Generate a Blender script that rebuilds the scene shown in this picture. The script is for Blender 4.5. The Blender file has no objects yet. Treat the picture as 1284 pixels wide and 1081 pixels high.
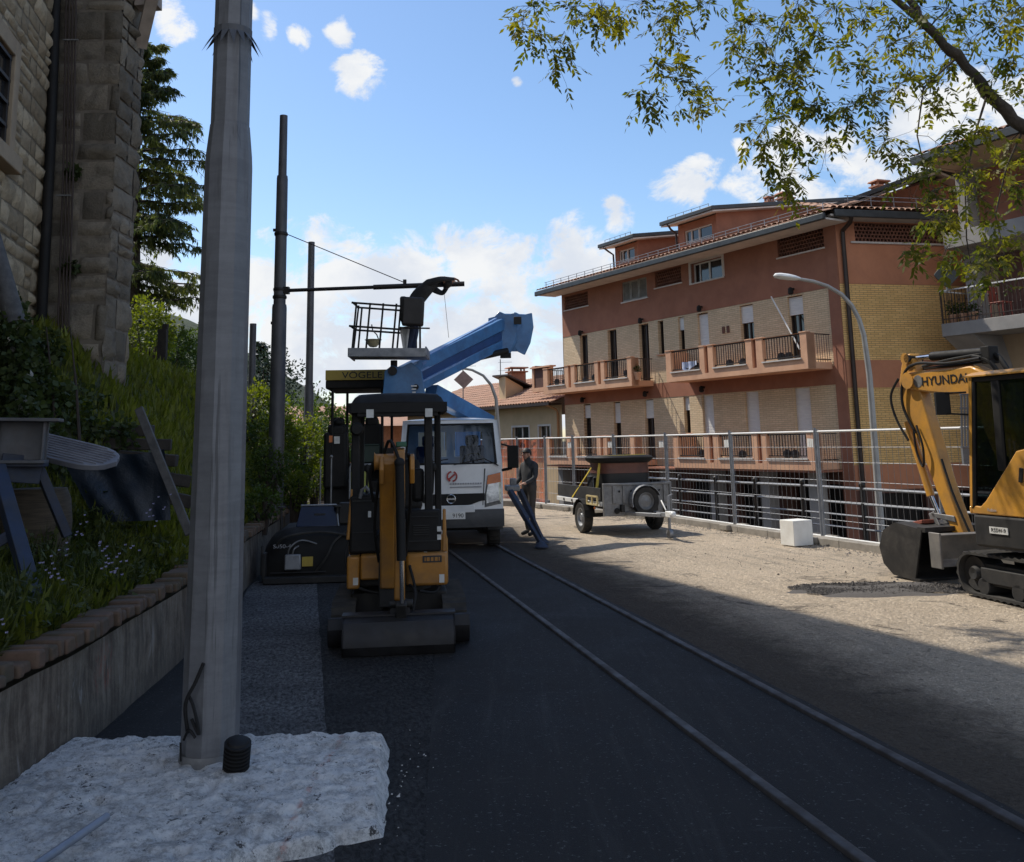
import bpy, math, random
from mathutils import Vector, Matrix, noise
R = math.radians
PI = math.pi
scene = bpy.context.scene
col = scene.collection
rnd = random.Random(7)

# ------------------------------------------------------------------ camera
F, TH, ROLL, EYE = 1200.0, math.atan(210 / 1200.0), -0.02, 1.9
cam_d = bpy.data.cameras.new('camera'); cam = bpy.data.objects.new('camera', cam_d); col.objects.link(cam)
RM = Matrix.Rotation(PI / 2 + TH, 3, 'X') @ Matrix.Rotation(ROLL, 3, 'Z')
cam.matrix_world = Matrix.Translation((0, 0, EYE)) @ RM.to_4x4()
cam_d.sensor_width = 36; cam_d.lens = F / 1284 * 36
cam_d.shift_y = -(540.5 - 343) / 1284
cam_d.clip_start = 0.1; cam_d.clip_end = 3000
scene.camera = cam

def ray(px, py): return RM @ Vector(((px - 642) / F, (343 - py) / F, -1))
def at(px, py, Y):                      # the point at distance Y seen at a photograph pixel
    d = ray(px, py); t = Y / d.y
    return Vector((d.x * t, Y, EYE + d.z * t))

# ------------------------------------------------------------------ mesh builder
class MB:
    def __init__(s): s.v = []; s.f = []; s.m = []; s.t = []; s.xf = None
    def add(s, vs, fs, mi=0, tint=0.5):
        b = len(s.v)
        if s.xf is not None: vs = [s.xf @ Vector(p) for p in vs]
        s.v += [tuple(p) for p in vs]
        for f in fs: s.f.append(tuple(b + i for i in f)); s.m.append(mi); s.t.append(tint)
    def box(s, c, size, rot=None, mi=0, tint=0.5, taper=1.0, tapery=None):
        x, y, z = (k / 2 for k in size); ty = taper if tapery is None else tapery
        P = [(-x, -y, -z), (x, -y, -z), (x, y, -z), (-x, y, -z), (-x * taper, -y * ty, z), (x * taper, -y * ty, z), (x * taper, y * ty, z), (-x * taper, y * ty, z)]
        M = Matrix.Translation(c)
        if rot is not None:
            M = M @ (rot.to_4x4() if len(rot) == 3 and isinstance(rot, Matrix) else rot)
        s.add([M @ Vector(p) for p in P], [(0, 3, 2, 1), (4, 5, 6, 7), (0, 1, 5, 4), (1, 2, 6, 5), (2, 3, 7, 6), (3, 0, 4, 7)], mi, tint)
    def bx(s, x0, x1, y0, y1, z0, z1, mi=0, tint=0.5):
        s.box(((x0 + x1) / 2, (y0 + y1) / 2, (z0 + z1) / 2), (abs(x1 - x0), abs(y1 - y0), abs(z1 - z0)), None, mi, tint)
    def beam(s, p, q, w, h, up=(0, 0, 1), mi=0, tint=0.5, w2=None, h2=None):
        p, q = Vector(p), Vector(q); d = (q - p).normalized(); u = Vector(up)
        x = d.cross(u)
        if x.length < 1e-4: x = d.cross(Vector((0, 1, 0)))
        x.normalize(); u = x.cross(d); w2 = w2 or w; h2 = h2 or h
        vs = []
        for c, a, b in ((p, w, h), (q, w2, h2)):
            for i, j in ((-1, -1), (1, -1), (1, 1), (-1, 1)): vs.append(c + x * (i * a / 2) + u * (j * b / 2))
        s.add(vs, [(0, 1, 2, 3), (7, 6, 5, 4), (0, 4, 5, 1), (1, 5, 6, 2), (2, 6, 7, 3), (3, 7, 4, 0)], mi, tint)
    def path(s, pts, r, n=8, mi=0, tint=0.5, cap=True):
        pts = [Vector(p) for p in pts]; k = len(pts)
        rs = list(r) if isinstance(r, (list, tuple)) else [r] * k
        vs = []; prev = None
        for i, p in enumerate(pts):
            d = (pts[min(i + 1, k - 1)] - pts[max(i - 1, 0)])
            d = d.normalized() if d.length > 1e-9 else Vector((0, 0, 1))
            if prev is None:
                x = d.cross(Vector((0, 0, 1)))
                if x.length < 0.05: x = d.cross(Vector((0, 1, 0)))
            else: x = prev - d * prev.dot(d)
            x.normalize(); prev = x; y = d.cross(x)
            for j in range(n):
                a = 2 * PI * j / n; vs.append(p + (x * math.cos(a) + y * math.sin(a)) * rs[i])
        fs = [(i * n + j, i * n + (j + 1) % n, (i + 1) * n + (j + 1) % n, (i + 1) * n + j) for i in range(k - 1) for j in range(n)]
        if cap: fs += [tuple(range(n - 1, -1, -1)), tuple((k - 1) * n + j for j in range(n))]
        s.add(vs, fs, mi, tint)
    def tube(s, p, q, r, r2=None, n=8, mi=0, tint=0.5): s.path([p, q], [r, r if r2 is None else r2], n, mi, tint)
    def prism(s, pts, vec, mi=0, tint=0.5):
        pts = [Vector(p) for p in pts]; vec = Vector(vec); n = len(pts)
        s.add(pts + [p + vec for p in pts], [tuple(range(n)), tuple(range(2 * n - 1, n - 1, -1))] + [(i + n, (i + 1) % n + n, (i + 1) % n, i) for i in range(n)], mi, tint)
    def lathe(s, prof, c=(0, 0, 0), axis='z', n=20, mi=0, tint=0.5, cap=True):
        c = Vector(c); vs = []
        for r, h in prof:
            for j in range(n):
                a = 2 * PI * j / n; u, w = r * math.cos(a), r * math.sin(a)
                vs.append(c + Vector({'z': (u, w, h), 'y': (u, h, w), 'x': (h, u, w)}[axis]))
        k = len(prof)
        fs = [(i * n + j, i * n + (j + 1) % n, (i + 1) * n + (j + 1) % n, (i + 1) * n + j) for i in range(k - 1) for j in range(n)]
        if cap: fs += [tuple(range(n)), tuple((k - 1) * n + j for j in range(n))]
        s.add(vs, fs, mi, tint)
    def ball(s, c, r, n=12, m=8, mi=0, tint=0.5):
        rx, ry, rz = r if isinstance(r, (tuple, list)) else (r, r, r); c = Vector(c); vs = []
        for i in range(m + 1):
            t = PI * i / m
            for j in range(n):
                a = 2 * PI * j / n; vs.append(c + Vector((rx * math.sin(t) * math.cos(a), ry * math.sin(t) * math.sin(a), rz * math.cos(t))))
        s.add(vs, [(i * n + j, (i + 1) * n + j, (i + 1) * n + (j + 1) % n, i * n + (j + 1) % n) for i in range(m) for j in range(n)], mi, tint)
    def quad(s, a, b, c, d, mi=0, tint=0.5): s.add([a, b, c, d], [(0, 1, 2, 3)], mi, tint)
    def leaf(s, p, d, nrm, L, W, mi=0, tint=0.5):
        d = d.normalized(); x = d.cross(nrm)
        if x.length < 1e-3: x = d.orthogonal()
        x.normalize()
        s.add([p, p + d * L * .45 + x * W / 2, p + d * L, p + d * L * .45 - x * W / 2], [(0, 1, 2, 3)], mi, tint)
    def grid(s, fn, nu, nv, mi=0, tint=0.5):
        s.add([fn(i / nu, j / nv) for j in range(nv + 1) for i in range(nu + 1)], [(j * (nu + 1) + i, j * (nu + 1) + i + 1, (j + 1) * (nu + 1) + i + 1, (j + 1) * (nu + 1) + i) for j in range(nv) for i in range(nu)], mi, tint)
    def build(s, name, mats, parent=None, bevel=0, smooth=True, angle=35, loc=None, rot=None):
        me = bpy.data.meshes.new(name); me.from_pydata(s.v, [], s.f)
        for m in (mats if isinstance(mats, (list, tuple)) else [mats]): me.materials.append(m)
        me.polygons.foreach_set('material_index', s.m)
        a = me.attributes.new('tint', 'FLOAT', 'FACE'); a.data.foreach_set('value', s.t)
        if smooth:
            me.polygons.foreach_set('use_smooth', [True] * len(s.f)); me.update()
            me.set_sharp_from_angle(angle=R(angle))
        me.update()
        o = bpy.data.objects.new(name, me); col.objects.link(o)
        if parent is not None: o.parent = parent
        if loc is not None: o.location = loc
        if rot is not None: o.rotation_euler = rot
        if bevel:
            b = o.modifiers.new('bevel', 'BEVEL'); b.width = bevel; b.segments = 2; b.limit_method = 'ANGLE'; b.angle_limit = R(40)
        return o

def hose(mb, pts, r, n=7):
    pts = [Vector(p) for p in pts]; out = []
    for i in range(len(pts) - 1):
        p0, p1, p2, p3 = pts[max(i - 1, 0)], pts[i], pts[i + 1], pts[min(i + 2, len(pts) - 1)]
        for k in range(6): t = k / 6; out.append(.5 * ((2 * p1) + (p2 - p0) * t + (2 * p0 - 5 * p1 + 4 * p2 - p3) * t * t + (3 * p1 - p0 - 3 * p2 + p3) * t ** 3))
    out.append(pts[-1]); mb.path(out, r, n)

def rot(ax, deg): return Matrix.Rotation(R(deg), 4, ax)
def empty(name, loc=(0, 0, 0), rz=0, label=None, cat=None, group=None):
    o = bpy.data.objects.new(name, None); col.objects.link(o); o.location = loc; o.rotation_euler = (0, 0, R(rz))
    o.empty_display_size = .2
    return tag(o, label, cat, group)
def tag(o, label=None, cat=None, group=None, kind=None):
    if label: o['label'] = label
    if cat: o['category'] = cat
    if group: o['group'] = group
    if kind: o['kind'] = kind
    return o
def copy_tree(o, parent=None):
    c = o.copy(); col.objects.link(c)
    if parent is not None: c.parent = parent
    for ch in list(o.children): copy_tree(ch, c)
    return c
def text(name, s, size, m, parent, loc, rotm, ext=.002, sx=1.0, space=1.0, bold=0.0):
    cu = bpy.data.curves.new(name, 'FONT'); cu.body = s; cu.size = size; cu.extrude = ext; cu.align_x = 'CENTER'; cu.align_y = 'CENTER'; cu.space_character = space; cu.offset = bold
    t = bpy.data.objects.new(name, cu); col.objects.link(t)
    dg = bpy.context.evaluated_depsgraph_get(); me = bpy.data.meshes.new_from_object(t.evaluated_get(dg))
    bpy.data.objects.remove(t); bpy.data.curves.remove(cu)
    me.materials.clear(); me.materials.append(m); me.name = name
    o = bpy.data.objects.new(name, me); col.objects.link(o)
    if parent is not None: o.parent = parent
    o.matrix_local = Matrix.Translation(loc) @ rotm @ Matrix.Diagonal((sx, 1, 1, 1))
    return o
FACE_Y = rot('X', 90)            # text that faces -Y

# ------------------------------------------------------------------ materials
def nodes(name):
    m = bpy.data.materials.new(name); m.use_nodes = True; nt = m.node_tree
    return m, nt, nt.nodes, nt.links, nt.nodes['Principled BSDF']
def mixc(N, L, fac, a, b):
    n = N.new('ShaderNodeMix'); n.data_type = 'RGBA'
    for k, v in ((0, fac), (6, a), (7, b)):
        if hasattr(v, 'links'): L.new(v, n.inputs[k])
        else: n.inputs[k].default_value = v if k == 0 else (*v, 1) if len(v) == 3 else v
    return n.outputs[2]
def math_(N, L, op, a, b=0.0, clamp=False):
    n = N.new('ShaderNodeMath'); n.operation = op; n.use_clamp = clamp
    for k, v in ((0, a), (1, b)):
        if hasattr(v, 'links'): L.new(v, n.inputs[k])
        else: n.inputs[k].default_value = v
    return n.outputs[0]
def ramp(N, L, f, lo, hi):
    n = N.new('ShaderNodeMapRange'); n.interpolation_type = 'SMOOTHSTEP'; n.inputs[1].default_value = lo; n.inputs[2].default_value = hi; L.new(f, n.inputs[0]); return n.outputs[0]
def tex(N, L, vec, scale, detail=4, rough=.6, dist=0):
    n = N.new('ShaderNodeTexNoise'); n.inputs['Scale'].default_value = scale; n.inputs['Detail'].default_value = detail; n.inputs['Roughness'].default_value = rough; n.inputs['Distortion'].default_value = dist
    if vec is not None: L.new(vec, n.inputs['Vector'])
    return n.outputs['Fac']
def objvec(N, L, sc=None, world=False):
    if world:
        g = N.new('ShaderNodeNewGeometry'); v = g.outputs['Position']
    else:
        t = N.new('ShaderNodeTexCoord'); v = t.outputs['Object']
    if sc:
        mp = N.new('ShaderNodeMapping'); mp.inputs['Scale'].default_value = sc; L.new(v, mp.inputs['Vector']); v = mp.outputs['Vector']
    return v
def bumpn(N, L, B, h, strength, dist=.02):
    b = N.new('ShaderNodeBump'); b.inputs['Strength'].default_value = strength; b.inputs['Distance'].default_value = dist
    L.new(h, b.inputs['Height']); L.new(b.outputs['Normal'], B.inputs['Normal'])
def M(name, c, c2=None, scale=4, rough=.7, metal=0, bump=0, bscale=40, bdist=.01, sc=None, dirt=None, dscale=1.5, damt=.5, world=True, coat=0, tint=False, r2=None, spec=None):
    m, nt, N, L, B = nodes(name)
    B.inputs['Metallic'].default_value = metal; B.inputs['Roughness'].default_value = rough
    if coat: B.inputs['Coat Weight'].default_value = coat; B.inputs['Coat Roughness'].default_value = .08
    if spec is not None: B.inputs['Specular IOR Level'].default_value = spec
    v = objvec(N, L, sc, world)
    c2 = c2 or tuple(k * .72 for k in c)
    f = ramp(N, L, tex(N, L, v, scale, 6, .65), .32, .68)
    if tint:
        a = N.new('ShaderNodeAttribute'); a.attribute_name = 'tint'
        f = math_(N, L, 'ADD', math_(N, L, 'MULTIPLY', f, .35), math_(N, L, 'MULTIPLY', a.outputs['Fac'], .65))
    cc = mixc(N, L, f, c, c2)
    if dirt:
        g = ramp(N, L, tex(N, L, v, dscale, 7, .7, .4), .5 - damt * .25, .72)
        cc = mixc(N, L, math_(N, L, 'MULTIPLY', g, damt), cc, dirt)
    L.new(cc, B.inputs['Base Color'])
    if r2 is not None:
        L.new(math_(N, L, 'ADD', rough, math_(N, L, 'MULTIPLY', f, r2)), B.inputs['Roughness'])
    if bump: bumpn(N, L, B, tex(N, L, v, bscale, 5, .7), bump, bdist)
    return m
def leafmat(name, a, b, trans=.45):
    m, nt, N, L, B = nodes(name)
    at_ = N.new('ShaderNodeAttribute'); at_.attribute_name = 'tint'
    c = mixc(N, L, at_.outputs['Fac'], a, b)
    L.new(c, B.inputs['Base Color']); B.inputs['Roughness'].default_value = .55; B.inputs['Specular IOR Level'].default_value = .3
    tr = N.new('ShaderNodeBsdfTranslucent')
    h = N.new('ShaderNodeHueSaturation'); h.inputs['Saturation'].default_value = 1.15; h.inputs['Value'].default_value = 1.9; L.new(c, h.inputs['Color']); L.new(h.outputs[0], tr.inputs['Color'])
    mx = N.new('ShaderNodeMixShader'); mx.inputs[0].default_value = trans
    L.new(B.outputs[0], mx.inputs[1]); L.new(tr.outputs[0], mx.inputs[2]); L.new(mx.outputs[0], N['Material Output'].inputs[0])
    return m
def brickmat(name, c1, c2, mortar, bw=.25, bh=.062, var=.35, gap=.008):
    m, nt, N, L, B = nodes(name)
    t = N.new('ShaderNodeTexCoord'); s = N.new('ShaderNodeSeparateXYZ'); L.new(t.outputs['Object'], s.inputs[0])
    k = N.new('ShaderNodeCombineXYZ'); L.new(s.outputs[0], k.inputs[0]); L.new(s.outputs[2], k.inputs[1])
    b = N.new('ShaderNodeTexBrick'); L.new(k.outputs[0], b.inputs['Vector'])
    for n_, v in (('Scale', 1), ('Brick Width', bw), ('Row Height', bh), ('Mortar Size', gap), ('Mortar Smooth', .3), ('Bias', -.1)): b.inputs[n_].default_value = v
    b.inputs['Color1'].default_value = (*c1, 1); b.inputs['Color2'].default_value = (*c2, 1); b.inputs['Mortar'].default_value = (*mortar, 1)
    f = ramp(N, L, tex(N, L, t.outputs['Object'], .9, 6, .7), .3, .75)
    cc = mixc(N, L, math_(N, L, 'MULTIPLY', f, var), b.outputs['Color'], tuple(x * .45 for x in c1))
    L.new(cc, B.inputs['Base Color']); B.inputs['Roughness'].default_value = .85
    inv = math_(N, L, 'SUBTRACT', 1.0, b.outputs['Fac']); bumpn(N, L, B, inv, .6, .008)
    return m
def glassmat(name, tint_, alpha, rough=.03):
    m, nt, N, L, B = nodes(name)
    N.remove(B)
    tr = N.new('ShaderNodeBsdfTransparent'); tr.inputs[0].default_value = (*tint_, 1)
    gl = N.new('ShaderNodeBsdfGlossy'); gl.inputs['Roughness'].default_value = rough; gl.inputs[0].default_value = (.9, .95, 1, 1)
    fr = N.new('ShaderNodeFresnel'); fr.inputs[0].default_value = 1.5
    mx = N.new('ShaderNodeMixShader'); L.new(math_(N, L, 'ADD', fr.outputs[0], alpha), mx.inputs[0])
    L.new(tr.outputs[0], mx.inputs[1]); L.new(gl.outputs[0], mx.inputs[2]); L.new(mx.outputs[0], N['Material Output'].inputs[0])
    return m

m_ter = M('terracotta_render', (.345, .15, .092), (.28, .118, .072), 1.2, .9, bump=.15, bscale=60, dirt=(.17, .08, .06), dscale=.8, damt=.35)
m_peach = M('peach_render', (.70, .41, .255), (.62, .345, .21), 2, .85, bump=.1, bscale=60, dirt=(.40, .21, .15), dscale=1.4, damt=.4)
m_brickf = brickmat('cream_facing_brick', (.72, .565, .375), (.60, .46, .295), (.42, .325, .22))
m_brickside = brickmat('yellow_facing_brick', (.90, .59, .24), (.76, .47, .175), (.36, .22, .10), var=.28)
m_brown = M('dark_brown_render', (.13, .06, .045), (.09, .045, .035), 2, .9)
m_tan = M('tan_door', (.42, .25, .12), None, 2, .7)
m_white = M('white_shutter', (.72, .71, .68), (.62, .61, .6), 3, .6, sc=(1, 1, 8))
m_whitep = M('white_paint', (.78, .78, .76), (.7, .7, .69), 3, .5, dirt=(.45, .42, .38), dscale=2, damt=.3)
m_dark = M('dark_opening', (.012, .012, .014), None, 3, .35)
m_void = M('interior_dark', (.03, .028, .026), None, 3, .8)
m_iron = M('black_iron', (.018, .017, .017), (.03, .022, .018), 8, .5, .3)
m_rail_iron = M('brown_iron', (.05, .032, .026), None, 8, .6, .2)
m_lattice = M('terracotta_lattice', (.22, .095, .06), (.15, .065, .045), 5, .9)
m_gutter = M('dark_grey_gutter', (.06, .065, .068), (.04, .043, .045), 3, .5, .3)
m_soffit = M('white_soffit', (.62, .58, .54), (.5, .47, .44), 2, .8)
m_tile = M('clay_roof_tile', (.46, .27, .18), (.33, .18, .12), 2.2, .9, bump=.3, bscale=25, dirt=(.22, .15, .11), dscale=1.2, damt=.6, tint=True)
m_pipe = M('brown_downpipe', (.045, .03, .025), None, 4, .5, .2)
m_galv = M('galvanised_steel', (.33, .34, .36), (.24, .25, .27), 6, .45, .55, bump=.08, bscale=40, dirt=(.16, .16, .17), damt=.35, r2=.2)
m_galvd = M('weathered_galvanised', (.25, .25, .25), (.17, .17, .172), 9, .55, .3, dirt=(.08, .075, .07), damt=.45)
m_yellow = M('excavator_yellow_paint', (.42, .18, .018), (.33, .14, .018), 3, .45, 0, coat=.2, dirt=(.11, .08, .05), dscale=2.5, damt=.55, bump=.04, bscale=30, r2=.25)
m_orange = M('excavator_orange_paint', (.62, .30, .035), (.54, .25, .03), 2.5, .4, 0, coat=.25, dirt=(.16, .11, .06), dscale=2.2, damt=.5, bump=.03, bscale=30, r2=.25)
m_black = M('black_plastic', (.0075, .0072, .0075), (.013, .0125, .0125), 6, .6, r2=.2, dirt=(.04, .035, .03), damt=.3, spec=.3)
m_char = M('dusty_charcoal_steel', (.014, .014, .015), (.027, .026, .025), 4, .65, .15, bump=.1, bscale=30, dirt=(.065, .058, .05), dscale=3, damt=.4, r2=.2)
m_rubber = M('rubber_track', (.014, .0135, .0135), (.027, .025, .023), 7, .85, bump=.15, bscale=30, dirt=(.085, .075, .06), dscale=4, damt=.45)
m_bucket = M('worn_bucket_steel', (.018, .018, .022), (.034, .034, .038), 4, .5, .35, dirt=(.02, .017, .014), dscale=3, damt=.7, bump=.08, bscale=20, r2=.25)
m_chrome = M('chrome_rod', (.75, .75, .76), None, 5, .18, 1.0)
m_rust = M('rusty_red_steel', (.30, .085, .055), (.17, .06, .04), 6, .7, .1)
m_blue = M('lift_blue_paint', (.055, .20, .44), (.042, .155, .36), 3, .35, 0, coat=.3, dirt=(.03, .045, .09), dscale=2, damt=.45, r2=.2)
m_navy = M('trestle_navy_paint', (.022, .034, .07), (.016, .023, .042), 5, .6, .1, dirt=(.055, .05, .05), dscale=5, damt=.5)
m_cabw = M('truck_white_paint', (.74, .75, .76), (.68, .69, .7), 2, .35, coat=.3, dirt=(.38, .37, .36), dscale=1.6, damt=.35, r2=.15)
m_bump = M('truck_grey_bumper', (.055, .057, .062), (.04, .042, .046), 3, .6, dirt=(.12, .115, .11), damt=.4)
m_lamp = M('headlight_lens', (.50, .50, .49), (.20, .20, .20), 9, .12, .5)
m_amber = M('amber_lens', (.62, .17, .035), None, 6, .25)
m_redlogo = M('red_logo_paint', (.42, .05, .045), None, 6, .5)
m_greytxt = M('grey_lettering', (.35, .35, .37), None, 6, .6)
m_blacktxt = M('black_lettering', (.015, .015, .016), None, 6, .5)
m_whitetxt = M('white_lettering', (.75, .76, .77), None, 6, .5)
m_sticker = M('white_sticker', (.62, .62, .6), (.5, .5, .48), 9, .5)
m_vyel = M('canopy_yellow_board', (.45, .33, .055), (.38, .27, .05), 3, .55, dirt=(.2, .15, .06), damt=.3)
m_lime = M('lime_panel', (.33, .36, .08), None, 4, .5)
m_glass = glassmat('tinted_glass', (.16, .20, .20), .10)
m_wind = glassmat('windscreen_glass', (.36, .50, .68), .0)
m_winglass = M('window_glass', (.015, .017, .02), None, 4, .08, spec=.7)
m_skin = M('skin', (.42, .22, .15), None, 8, .6)
m_jkt = M('dark_work_jacket', (.022, .023, .026), (.04, .04, .042), 8, .85)
m_jean = M('blue_work_trousers', (.028, .042, .085), (.02, .03, .06), 8, .85)
m_trs = M('brown_work_trousers', (.06, .05, .042), None, 8, .85)
m_hair = M('dark_hair', (.012, .01, .008), None, 20, .6)
m_stripe = M('grey_reflective_stripe', (.42, .43, .42), None, 8, .5)
m_strap = M('yellow_strap', (.65, .48, .06), None, 6, .6)
m_crate = M('cream_yellow_frame', (.62, .50, .25), None, 6, .5)
m_tub = M('black_tub', (.02, .019, .019), None, 5, .55)
m_tubr = M('brown_band', (.15, .055, .035), (.09, .035, .025), 4, .5)
m_bark = M('bark', (.045, .036, .028), (.075, .062, .05), 14, .95, bump=.8, bscale=22, bdist=.03)
m_twig = M('twig_bark', (.05, .036, .028), None, 14, .9)
m_wood = M('weathered_timber', (.042, .034, .028), (.022, .018, .015), 6, .9, bump=.4, bscale=20, sc=(1, 1, 1))
m_post = M('grey_weathered_wood', (.115, .11, .108), (.065, .063, .063), 9, .85, bump=.3, bscale=30)
m_tarp = M('blue_black_sheet', (.008, .017, .032), (.006, .011, .02), 3, .5, bump=.35, bscale=7, bdist=.05)
m_drum = M('worn_cable_drum', (.10, .075, .05), (.05, .038, .027), 6, .9, sc=(1, 1, 14))
m_pvc = M('grey_ribbed_plastic', (.19, .19, .21), (.125, .125, .145), 4, .5)
m_ibeam = M('grey_painted_beam', (.125, .125, .135), (.08, .082, .09), 5, .6, .2, dirt=(.1, .075, .06), dscale=4, damt=.45)
m_rock = M('pale_stone', (.38, .36, .33), (.27, .255, .235), 5, .95, bump=.4, bscale=15)
m_foam = M('white_block', (.80, .80, .77), (.74, .74, .71), 4, .8, bump=.15, bscale=60, dirt=(.5, .46, .4), dscale=3, damt=.35)
m_coping = M('mossy_brick', (.155, .092, .064), (.095, .064, .048), 7, .95, bump=.5, bscale=24, dirt=(.045, .05, .028), dscale=5, damt=.7, tint=True)
m_leaf1 = leafmat('overhang_leaf', (.045, .06, .012), (.20, .185, .032), .52)
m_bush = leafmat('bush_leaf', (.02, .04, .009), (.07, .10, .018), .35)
m_bushlit = leafmat('sunlit_tone_bush_leaf', (.06, .09, .012), (.15, .17, .028), .42)  # brighter leaf copy for the sunlit bushes, sunlight put into the colour
m_conif = leafmat('conifer_needles', (.012, .026, .015), (.032, .048, .024), .15)
m_cedar = leafmat('cedar_needles', (.03, .052, .022), (.16, .175, .05), .42)
m_grass = leafmat('grass_blade', (.050, .068, .011), (.185, .195, .035), .38)
m_weed = leafmat('weed_leaf', (.032, .046, .011), (.095, .105, .024), .32)
m_ivy = leafmat('ivy_leaf', (.02, .032, .009), (.06, .08, .022), .25)
m_flower = M('pale_violet_petal', (.24, .23, .42), (.36, .35, .5), 30, .8)

# bespoke ground materials
def ground_material():
    m, nt, N, L, B = nodes('milled_road_surface')
    v = objvec(N, L, None, True)
    big = ramp(N, L, tex(N, L, v, .35, 6, .65, .6), .35, .7)
    mid = ramp(N, L, tex(N, L, v, 2.2, 8, .75), .35, .7)
    fine = tex(N, L, v, 60, 6, .8)
    gr = objvec(N, L, (9, .55, 1), True)
    streak = ramp(N, L, tex(N, L, gr, 1.6, 5, .6, .3), .35, .7)
    c = mixc(N, L, big, (.80, .655, .495), (.64, .525, .395))
    c = mixc(N, L, math_(N, L, 'MULTIPLY', mid, .5), c, (.85, .72, .56))
    c = mixc(N, L, math_(N, L, 'MULTIPLY', streak, .12), c, (.34, .29, .235))
    c = mixc(N, L, ramp(N, L, fine, .56, .82), c, (.33, .285, .235))
    dk = ramp(N, L, tex(N, L, v, 1.1, 9, .8, 1.2), .56, .62)
    c = mixc(N, L, math_(N, L, 'MULTIPLY', dk, .8), c, (.12, .105, .09))
    dk2 = ramp(N, L, tex(N, L, objvec(N, L, (.7, 1.6, 1), True), 2.6, 10, .82, 1.2), .57, .66)
    c = mixc(N, L, math_(N, L, 'MULTIPLY', dk2, .55), c, (.26, .225, .185))
    pst = ramp(N, L, tex(N, L, v, 16, 4, .6), .60, .66)
    c = mixc(N, L, math_(N, L, 'MULTIPLY', pst, .65), c, (.20, .17, .14))
    agg = ramp(N, L, tex(N, L, v, 38, 4, .7), .40, .66); c = mixc(N, L, math_(N, L, 'MULTIPLY', agg, .38), c, (.36, .30, .235))
    pale = ramp(N, L, tex(N, L, v, 26, 3, .6), .62, .68); c = mixc(N, L, math_(N, L, 'MULTIPLY', pale, .5), c, (.80, .72, .60))
    mw = N.new('ShaderNodeMapping'); mw.inputs['Rotation'].default_value = (0, 0, R(-14)); L.new(v, mw.inputs['Vector'])
    ms = N.new('ShaderNodeMapping'); ms.inputs['Scale'].default_value = (2.4, .16, 1); L.new(mw.outputs[0], ms.inputs['Vector'])
    tyre = ramp(N, L, tex(N, L, ms.outputs[0], 1.5, 7, .75, .3), .52, .64); c = mixc(N, L, math_(N, L, 'MULTIPLY', tyre, .42), c, (.33, .28, .225))
    # a browner, darker band beside the track that puts deeper shade into the colour
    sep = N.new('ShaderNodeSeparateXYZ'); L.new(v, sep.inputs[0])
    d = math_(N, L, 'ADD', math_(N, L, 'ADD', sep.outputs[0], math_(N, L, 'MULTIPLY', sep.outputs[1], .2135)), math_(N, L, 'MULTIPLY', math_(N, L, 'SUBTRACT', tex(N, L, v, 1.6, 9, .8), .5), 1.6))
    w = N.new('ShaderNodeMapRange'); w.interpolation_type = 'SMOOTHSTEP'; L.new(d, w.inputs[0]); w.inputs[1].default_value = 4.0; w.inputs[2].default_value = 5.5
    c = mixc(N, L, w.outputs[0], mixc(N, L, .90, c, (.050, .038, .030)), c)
    L.new(c, B.inputs['Base Color']); B.inputs['Roughness'].default_value = .95; B.inputs['Specular IOR Level'].default_value = .2
    h = math_(N, L, 'ADD', math_(N, L, 'ADD', fine, math_(N, L, 'MULTIPLY', agg, 1.2)), math_(N, L, 'ADD', math_(N, L, 'MULTIPLY', mid, 1.0), math_(N, L, 'MULTIPLY', streak, .08)))
    bumpn(N, L, B, h, 1.0, .022)
    return m
def asphalt_material():
    m, nt, N, L, B = nodes('fresh_asphalt')
    v = objvec(N, L, None, True)
    big = ramp(N, L, tex(N, L, v, .8, 6, .7, .5), .3, .72)
    fine = tex(N, L, v, 90, 5, .8); fl = ramp(N, L, tex(N, L, v, 45, 2, .5), .64, .72)
    c = mixc(N, L, big, (.0150, .0142, .0142), (.036, .034, .033))
    c = mixc(N, L, ramp(N, L, fine, .5, .8), c, (.040, .0395, .040))
    c = mixc(N, L, math_(N, L, 'MULTIPLY', fl, .7), c, (.12, .118, .116))
    sc = ramp(N, L, tex(N, L, objvec(N, L, (1, 5, 1), True), 1.1, 7, .75, 1), .62, .72)
    c = mixc(N, L, math_(N, L, 'MULTIPLY', sc, .5), c, (.085, .082, .082))
    tr_ = ramp(N, L, tex(N, L, objvec(N, L, (6, .35, 1), True), 1.3, 6, .7, .5), .50, .72)
    c = mixc(N, L, math_(N, L, 'MULTIPLY', tr_, .45), c, (.056, .053, .050))
    L.new(c, B.inputs['Base Color']); B.inputs['Roughness'].default_value = .72; B.inputs['Specular IOR Level'].default_value = .12
    L.new(math_(N, L, 'ADD', .6, math_(N, L, 'MULTIPLY', big, .25)), B.inputs['Roughness'])
    bumpn(N, L, B, math_(N, L, 'ADD', fine, math_(N, L, 'MULTIPLY', big, .6)), .8, .008)
    return m
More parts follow.
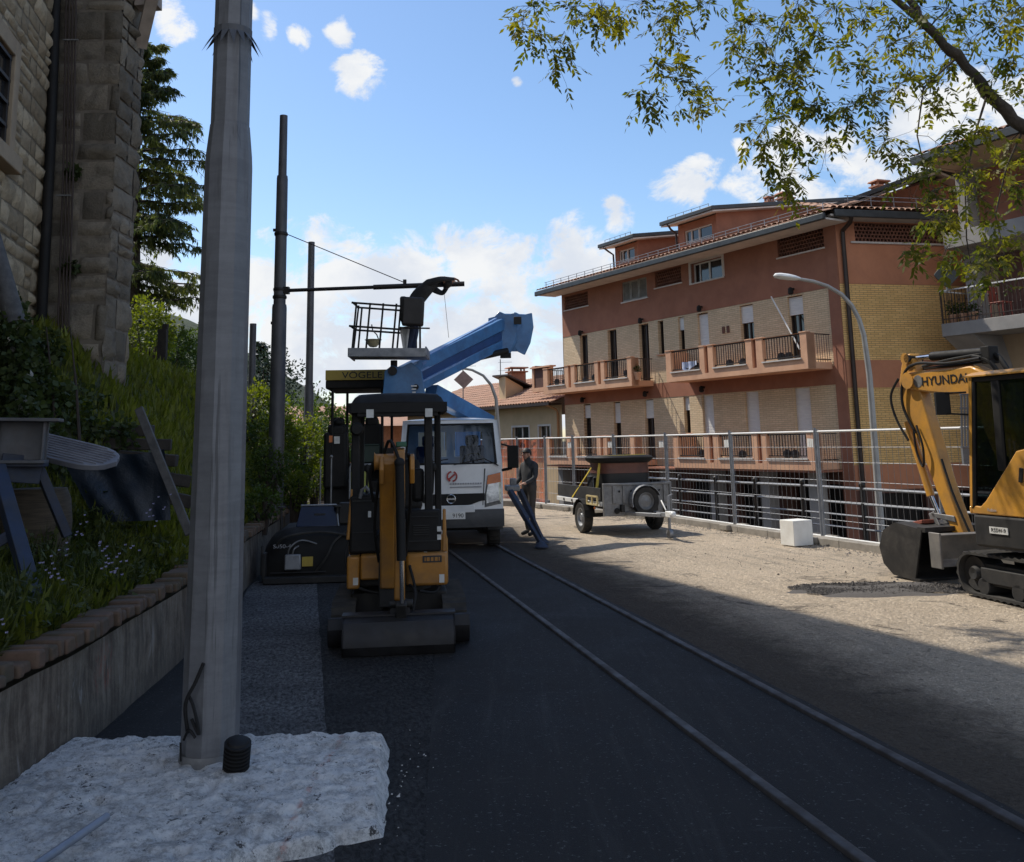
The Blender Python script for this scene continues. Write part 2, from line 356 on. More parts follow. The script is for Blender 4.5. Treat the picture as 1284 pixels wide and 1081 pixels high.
def milled_material(name, lo, hi):
    m, nt, N, L, B = nodes(name)
    v = objvec(N, L, None, True)
    mp = N.new('ShaderNodeMapping'); mp.inputs['Rotation'].default_value = (0, 0, R(-12)); L.new(v, mp.inputs['Vector'])
    mp2 = N.new('ShaderNodeMapping'); mp2.inputs['Scale'].default_value = (34, 15, 1); L.new(mp.outputs[0], mp2.inputs['Vector'])
    g = tex(N, L, mp2.outputs[0], 1, 5, .7, .6)
    big = ramp(N, L, tex(N, L, v, 1.1, 6, .7), .3, .7)
    c = mixc(N, L, ramp(N, L, g, .30, .72), lo, hi)
    c = mixc(N, L, math_(N, L, 'MULTIPLY', big, .5), c, tuple(k * .8 for k in lo))
    L.new(c, B.inputs['Base Color']); B.inputs['Roughness'].default_value = .85; B.inputs['Specular IOR Level'].default_value = .15
    bumpn(N, L, B, g, 1.0, .02)
    return m
def pole_material():
    m, nt, N, L, B = nodes('banded_galvanised_pole')
    v = objvec(N, L)
    a = math_(N, L, 'ADD', math_(N, L, 'MULTIPLY', tex(N, L, objvec(N, L, (.8, .8, 6)), 2.0, 6, .72, .8), .5), math_(N, L, 'MULTIPLY', tex(N, L, objvec(N, L), 5, 8, .75), .5)); b = tex(N, L, objvec(N, L, (6, 6, .5)), 2.5, 6, .7)
    c = mixc(N, L, ramp(N, L, a, .35, .68), (.130, .131, .140), (.195, .197, .206))
    c = mixc(N, L, math_(N, L, 'MULTIPLY', ramp(N, L, b, .5, .72), .6), c, (.085, .08, .078))
    st = ramp(N, L, tex(N, L, objvec(N, L, (14, 14, .35)), 1.4, 4, .6), .62, .68)
    c = mixc(N, L, math_(N, L, 'MULTIPLY', st, .6), c, (.035, .034, .035))
    L.new(c, B.inputs['Base Color']); B.inputs['Metallic'].default_value = .25
    L.new(math_(N, L, 'ADD', .42, math_(N, L, 'MULTIPLY', a, .3)), B.inputs['Roughness'])
    bumpn(N, L, B, a, .12, .01)
    return m
def stone_material(name, c1, c2, c3):
    m, nt, N, L, B = nodes(name)
    v = objvec(N, L, None, True)
    t = N.new('ShaderNodeAttribute'); t.attribute_name = 'tint'
    c = mixc(N, L, t.outputs['Fac'], c1, c2)
    c = mixc(N, L, math_(N, L, 'MULTIPLY', ramp(N, L, tex(N, L, v, 3.5, 8, .75, .6), .42, .72), .75), c, c3)
    c = mixc(N, L, math_(N, L, 'MULTIPLY', ramp(N, L, tex(N, L, v, 28, 5, .8), .5, .75), .4), c, tuple(x * .4 for x in c1))
    L.new(c, B.inputs['Base Color']); B.inputs['Roughness'].default_value = .95; B.inputs['Specular IOR Level'].default_value = .15
    h = math_(N, L, 'ADD', tex(N, L, v, 9, 8, .75), math_(N, L, 'MULTIPLY', tex(N, L, v, 45, 4, .7), .4))
    bumpn(N, L, B, h, .9, .04)
    return m
def concrete_wall_material():
    m, nt, N, L, B = nodes('streaked_board_concrete')
    v = objvec(N, L, None, True)
    s = math_(N, L, 'ADD', math_(N, L, 'MULTIPLY', tex(N, L, objvec(N, L, (7, 7, .7), True), 1.5, 7, .72, .9), .55), math_(N, L, 'MULTIPLY', tex(N, L, v, 3.4, 8, .78, .4), .45))
    c = mixc(N, L, ramp(N, L, s, .38, .62), (.075, .056, .041), (.23, .19, .148))
    c = mixc(N, L, math_(N, L, 'MULTIPLY', ramp(N, L, tex(N, L, v, 2.5, 8, .75), .5, .7), .6), c, (.075, .066, .055))
    ef = ramp(N, L, tex(N, L, objvec(N, L, (6, 6, 1.5), True), 1.1, 7, .75, .8), .58, .66)
    c = mixc(N, L, math_(N, L, 'MULTIPLY', ef, .55), c, (.33, .315, .30))
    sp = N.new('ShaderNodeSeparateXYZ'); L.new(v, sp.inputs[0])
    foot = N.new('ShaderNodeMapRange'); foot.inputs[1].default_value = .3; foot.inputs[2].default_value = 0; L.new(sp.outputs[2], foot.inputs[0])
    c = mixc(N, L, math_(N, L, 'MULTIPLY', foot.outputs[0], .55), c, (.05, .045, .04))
    dy = math_(N, L, 'ABSOLUTE', math_(N, L, 'SUBTRACT', sp.outputs[1], 7.0)); dz = math_(N, L, 'ABSOLUTE', math_(N, L, 'SUBTRACT', sp.outputs[2], .42))
    red = math_(N, L, 'MULTIPLY', math_(N, L, 'MULTIPLY', ramp(N, L, dy, .22, .08), ramp(N, L, dz, .20, .08)), ramp(N, L, tex(N, L, objvec(N, L, (1, 12, 3), True), 2.2, 6, .75, .6), .48, .62))
    c = mixc(N, L, math_(N, L, 'MULTIPLY', red, .55), c, (.30, .07, .045))
    L.new(c, B.inputs['Base Color']); B.inputs['Roughness'].default_value = .92
    bumpn(N, L, B, math_(N, L, 'ADD', s, tex(N, L, v, 40, 5, .7)), .5, .012)
    return m
def pad_material():
    m, nt, N, L, B = nodes('chiselled_concrete')
    v = objvec(N, L, None, True)
    a = math_(N, L, 'ADD', math_(N, L, 'MULTIPLY', tex(N, L, v, 9, 9, .8, 0), .5), math_(N, L, 'MULTIPLY', tex(N, L, v, 48, 8, .85, 0), .5))
    c = mixc(N, L, ramp(N, L, a, .40, .54), (.38, .37, .36), (.90, .885, .865))
    c = mixc(N, L, ramp(N, L, tex(N, L, v, 12, 7, .8, .2), .575, .625), c, (.07, .066, .066))
    c = mixc(N, L, math_(N, L, 'MULTIPLY', ramp(N, L, tex(N, L, v, 2.6, 9, .8, 0), .50, .66), .6), c, (.22, .20, .185))
    c = mixc(N, L, math_(N, L, 'MULTIPLY', ramp(N, L, tex(N, L, v, 1.6, 5, .7), .5, .72), .4), c, (.30, .27, .235))
    # faint orange survey mark sprayed across the slab
    sp = N.new('ShaderNodeSeparateXYZ'); L.new(v, sp.inputs[0])
    d = math_(N, L, 'ABSOLUTE', math_(N, L, 'ADD', sp.outputs[0], math_(N, L, 'SUBTRACT', math_(N, L, 'MULTIPLY', tex(N, L, v, 4, 3), .05), -1.09)))
    k = ramp(N, L, d, .03, .0)
    k = math_(N, L, 'MULTIPLY', k, ramp(N, L, tex(N, L, v, 11, 5, .8), .45, .6))
    c = mixc(N, L, math_(N, L, 'MULTIPLY', k, .5), c, (.55, .16, .09))
    L.new(c, B.inputs['Base Color']); B.inputs['Roughness'].default_value = .95
    bumpn(N, L, B, math_(N, L, 'ADD', a, math_(N, L, 'MULTIPLY', tex(N, L, v, 55, 6, .85), .5)), 1.0, .035)
    return m
def net_material():
    m, nt, N, L, B = nodes('orange_safety_net')
    B.inputs['Base Color'].default_value = (.62, .135, .05, 1); B.inputs['Roughness'].default_value = .7
    v = objvec(N, L, (1, 1, 1), True)
    tr = N.new('ShaderNodeBsdfTransparent'); mx = N.new('ShaderNodeMixShader')
    f = ramp(N, L, tex(N, L, objvec(N, L, (2.2, 2.2, .5), True), 2, 5, .7), .3, .7)
    L.new(math_(N, L, 'ADD', .34, math_(N, L, 'MULTIPLY', f, .4)), mx.inputs[0])
    L.new(tr.outputs[0], mx.inputs[1]); L.new(B.outputs[0], mx.inputs[2]); L.new(mx.outputs[0], N['Material Output'].inputs[0])
    return m
m_ground = ground_material(); m_asph = asphalt_material(); m_mill = milled_material('pale_grooved_asphalt', (.026, .025, .026), (.22, .214, .212)); m_mill2 = milled_material('dark_grooved_asphalt', (.011, .0106, .0106), (.070, .067, .066)); m_pole = pole_material()
m_ashlar = stone_material('dark_ashlar_stone', (.145, .125, .098), (.31, .265, .205), (.085, .076, .064))
m_rubble = stone_material('warm_rubble_stone', (.31, .245, .165), (.60, .49, .34), (.21, .17, .12))
m_mortar = M('pale_mortar', (.20, .17, .135), (.13, .11, .088), 6, .95, bump=.5, bscale=30)
m_mortarl = M('sandy_mortar', (.26, .215, .155), (.19, .155, .11), 6, .95, bump=.5, bscale=30)
m_conc = concrete_wall_material(); m_pad = pad_material(); m_net = net_material()
m_soil = M('grassy_soil', (.035, .042, .016), (.055, .06, .024), 1.5, .95, bump=.6, bscale=10, bdist=.05)
m_hill = M('wooded_hillside', (.014, .026, .010), (.034, .05, .016), .5, .95, bump=.8, bscale=1.2, bdist=.5)
m_yard = M('dark_yard', (.09, .08, .07), None, .6, .95)  # dark brown-grey ground of the lower yard
m_steelrail = M('rail_steel', (.085, .078, .076), (.05, .042, .038), 5, .55, .35, dirt=(.035, .028, .024), dscale=3, damt=.5, r2=.2)
m_kerb = M('concrete_kerb', (.30, .275, .24), (.22, .20, .17), 4, .95, bump=.4, bscale=30, dirt=(.12, .105, .09), damt=.5)
m_gravel = M('dark_asphalt_crumbs', (.055, .05, .048), (.11, .1, .092), 30, .95, bump=.8, bscale=50, tint=True)
m_gwall = M('grey_concrete_render', (.33, .315, .30), (.26, .25, .24), 1.5, .9, bump=.1, bscale=40)
m_beige = M('beige_render', (.50, .38, .25), (.43, .32, .21), 1.5, .9)
m_ywall = M('cream_yellow_render', (.56, .42, .26), (.48, .36, .22), 1.2, .9)
m_brickwall = M('orange_brick_chimney', (.40, .19, .12), (.30, .14, .09), 9, .9)

# ------------------------------------------------------------------ sky and sun
SUN = Vector((-.56, .40, 1.0)).normalized()
EL = math.asin(SUN.z); AZ = math.atan2(SUN.x, SUN.y)
sd = bpy.data.lights.new('sun', 'SUN'); sd.energy = 5.0; sd.angle = R(.53); sd.color = (1, .93, .81)
so = bpy.data.objects.new('sun', sd); col.objects.link(so); so.location = SUN * 60; so.rotation_euler = SUN.to_track_quat('Z', 'Y').to_euler()
w = bpy.data.worlds.new('World'); scene.world = w; w.use_nodes = True
N = w.node_tree.nodes; L = w.node_tree.links; BG = N['Background']; BG.inputs[1].default_value = .15
sky = N.new('ShaderNodeTexSky'); sky.sky_type = 'NISHITA'; sky.sun_disc = False; sky.sun_elevation = EL; sky.sun_rotation = AZ
sky.air_density = 1.0; sky.dust_density = .6; sky.ozone_density = 1.6
tc = N.new('ShaderNodeTexCoord'); gv0 = tc.outputs['Generated']
def warp(v, scale, amt):
    n = N.new('ShaderNodeTexNoise'); n.inputs['Scale'].default_value = scale; n.inputs['Detail'].default_value = 3; L.new(v, n.inputs['Vector'])
    a = N.new('ShaderNodeVectorMath'); a.operation = 'SUBTRACT'; L.new(n.outputs['Color'], a.inputs[0]); a.inputs[1].default_value = (.5, .5, .5)
    b = N.new('ShaderNodeVectorMath'); b.operation = 'MULTIPLY_ADD'; L.new(a.outputs[0], b.inputs[0]); b.inputs[1].default_value = (amt, amt, amt * .7); L.new(v, b.inputs[2])
    c = N.new('ShaderNodeVectorMath'); c.operation = 'NORMALIZE'; L.new(b.outputs[0], c.inputs[0]); return c.outputs[0]
gv = warp(warp(gv0, 6, .09), 22, .035)
CL = [(350, 400, 80), (410, 370, 74), (480, 380, 70), (540, 350, 66), (600, 330, 52), (650, 340, 60), (705, 335, 62), (740, 325, 36), (670, 430, 110), (560, 430, 110), (450, 460, 110), (350, 480, 90), (620, 490, 90), (500, 520, 90),
      (1000, 232, 62), (1055, 218, 50), (945, 240, 36), (1195, 185, 64), (1165, 165, 44), (862, 242, 30), (470, 92, 24), (444, 44, 17), (780, 268, 24), (222, 10, 24), (340, 34, 16), (392, 45, 14), (910, 175, 11), (655, 112, 8), (320, 12, 14),
      (205, 405, 66), (185, 345, 44), (240, 380, 44), (290, 430, 60), (1130, 250, 60), (1260, 160, 50), (880, 300, 20), (700, 300, 26)]
acc = None
for px, py, r in CL:
    d = ray(px, py).normalized(); rr = r * 1.12 / 1218
    dt = N.new('ShaderNodeVectorMath'); dt.operation = 'DOT_PRODUCT'; L.new(gv, dt.inputs[0]); dt.inputs[1].default_value = d
    k = 2 / (rr * rr)
    v = math_(N, L, 'ADD', math_(N, L, 'MULTIPLY', dt.outputs['Value'], k), 1 - k)
    acc = v if acc is None else math_(N, L, 'MAXIMUM', acc, v)
acc = math_(N, L, 'MAXIMUM', acc, -1.4)
mp = N.new('ShaderNodeMapping'); mp.inputs['Scale'].default_value = (1, 1, 1.35); L.new(gv0, mp.inputs['Vector'])
n1 = tex(N, L, mp.outputs[0], 17, 10, .66, .35)
dens = math_(N, L, 'ADD', math_(N, L, 'MULTIPLY', acc, .55), math_(N, L, 'MULTIPLY', math_(N, L, 'SUBTRACT', n1, .5), 3.2))
mask = ramp(N, L, dens, -.12, .50)
n2 = tex(N, L, mp.outputs[0], 9, 6, .6, .2)
sz = N.new('ShaderNodeSeparateXYZ'); L.new(gv0, sz.inputs[0])
shade = ramp(N, L, math_(N, L, 'ADD', n2, math_(N, L, 'MULTIPLY', sz.outputs[2], -.25)), .34, .6)
cc = mixc(N, L, shade, (6.1, 6.2, 6.3), (4.8, 5.15, 5.75))
hs = N.new('ShaderNodeHueSaturation'); hs.inputs['Saturation'].default_value = 1.12; hs.inputs['Value'].default_value = 1.16; L.new(sky.outputs[0], hs.inputs['Color'])
# an unseen bank of bright cloud added behind the camera to light camera-facing sides
rear = ramp(N, L, math_(N, L, 'ADD', math_(N, L, 'MULTIPLY', sz.outputs[1], -1.0), math_(N, L, 'ADD', math_(N, L, 'MULTIPLY', sz.outputs[2], -.55), math_(N, L, 'MULTIPLY', math_(N, L, 'SUBTRACT', n1, .5), 1.2))), .05, .40)
base = mixc(N, L, mask, hs.outputs[0], cc)
L.new(mixc(N, L, rear, base, (5.5, 6.0, 6.8)), BG.inputs[0])
scene.view_settings.view_transform = 'Standard'; scene.view_settings.look = 'None'; scene.view_settings.exposure = 0; scene.view_settings.gamma = 1
scene.render.engine = 'CYCLES'; scene.cycles.max_bounces = 8; scene.cycles.transparent_max_bounces = 16

# ================================================================== SETTING
WP = [(-2.2, -8), (-2.55, 0), (-2.75, 3), (-2.82, 5.6), (-2.84, 6.5), (-3.10, 9.4), (-3.74, 13.74), (-4.28, 18.2), (-5.6, 25), (-8.2, 35), (-13, 50), (-20, 66)]
def wx(Y):
    for (x0, y0), (x1, y1) in zip(WP, WP[1:]):
        if Y <= y1 or (x1, y1) == WP[-1]:
            t = (Y - y0) / (y1 - y0); return x0 + (x1 - x0) * t
def sm(a, b, x):
    t = max(0, min(1, (x - a) / (b - a))); return t * t * (3 - 2 * t)
def fence_x(Y): return 5.46 + (17.68 - Y) * .352 if Y < 23.2 else 3.517 - (Y - 23.2) * .55       # the right-hand kerb line
def bank_z(X, Y):
    d = max(0, wx(Y) - X)
    s = .26 + 1.25 * sm(8.6, 12.2, Y) - .45 * sm(20, 30, Y)
    z = .66 + s * max(0, d - .26)
    cap = 3.25 + .07 * d - .6 * sm(22, 40, Y)
    z = z if z < cap - .5 else cap - .5 * math.exp(-(z - cap + .5) / .5)
    return z + .07 * noise.noise(Vector((X * 1.1, Y * 1.1, 0))) + .03 * noise.noise(Vector((X * 4, Y * 4, 3)))

mb = MB(); mb.quad((-1500, -300, -2.0), (1500, -300, -2.0), (1500, 2600, -2.0), (-1500, 2600, -2.0)); tag(mb.build('ground', m_yard), kind='structure')
# road: one sheet from the retaining wall to the right-hand kerb, with the drop to the yard below
mb = MB(); ys = [-8 + i * 1.0 for i in range(76)]
def roadpt(u, v):
    Y = -8 + v * 75; a = wx(Y) - .1; b = fence_x(Y) if Y < 36 else fence_x(36) - (Y - 36) * .5
    return (a + (b - a) * u, Y, .012 * noise.noise(Vector(((a + (b - a) * u) * .7, Y * .7, 1))) - .012)
mb.grid(roadpt, 40, 150)
mb.add([p for Y in ys for p in ((fence_x(Y) if Y < 36 else fence_x(36) - (Y - 36) * .5, Y, -.01), (fence_x(Y) if Y < 36 else fence_x(36) - (Y - 36) * .5, Y, -2.1))], [(2 * i, 2 * i + 1, 2 * i + 3, 2 * i + 2) for i in range(75)])
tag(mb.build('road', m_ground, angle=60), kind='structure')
def rx(Y, off=0): return 1.5 + (4.75 - Y) * .2137 + off      # left rail
mb = MB()                                                  # fresh dark asphalt around the track
def asp(u, v):
    Y = -6 + v * 24.5; a = (rx(Y) - 1.30 if Y > 9.37 else rx(9.37) - 1.30 + (9.37 - Y) * .072) + .02 * noise.noise(Vector((Y * 3, 4, 0))); b = rx(Y) + 1.10 + .03 * noise.noise(Vector((Y * 2, 0, 0)))
    x = a + (b - a) * u; return (x, Y, .012 + .004 * noise.noise(Vector((x * 2, Y * 2, 5))))
mb.grid(asp, 20, 90); tag(mb.build('asphalt_strip', m_asph, angle=60), kind='structure')
mb = MB()                                                  # grooved milled lane beside it
def mil(u, v):
    Y = -4 + v * 18.2; a = max(wx(Y), rx(Y) - 3.35) + .05; b = rx(Y) - 2.30
    a = min(a, b - .3) ; x = a + (b - a) * u; return (x, Y, .008)
mb.grid(mil, 4, 60); tag(mb.build('milled_strip', m_mill), kind='structure')
mb = MB()
def mil2(u, v):
    Y = -4 + v * 22; a = rx(Y) - 2.36 + .03 * noise.noise(Vector((Y * 4, 9, 0))); b = (rx(Y) - 1.25 if Y > 9.37 else rx(9.37) - 1.25 + (9.37 - Y) * .072); return (a + (b - a) * u, Y, .0095)
mb.grid(mil2, 4, 120); tag(mb.build('old_asphalt_strip', m_mill2), kind='structure')
mb = MB()
def mar(u, v):
    Y = -4 + v * 22; a = wx(Y) - .1; b = wx(Y) + 1.0; x = a + (b - a) * u; return (x, Y, .004 + .012 * noise.noise(Vector((x * 6, Y * 6, 0))) * (1 - u))
mb.grid(mar, 8, 90); tag(mb.build('wall_side_asphalt', m_asph), kind='structure')
# rails
for k, off in enumerate((0, .97)):
    mb = MB()
    prof = [(-.034, -.02), (-.034, .020), (-.026, .028), (.026, .028), (.034, .020), (.034, -.02)]
    n_ = 26; vs = []
    for i in range(n_ + 1):
        Y = -5 + i * (22.4 if k == 0 else 23.2) / n_
        vs += [(rx(Y, off) + a, Y, b + .012) for a, b in prof]
    mb.add(vs, [(i * 6 + j, i * 6 + j + 1, i * 6 + j + 7, i * 6 + j + 6) for i in range(n_) for j in range(5)])
    tag(mb.build('tram_rail', m_steelrail, angle=50), ('left steel rail of the track running towards the white truck', 'right steel rail of the track, nearest the sunlit road')[k], 'rail', 'rails of the single track')
# kerb under the fence
mb = MB(); pts = [(fence_x(-6 + i * 1.0), -6 + i) for i in range(43)]
for (a, b), (c, d) in zip(pts, pts[1:]):
    mb.beam((a - .1, b, .03), (c - .1, d - .012, .03), .2, .16 + rnd.uniform(0, .01))
tag(mb.build('kerb', m_kerb, bevel=.012), kind='structure')
mb = MB(); mb.prism([(-1.6, 30.2, -.05), (.9, 28.6, -.05), (1.0, 29.3, -.05), (-1.5, 36, -.05), (-4, 44, -.05), (-4.5, 40, -.05)], (0, 0, .2)); tag(mb.build('pavement', m_kerb, bevel=.02), kind='structure')
# grassy bank
mb = MB()
def bankpt(u, v):
    Y = 1.5 + v * 60; d = .2 + 26 * u ** 1.8; X = wx(Y) - d; return (X, Y, bank_z(X, Y))
mb.grid(bankpt, 46, 130); tag(mb.build('grassy_bank', m_soil, angle=80), kind='structure')
# hills beyond
mb = MB()
def hillpt(u, v):
    X = -170 + u * 190; Y = 62 + v * 130
    h = 27 * sm(-14, -75, X) * math.sin(PI * min(1, v * 1.6 + .02) * .5) + 2.0 * noise.noise(Vector((X * .06, Y * .06, 2))) + 1.2 * sm(0, -10, X)
    return (X, Y, -2.1 + h + (2.5 if X < -8 else 0) * sm(-8, -20, X))
mb.grid(hillpt, 60, 40); tag(mb.build('hill', m_hill, angle=80), kind='structure')

# ------------------------------------------------------------------ retaining wall
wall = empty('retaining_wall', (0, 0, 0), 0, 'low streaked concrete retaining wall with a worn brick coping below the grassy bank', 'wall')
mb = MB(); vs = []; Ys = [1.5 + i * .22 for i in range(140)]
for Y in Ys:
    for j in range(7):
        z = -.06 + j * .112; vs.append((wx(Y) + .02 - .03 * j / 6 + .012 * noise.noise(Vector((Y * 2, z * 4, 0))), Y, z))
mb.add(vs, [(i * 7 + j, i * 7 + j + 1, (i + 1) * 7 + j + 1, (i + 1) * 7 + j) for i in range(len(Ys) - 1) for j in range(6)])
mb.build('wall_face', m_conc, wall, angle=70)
mb = MB(); Y = 1.6; r2_ = random.Random(3)
while Y < 31:
    L_ = r2_.choice((.07, .075, .11, .12, .13, .16)); d_ = (wx(Y + L_) - wx(Y)) / L_
    near = Y < 7.0
    if r2_.random() > .07:
        h = .095 + r2_.uniform(-.035, .018)
        mb.box((wx(Y + L_ / 2) - .085 + r2_.uniform(-.022, .022), Y + L_ / 2, .655 + h / 2), (.25, L_ - .014, h), Matrix.Rotation(math.atan2(-d_, 1) * 1 + r2_.uniform(-.09, .09), 4, 'Z') @ Matrix.Rotation(r2_.uniform(-.10, .10), 4, 'X'), 0, r2_.random(), taper=.94)
    Y += L_
mb.build('brick_coping', m_coping, wall, bevel=.016)
mb = MB(); mb.grid(lambda u, v: (wx(1.5 + v * 29) - .02 - .3 * u, 1.5 + v * 29, .665 + .015 * noise.noise(Vector((u * 3, v * 90, 0)))), 4, 120); mb.build('mortar_bed', m_mortar, wall)

# ------------------------------------------------------------------ masonry generator
def masonry(mb, w, h, row, wid, amp, gap, seed, fr, back=.05, mi=0, steps=5, uneven=.35):
    """irregular cushion-shaped stones in courses over a w x h face; fr maps (u, v, out) to a point"""
    q = random.Random(seed); z = 0.0
    while z < h - .02:
        rh = q.uniform(*row); rh = min(rh, h - z)
        if h - z - rh < row[0] * .6: rh = h - z
        x = -q.uniform(0, wid[0])
        while x < w:
            ww = q.uniform(*wid); x0, x1 = max(0, x), min(w, x + ww); x += ww
            if x1 - x0 < .05: continue
            pieces = [(x0, x1, z, z + rh)]
            if rh > row[0] * 1.5 and q.random() < .22: pieces = [(x0, x1, z, z + rh * .5), (x0, x1, z + rh * .5, z + rh)]
            for a, b, c, d in pieces:
                t = q.random(); o0 = q.uniform(-.4, 1) * amp * .5; sx, sz = q.uniform(-uneven, uneven), q.uniform(-uneven, uneven)
                nu = max(3, min(9, int((b - a) / .07))); nv = max(3, min(8, int((d - c) / .07)))
                off = q.uniform(0, 90); vs = []; jit = [q.uniform(-gap, gap) for _ in range(4)]
                for jj in range(nv + 1):
                    for ii in range(nu + 1):
                        u, v = ii / nu, jj / nv
                        e = min(u * (b - a), (1 - u) * (b - a), v * (d - c), (1 - v) * (d - c))
                        p = min(1, e / .05) ** .5
                        n3 = noise.noise(Vector((u * 3 * (b - a) * 3 + off, v * 9 * (d - c), off))) + .5 * noise.noise(Vector((u * 14 + off, v * 12, off)))
                        ox = -back * .8 * (1 - p) + p * (o0 + amp * (.45 * n3 + sx * (u - .5) + sz * (v - .5)))
                        g = gap * (1 + .8 * noise.noise(Vector((u * 3 + off, v * 3, 7))))
                        uu = a + g + u * (b - a - 2 * g) + jit[0] * v * .8; vv = c + g + v * (d - c - 2 * g) + jit[1] * u
                        vs.append(fr(uu, vv, ox))
                mb.add(vs, [(jj * (nu + 1) + ii, jj * (nu + 1) + ii + 1, (jj + 1) * (nu + 1) + ii + 1, (jj + 1) * (nu + 1) + ii) for jj in range(nv) for ii in range(nu)], mi, t)
        z += rh
    return mb

# ------------------------------------------------------------------ stone building on the left
sb = empty('stone_building', (-6, 12, 2), 0, 'tall old rubble stone building with an ashlar buttress on the grassy bank', 'building')
O = Vector((-6, 12, 2))
hd = Vector((-math.sin(R(12)), math.cos(R(12)), 0))         # long-wall direction (away)
bot = Vector((-6.05, 12.02, 0)); TOP = 19.0
mb = MB()                                                   # the mass of the building (mortar between the stones, top and hidden sides)
poly = [(-3.95, 2.2), (-6.05, 12.02), (-6.2, 12.9), (-5.35, 13.1), (-9.95, 24.6), (-22, 27.4), (-24, 2.2)]
for (a, b), (c, d) in zip(poly, poly[1:] + poly[:1]): mb.quad((a, b, .5), (c, d, .5), (c, d, TOP), (a, b, TOP))
mb.add([(a, b, TOP) for a, b in poly], [tuple(range(len(poly)))])
mb.xf = None
o = mb.build('wall_core', m_mortarl, sb, smooth=False); o.matrix_local = Matrix.Translation(-O)
mb = MB()
wn = Vector((hd.y, -hd.x, 0))                               # faces the road
# stones of the long wall, leaving the window free
def longfr(u, v, o_): return bot - hd * u + Vector((0, 0, 1.6 + v)) + wn * (.035 + o_)
q1 = MB(); masonry(q1, 3.4, 9.6, (.10, .32), (.12, .55), .050, .015, 11, longfr, back=.035, uneven=.3)
p_win = at(8, 120, 10.35); u_w0, u_w1 = 1.80, 2.95; v_w0, v_w1 = 3.58, 4.72
keep_v = []; 
for f, mi, t in zip(q1.f, q1.m, q1.t):
    c = sum((Vector(q1.v[i]) for i in f), Vector()) / 4 - bot
    u = -(c.x * hd.x + c.y * hd.y); v = c.z - 1.6
    if u_w0 - .19 < u < u_w1 + .2 and v_w0 - .2 < v < v_w1 + .22: continue
    keep_v.append((f, mi, t))
q1.f = [k[0] for k in keep_v]; q1.m = [k[1] for k in keep_v]; q1.t = [k[2] for k in keep_v]
o = q1.build('rubble_facing', m_rubble, sb, angle=80); o.matrix_local = Matrix.Translation(-O)
win = empty('window', (0, 0, 0)); win.parent = sb
def lw(u, v, o_): return bot - hd * u + Vector((0, 0, 1.6 + v)) + wn * o_ - O
fm = MB()
for (ua, ub, va, vb, oa, ob) in ((u_w0 - .19, u_w0, v_w0, v_w1 + .2, -.16, .09), (u_w1, u_w1 + .19, v_w0, v_w1 + .2, -.16, .09), (u_w0, u_w1, v_w1, v_w1 + .2, -.16, .088), (u_w0 - .24, u_w1 + .24, v_w0 - .19, v_w0 - .002, -.16, .17)):
    P = [lw(u, v, o_) for o_ in (oa, ob) for u, v in ((ua, va), (ub, va), (ub, vb), (ua, vb))]
    fm.add(P, [(0, 1, 2, 3), (7, 6, 5, 4), (0, 4, 5, 1), (1, 5, 6, 2), (2, 6, 7, 3), (3, 7, 4, 0)])
fm.build('frame', M('dressed_stone_surround', (.36, .28, .19), (.29, .225, .155), 4, .95, bump=.4, bscale=20), win, bevel=.012)
g = MB(); g.quad(lw(u_w0, v_w0, .012), lw(u_w1, v_w0, .012), lw(u_w1, v_w1, .012), lw(u_w0, v_w1, .012)); g.build('pane', m_winglass, win)
g = MB()
for u in (u_w0 + .04, u_w0 + .5, u_w0 + .94, u_w1 - .04): g.beam(lw(u, v_w0, .03), lw(u, v_w1, .03), .05, .04, up=wn)
for k in range(5): g.beam(lw(u_w0, v_w0 + .04 + k * (v_w1 - v_w0 - .08) / 4, .034), lw(u_w1, v_w0 + .04 + k * (v_w1 - v_w0 - .08) / 4, .034), .04, .035, up=wn)
g.build('window_bars', m_iron, win)
# the buttress
bx0, bx1, by = -6.02, -5.15, 12.0
mb = MB(); mb.bx(bx0 + .03, bx1 - .02, by + .03, 12.78, .4, 8.9); o = mb.build('buttress_core', m_mortar, sb, smooth=False); o.matrix_local = Matrix.Translation(-O)
mb = MB()
def tap(v): return .045 * (v / 8)
masonry(mb, bx1 - bx0, 8.7, (.20, .52), (.25, .74), .075, .019, 5, lambda u, v, o_: (bx0 + u * 1.0 + tap(v) * u, by - o_, .45 + v), back=.035, steps=7)
masonry(mb, .78, 8.7, (.20, .52), (.3, .7), .075, .019, 6, lambda u, v, o_: (bx1 + o_ + tap(v) * .9, by + u, .45 + v), back=.035)
o = mb.build('ashlar_buttress', m_ashlar, sb, angle=80); o.matrix_local = Matrix.Translation(-O)
mb = MB(); mb.beam(at(176, 60, 12.6), at(192, -8, 12.2), .16, .05); mb.beam(at(186, 10, 12.4), at(186, -60, 12.4), .22, .3); o = mb.build('eave_board', M('pale_eave_board', (.36, .30, .25), None, 4, .8), sb); o.matrix_local = Matrix.Translation(-O)
# pipes down the corner
def dn(name, pxs, Y, r, mt, n=8):
    g = MB(); g.path([at(a, b, Y) for a, b in pxs], r, n); o = g.build(name, mt, sb); o.matrix_local = Matrix.Translation(-O)
dn('drainpipe', [(72, -60), (63, 190), (52, 400), (50, 470)], 11.86, .062, m_black, 12)
for a, b in ((84, 74), (88, 79), (92, 83), (96, 87)): dn('cable_pipe', [(a, -60), ((a + b) / 2 + .5, 210), (b - 1, 400), (b + 1, 455), (b - 2 + (a % 8), 520)], 11.86, .0125, m_rail_iron)
for y, x in ((50, 89), (245, 80), (421, 78)): g = MB(); g.beam(at(x - 10, y, 11.83), at(x + 9, y, 11.83), .02, .018); o = g.build('pipe_clip', m_galvd, sb); o.matrix_local = Matrix.Translation(-O)

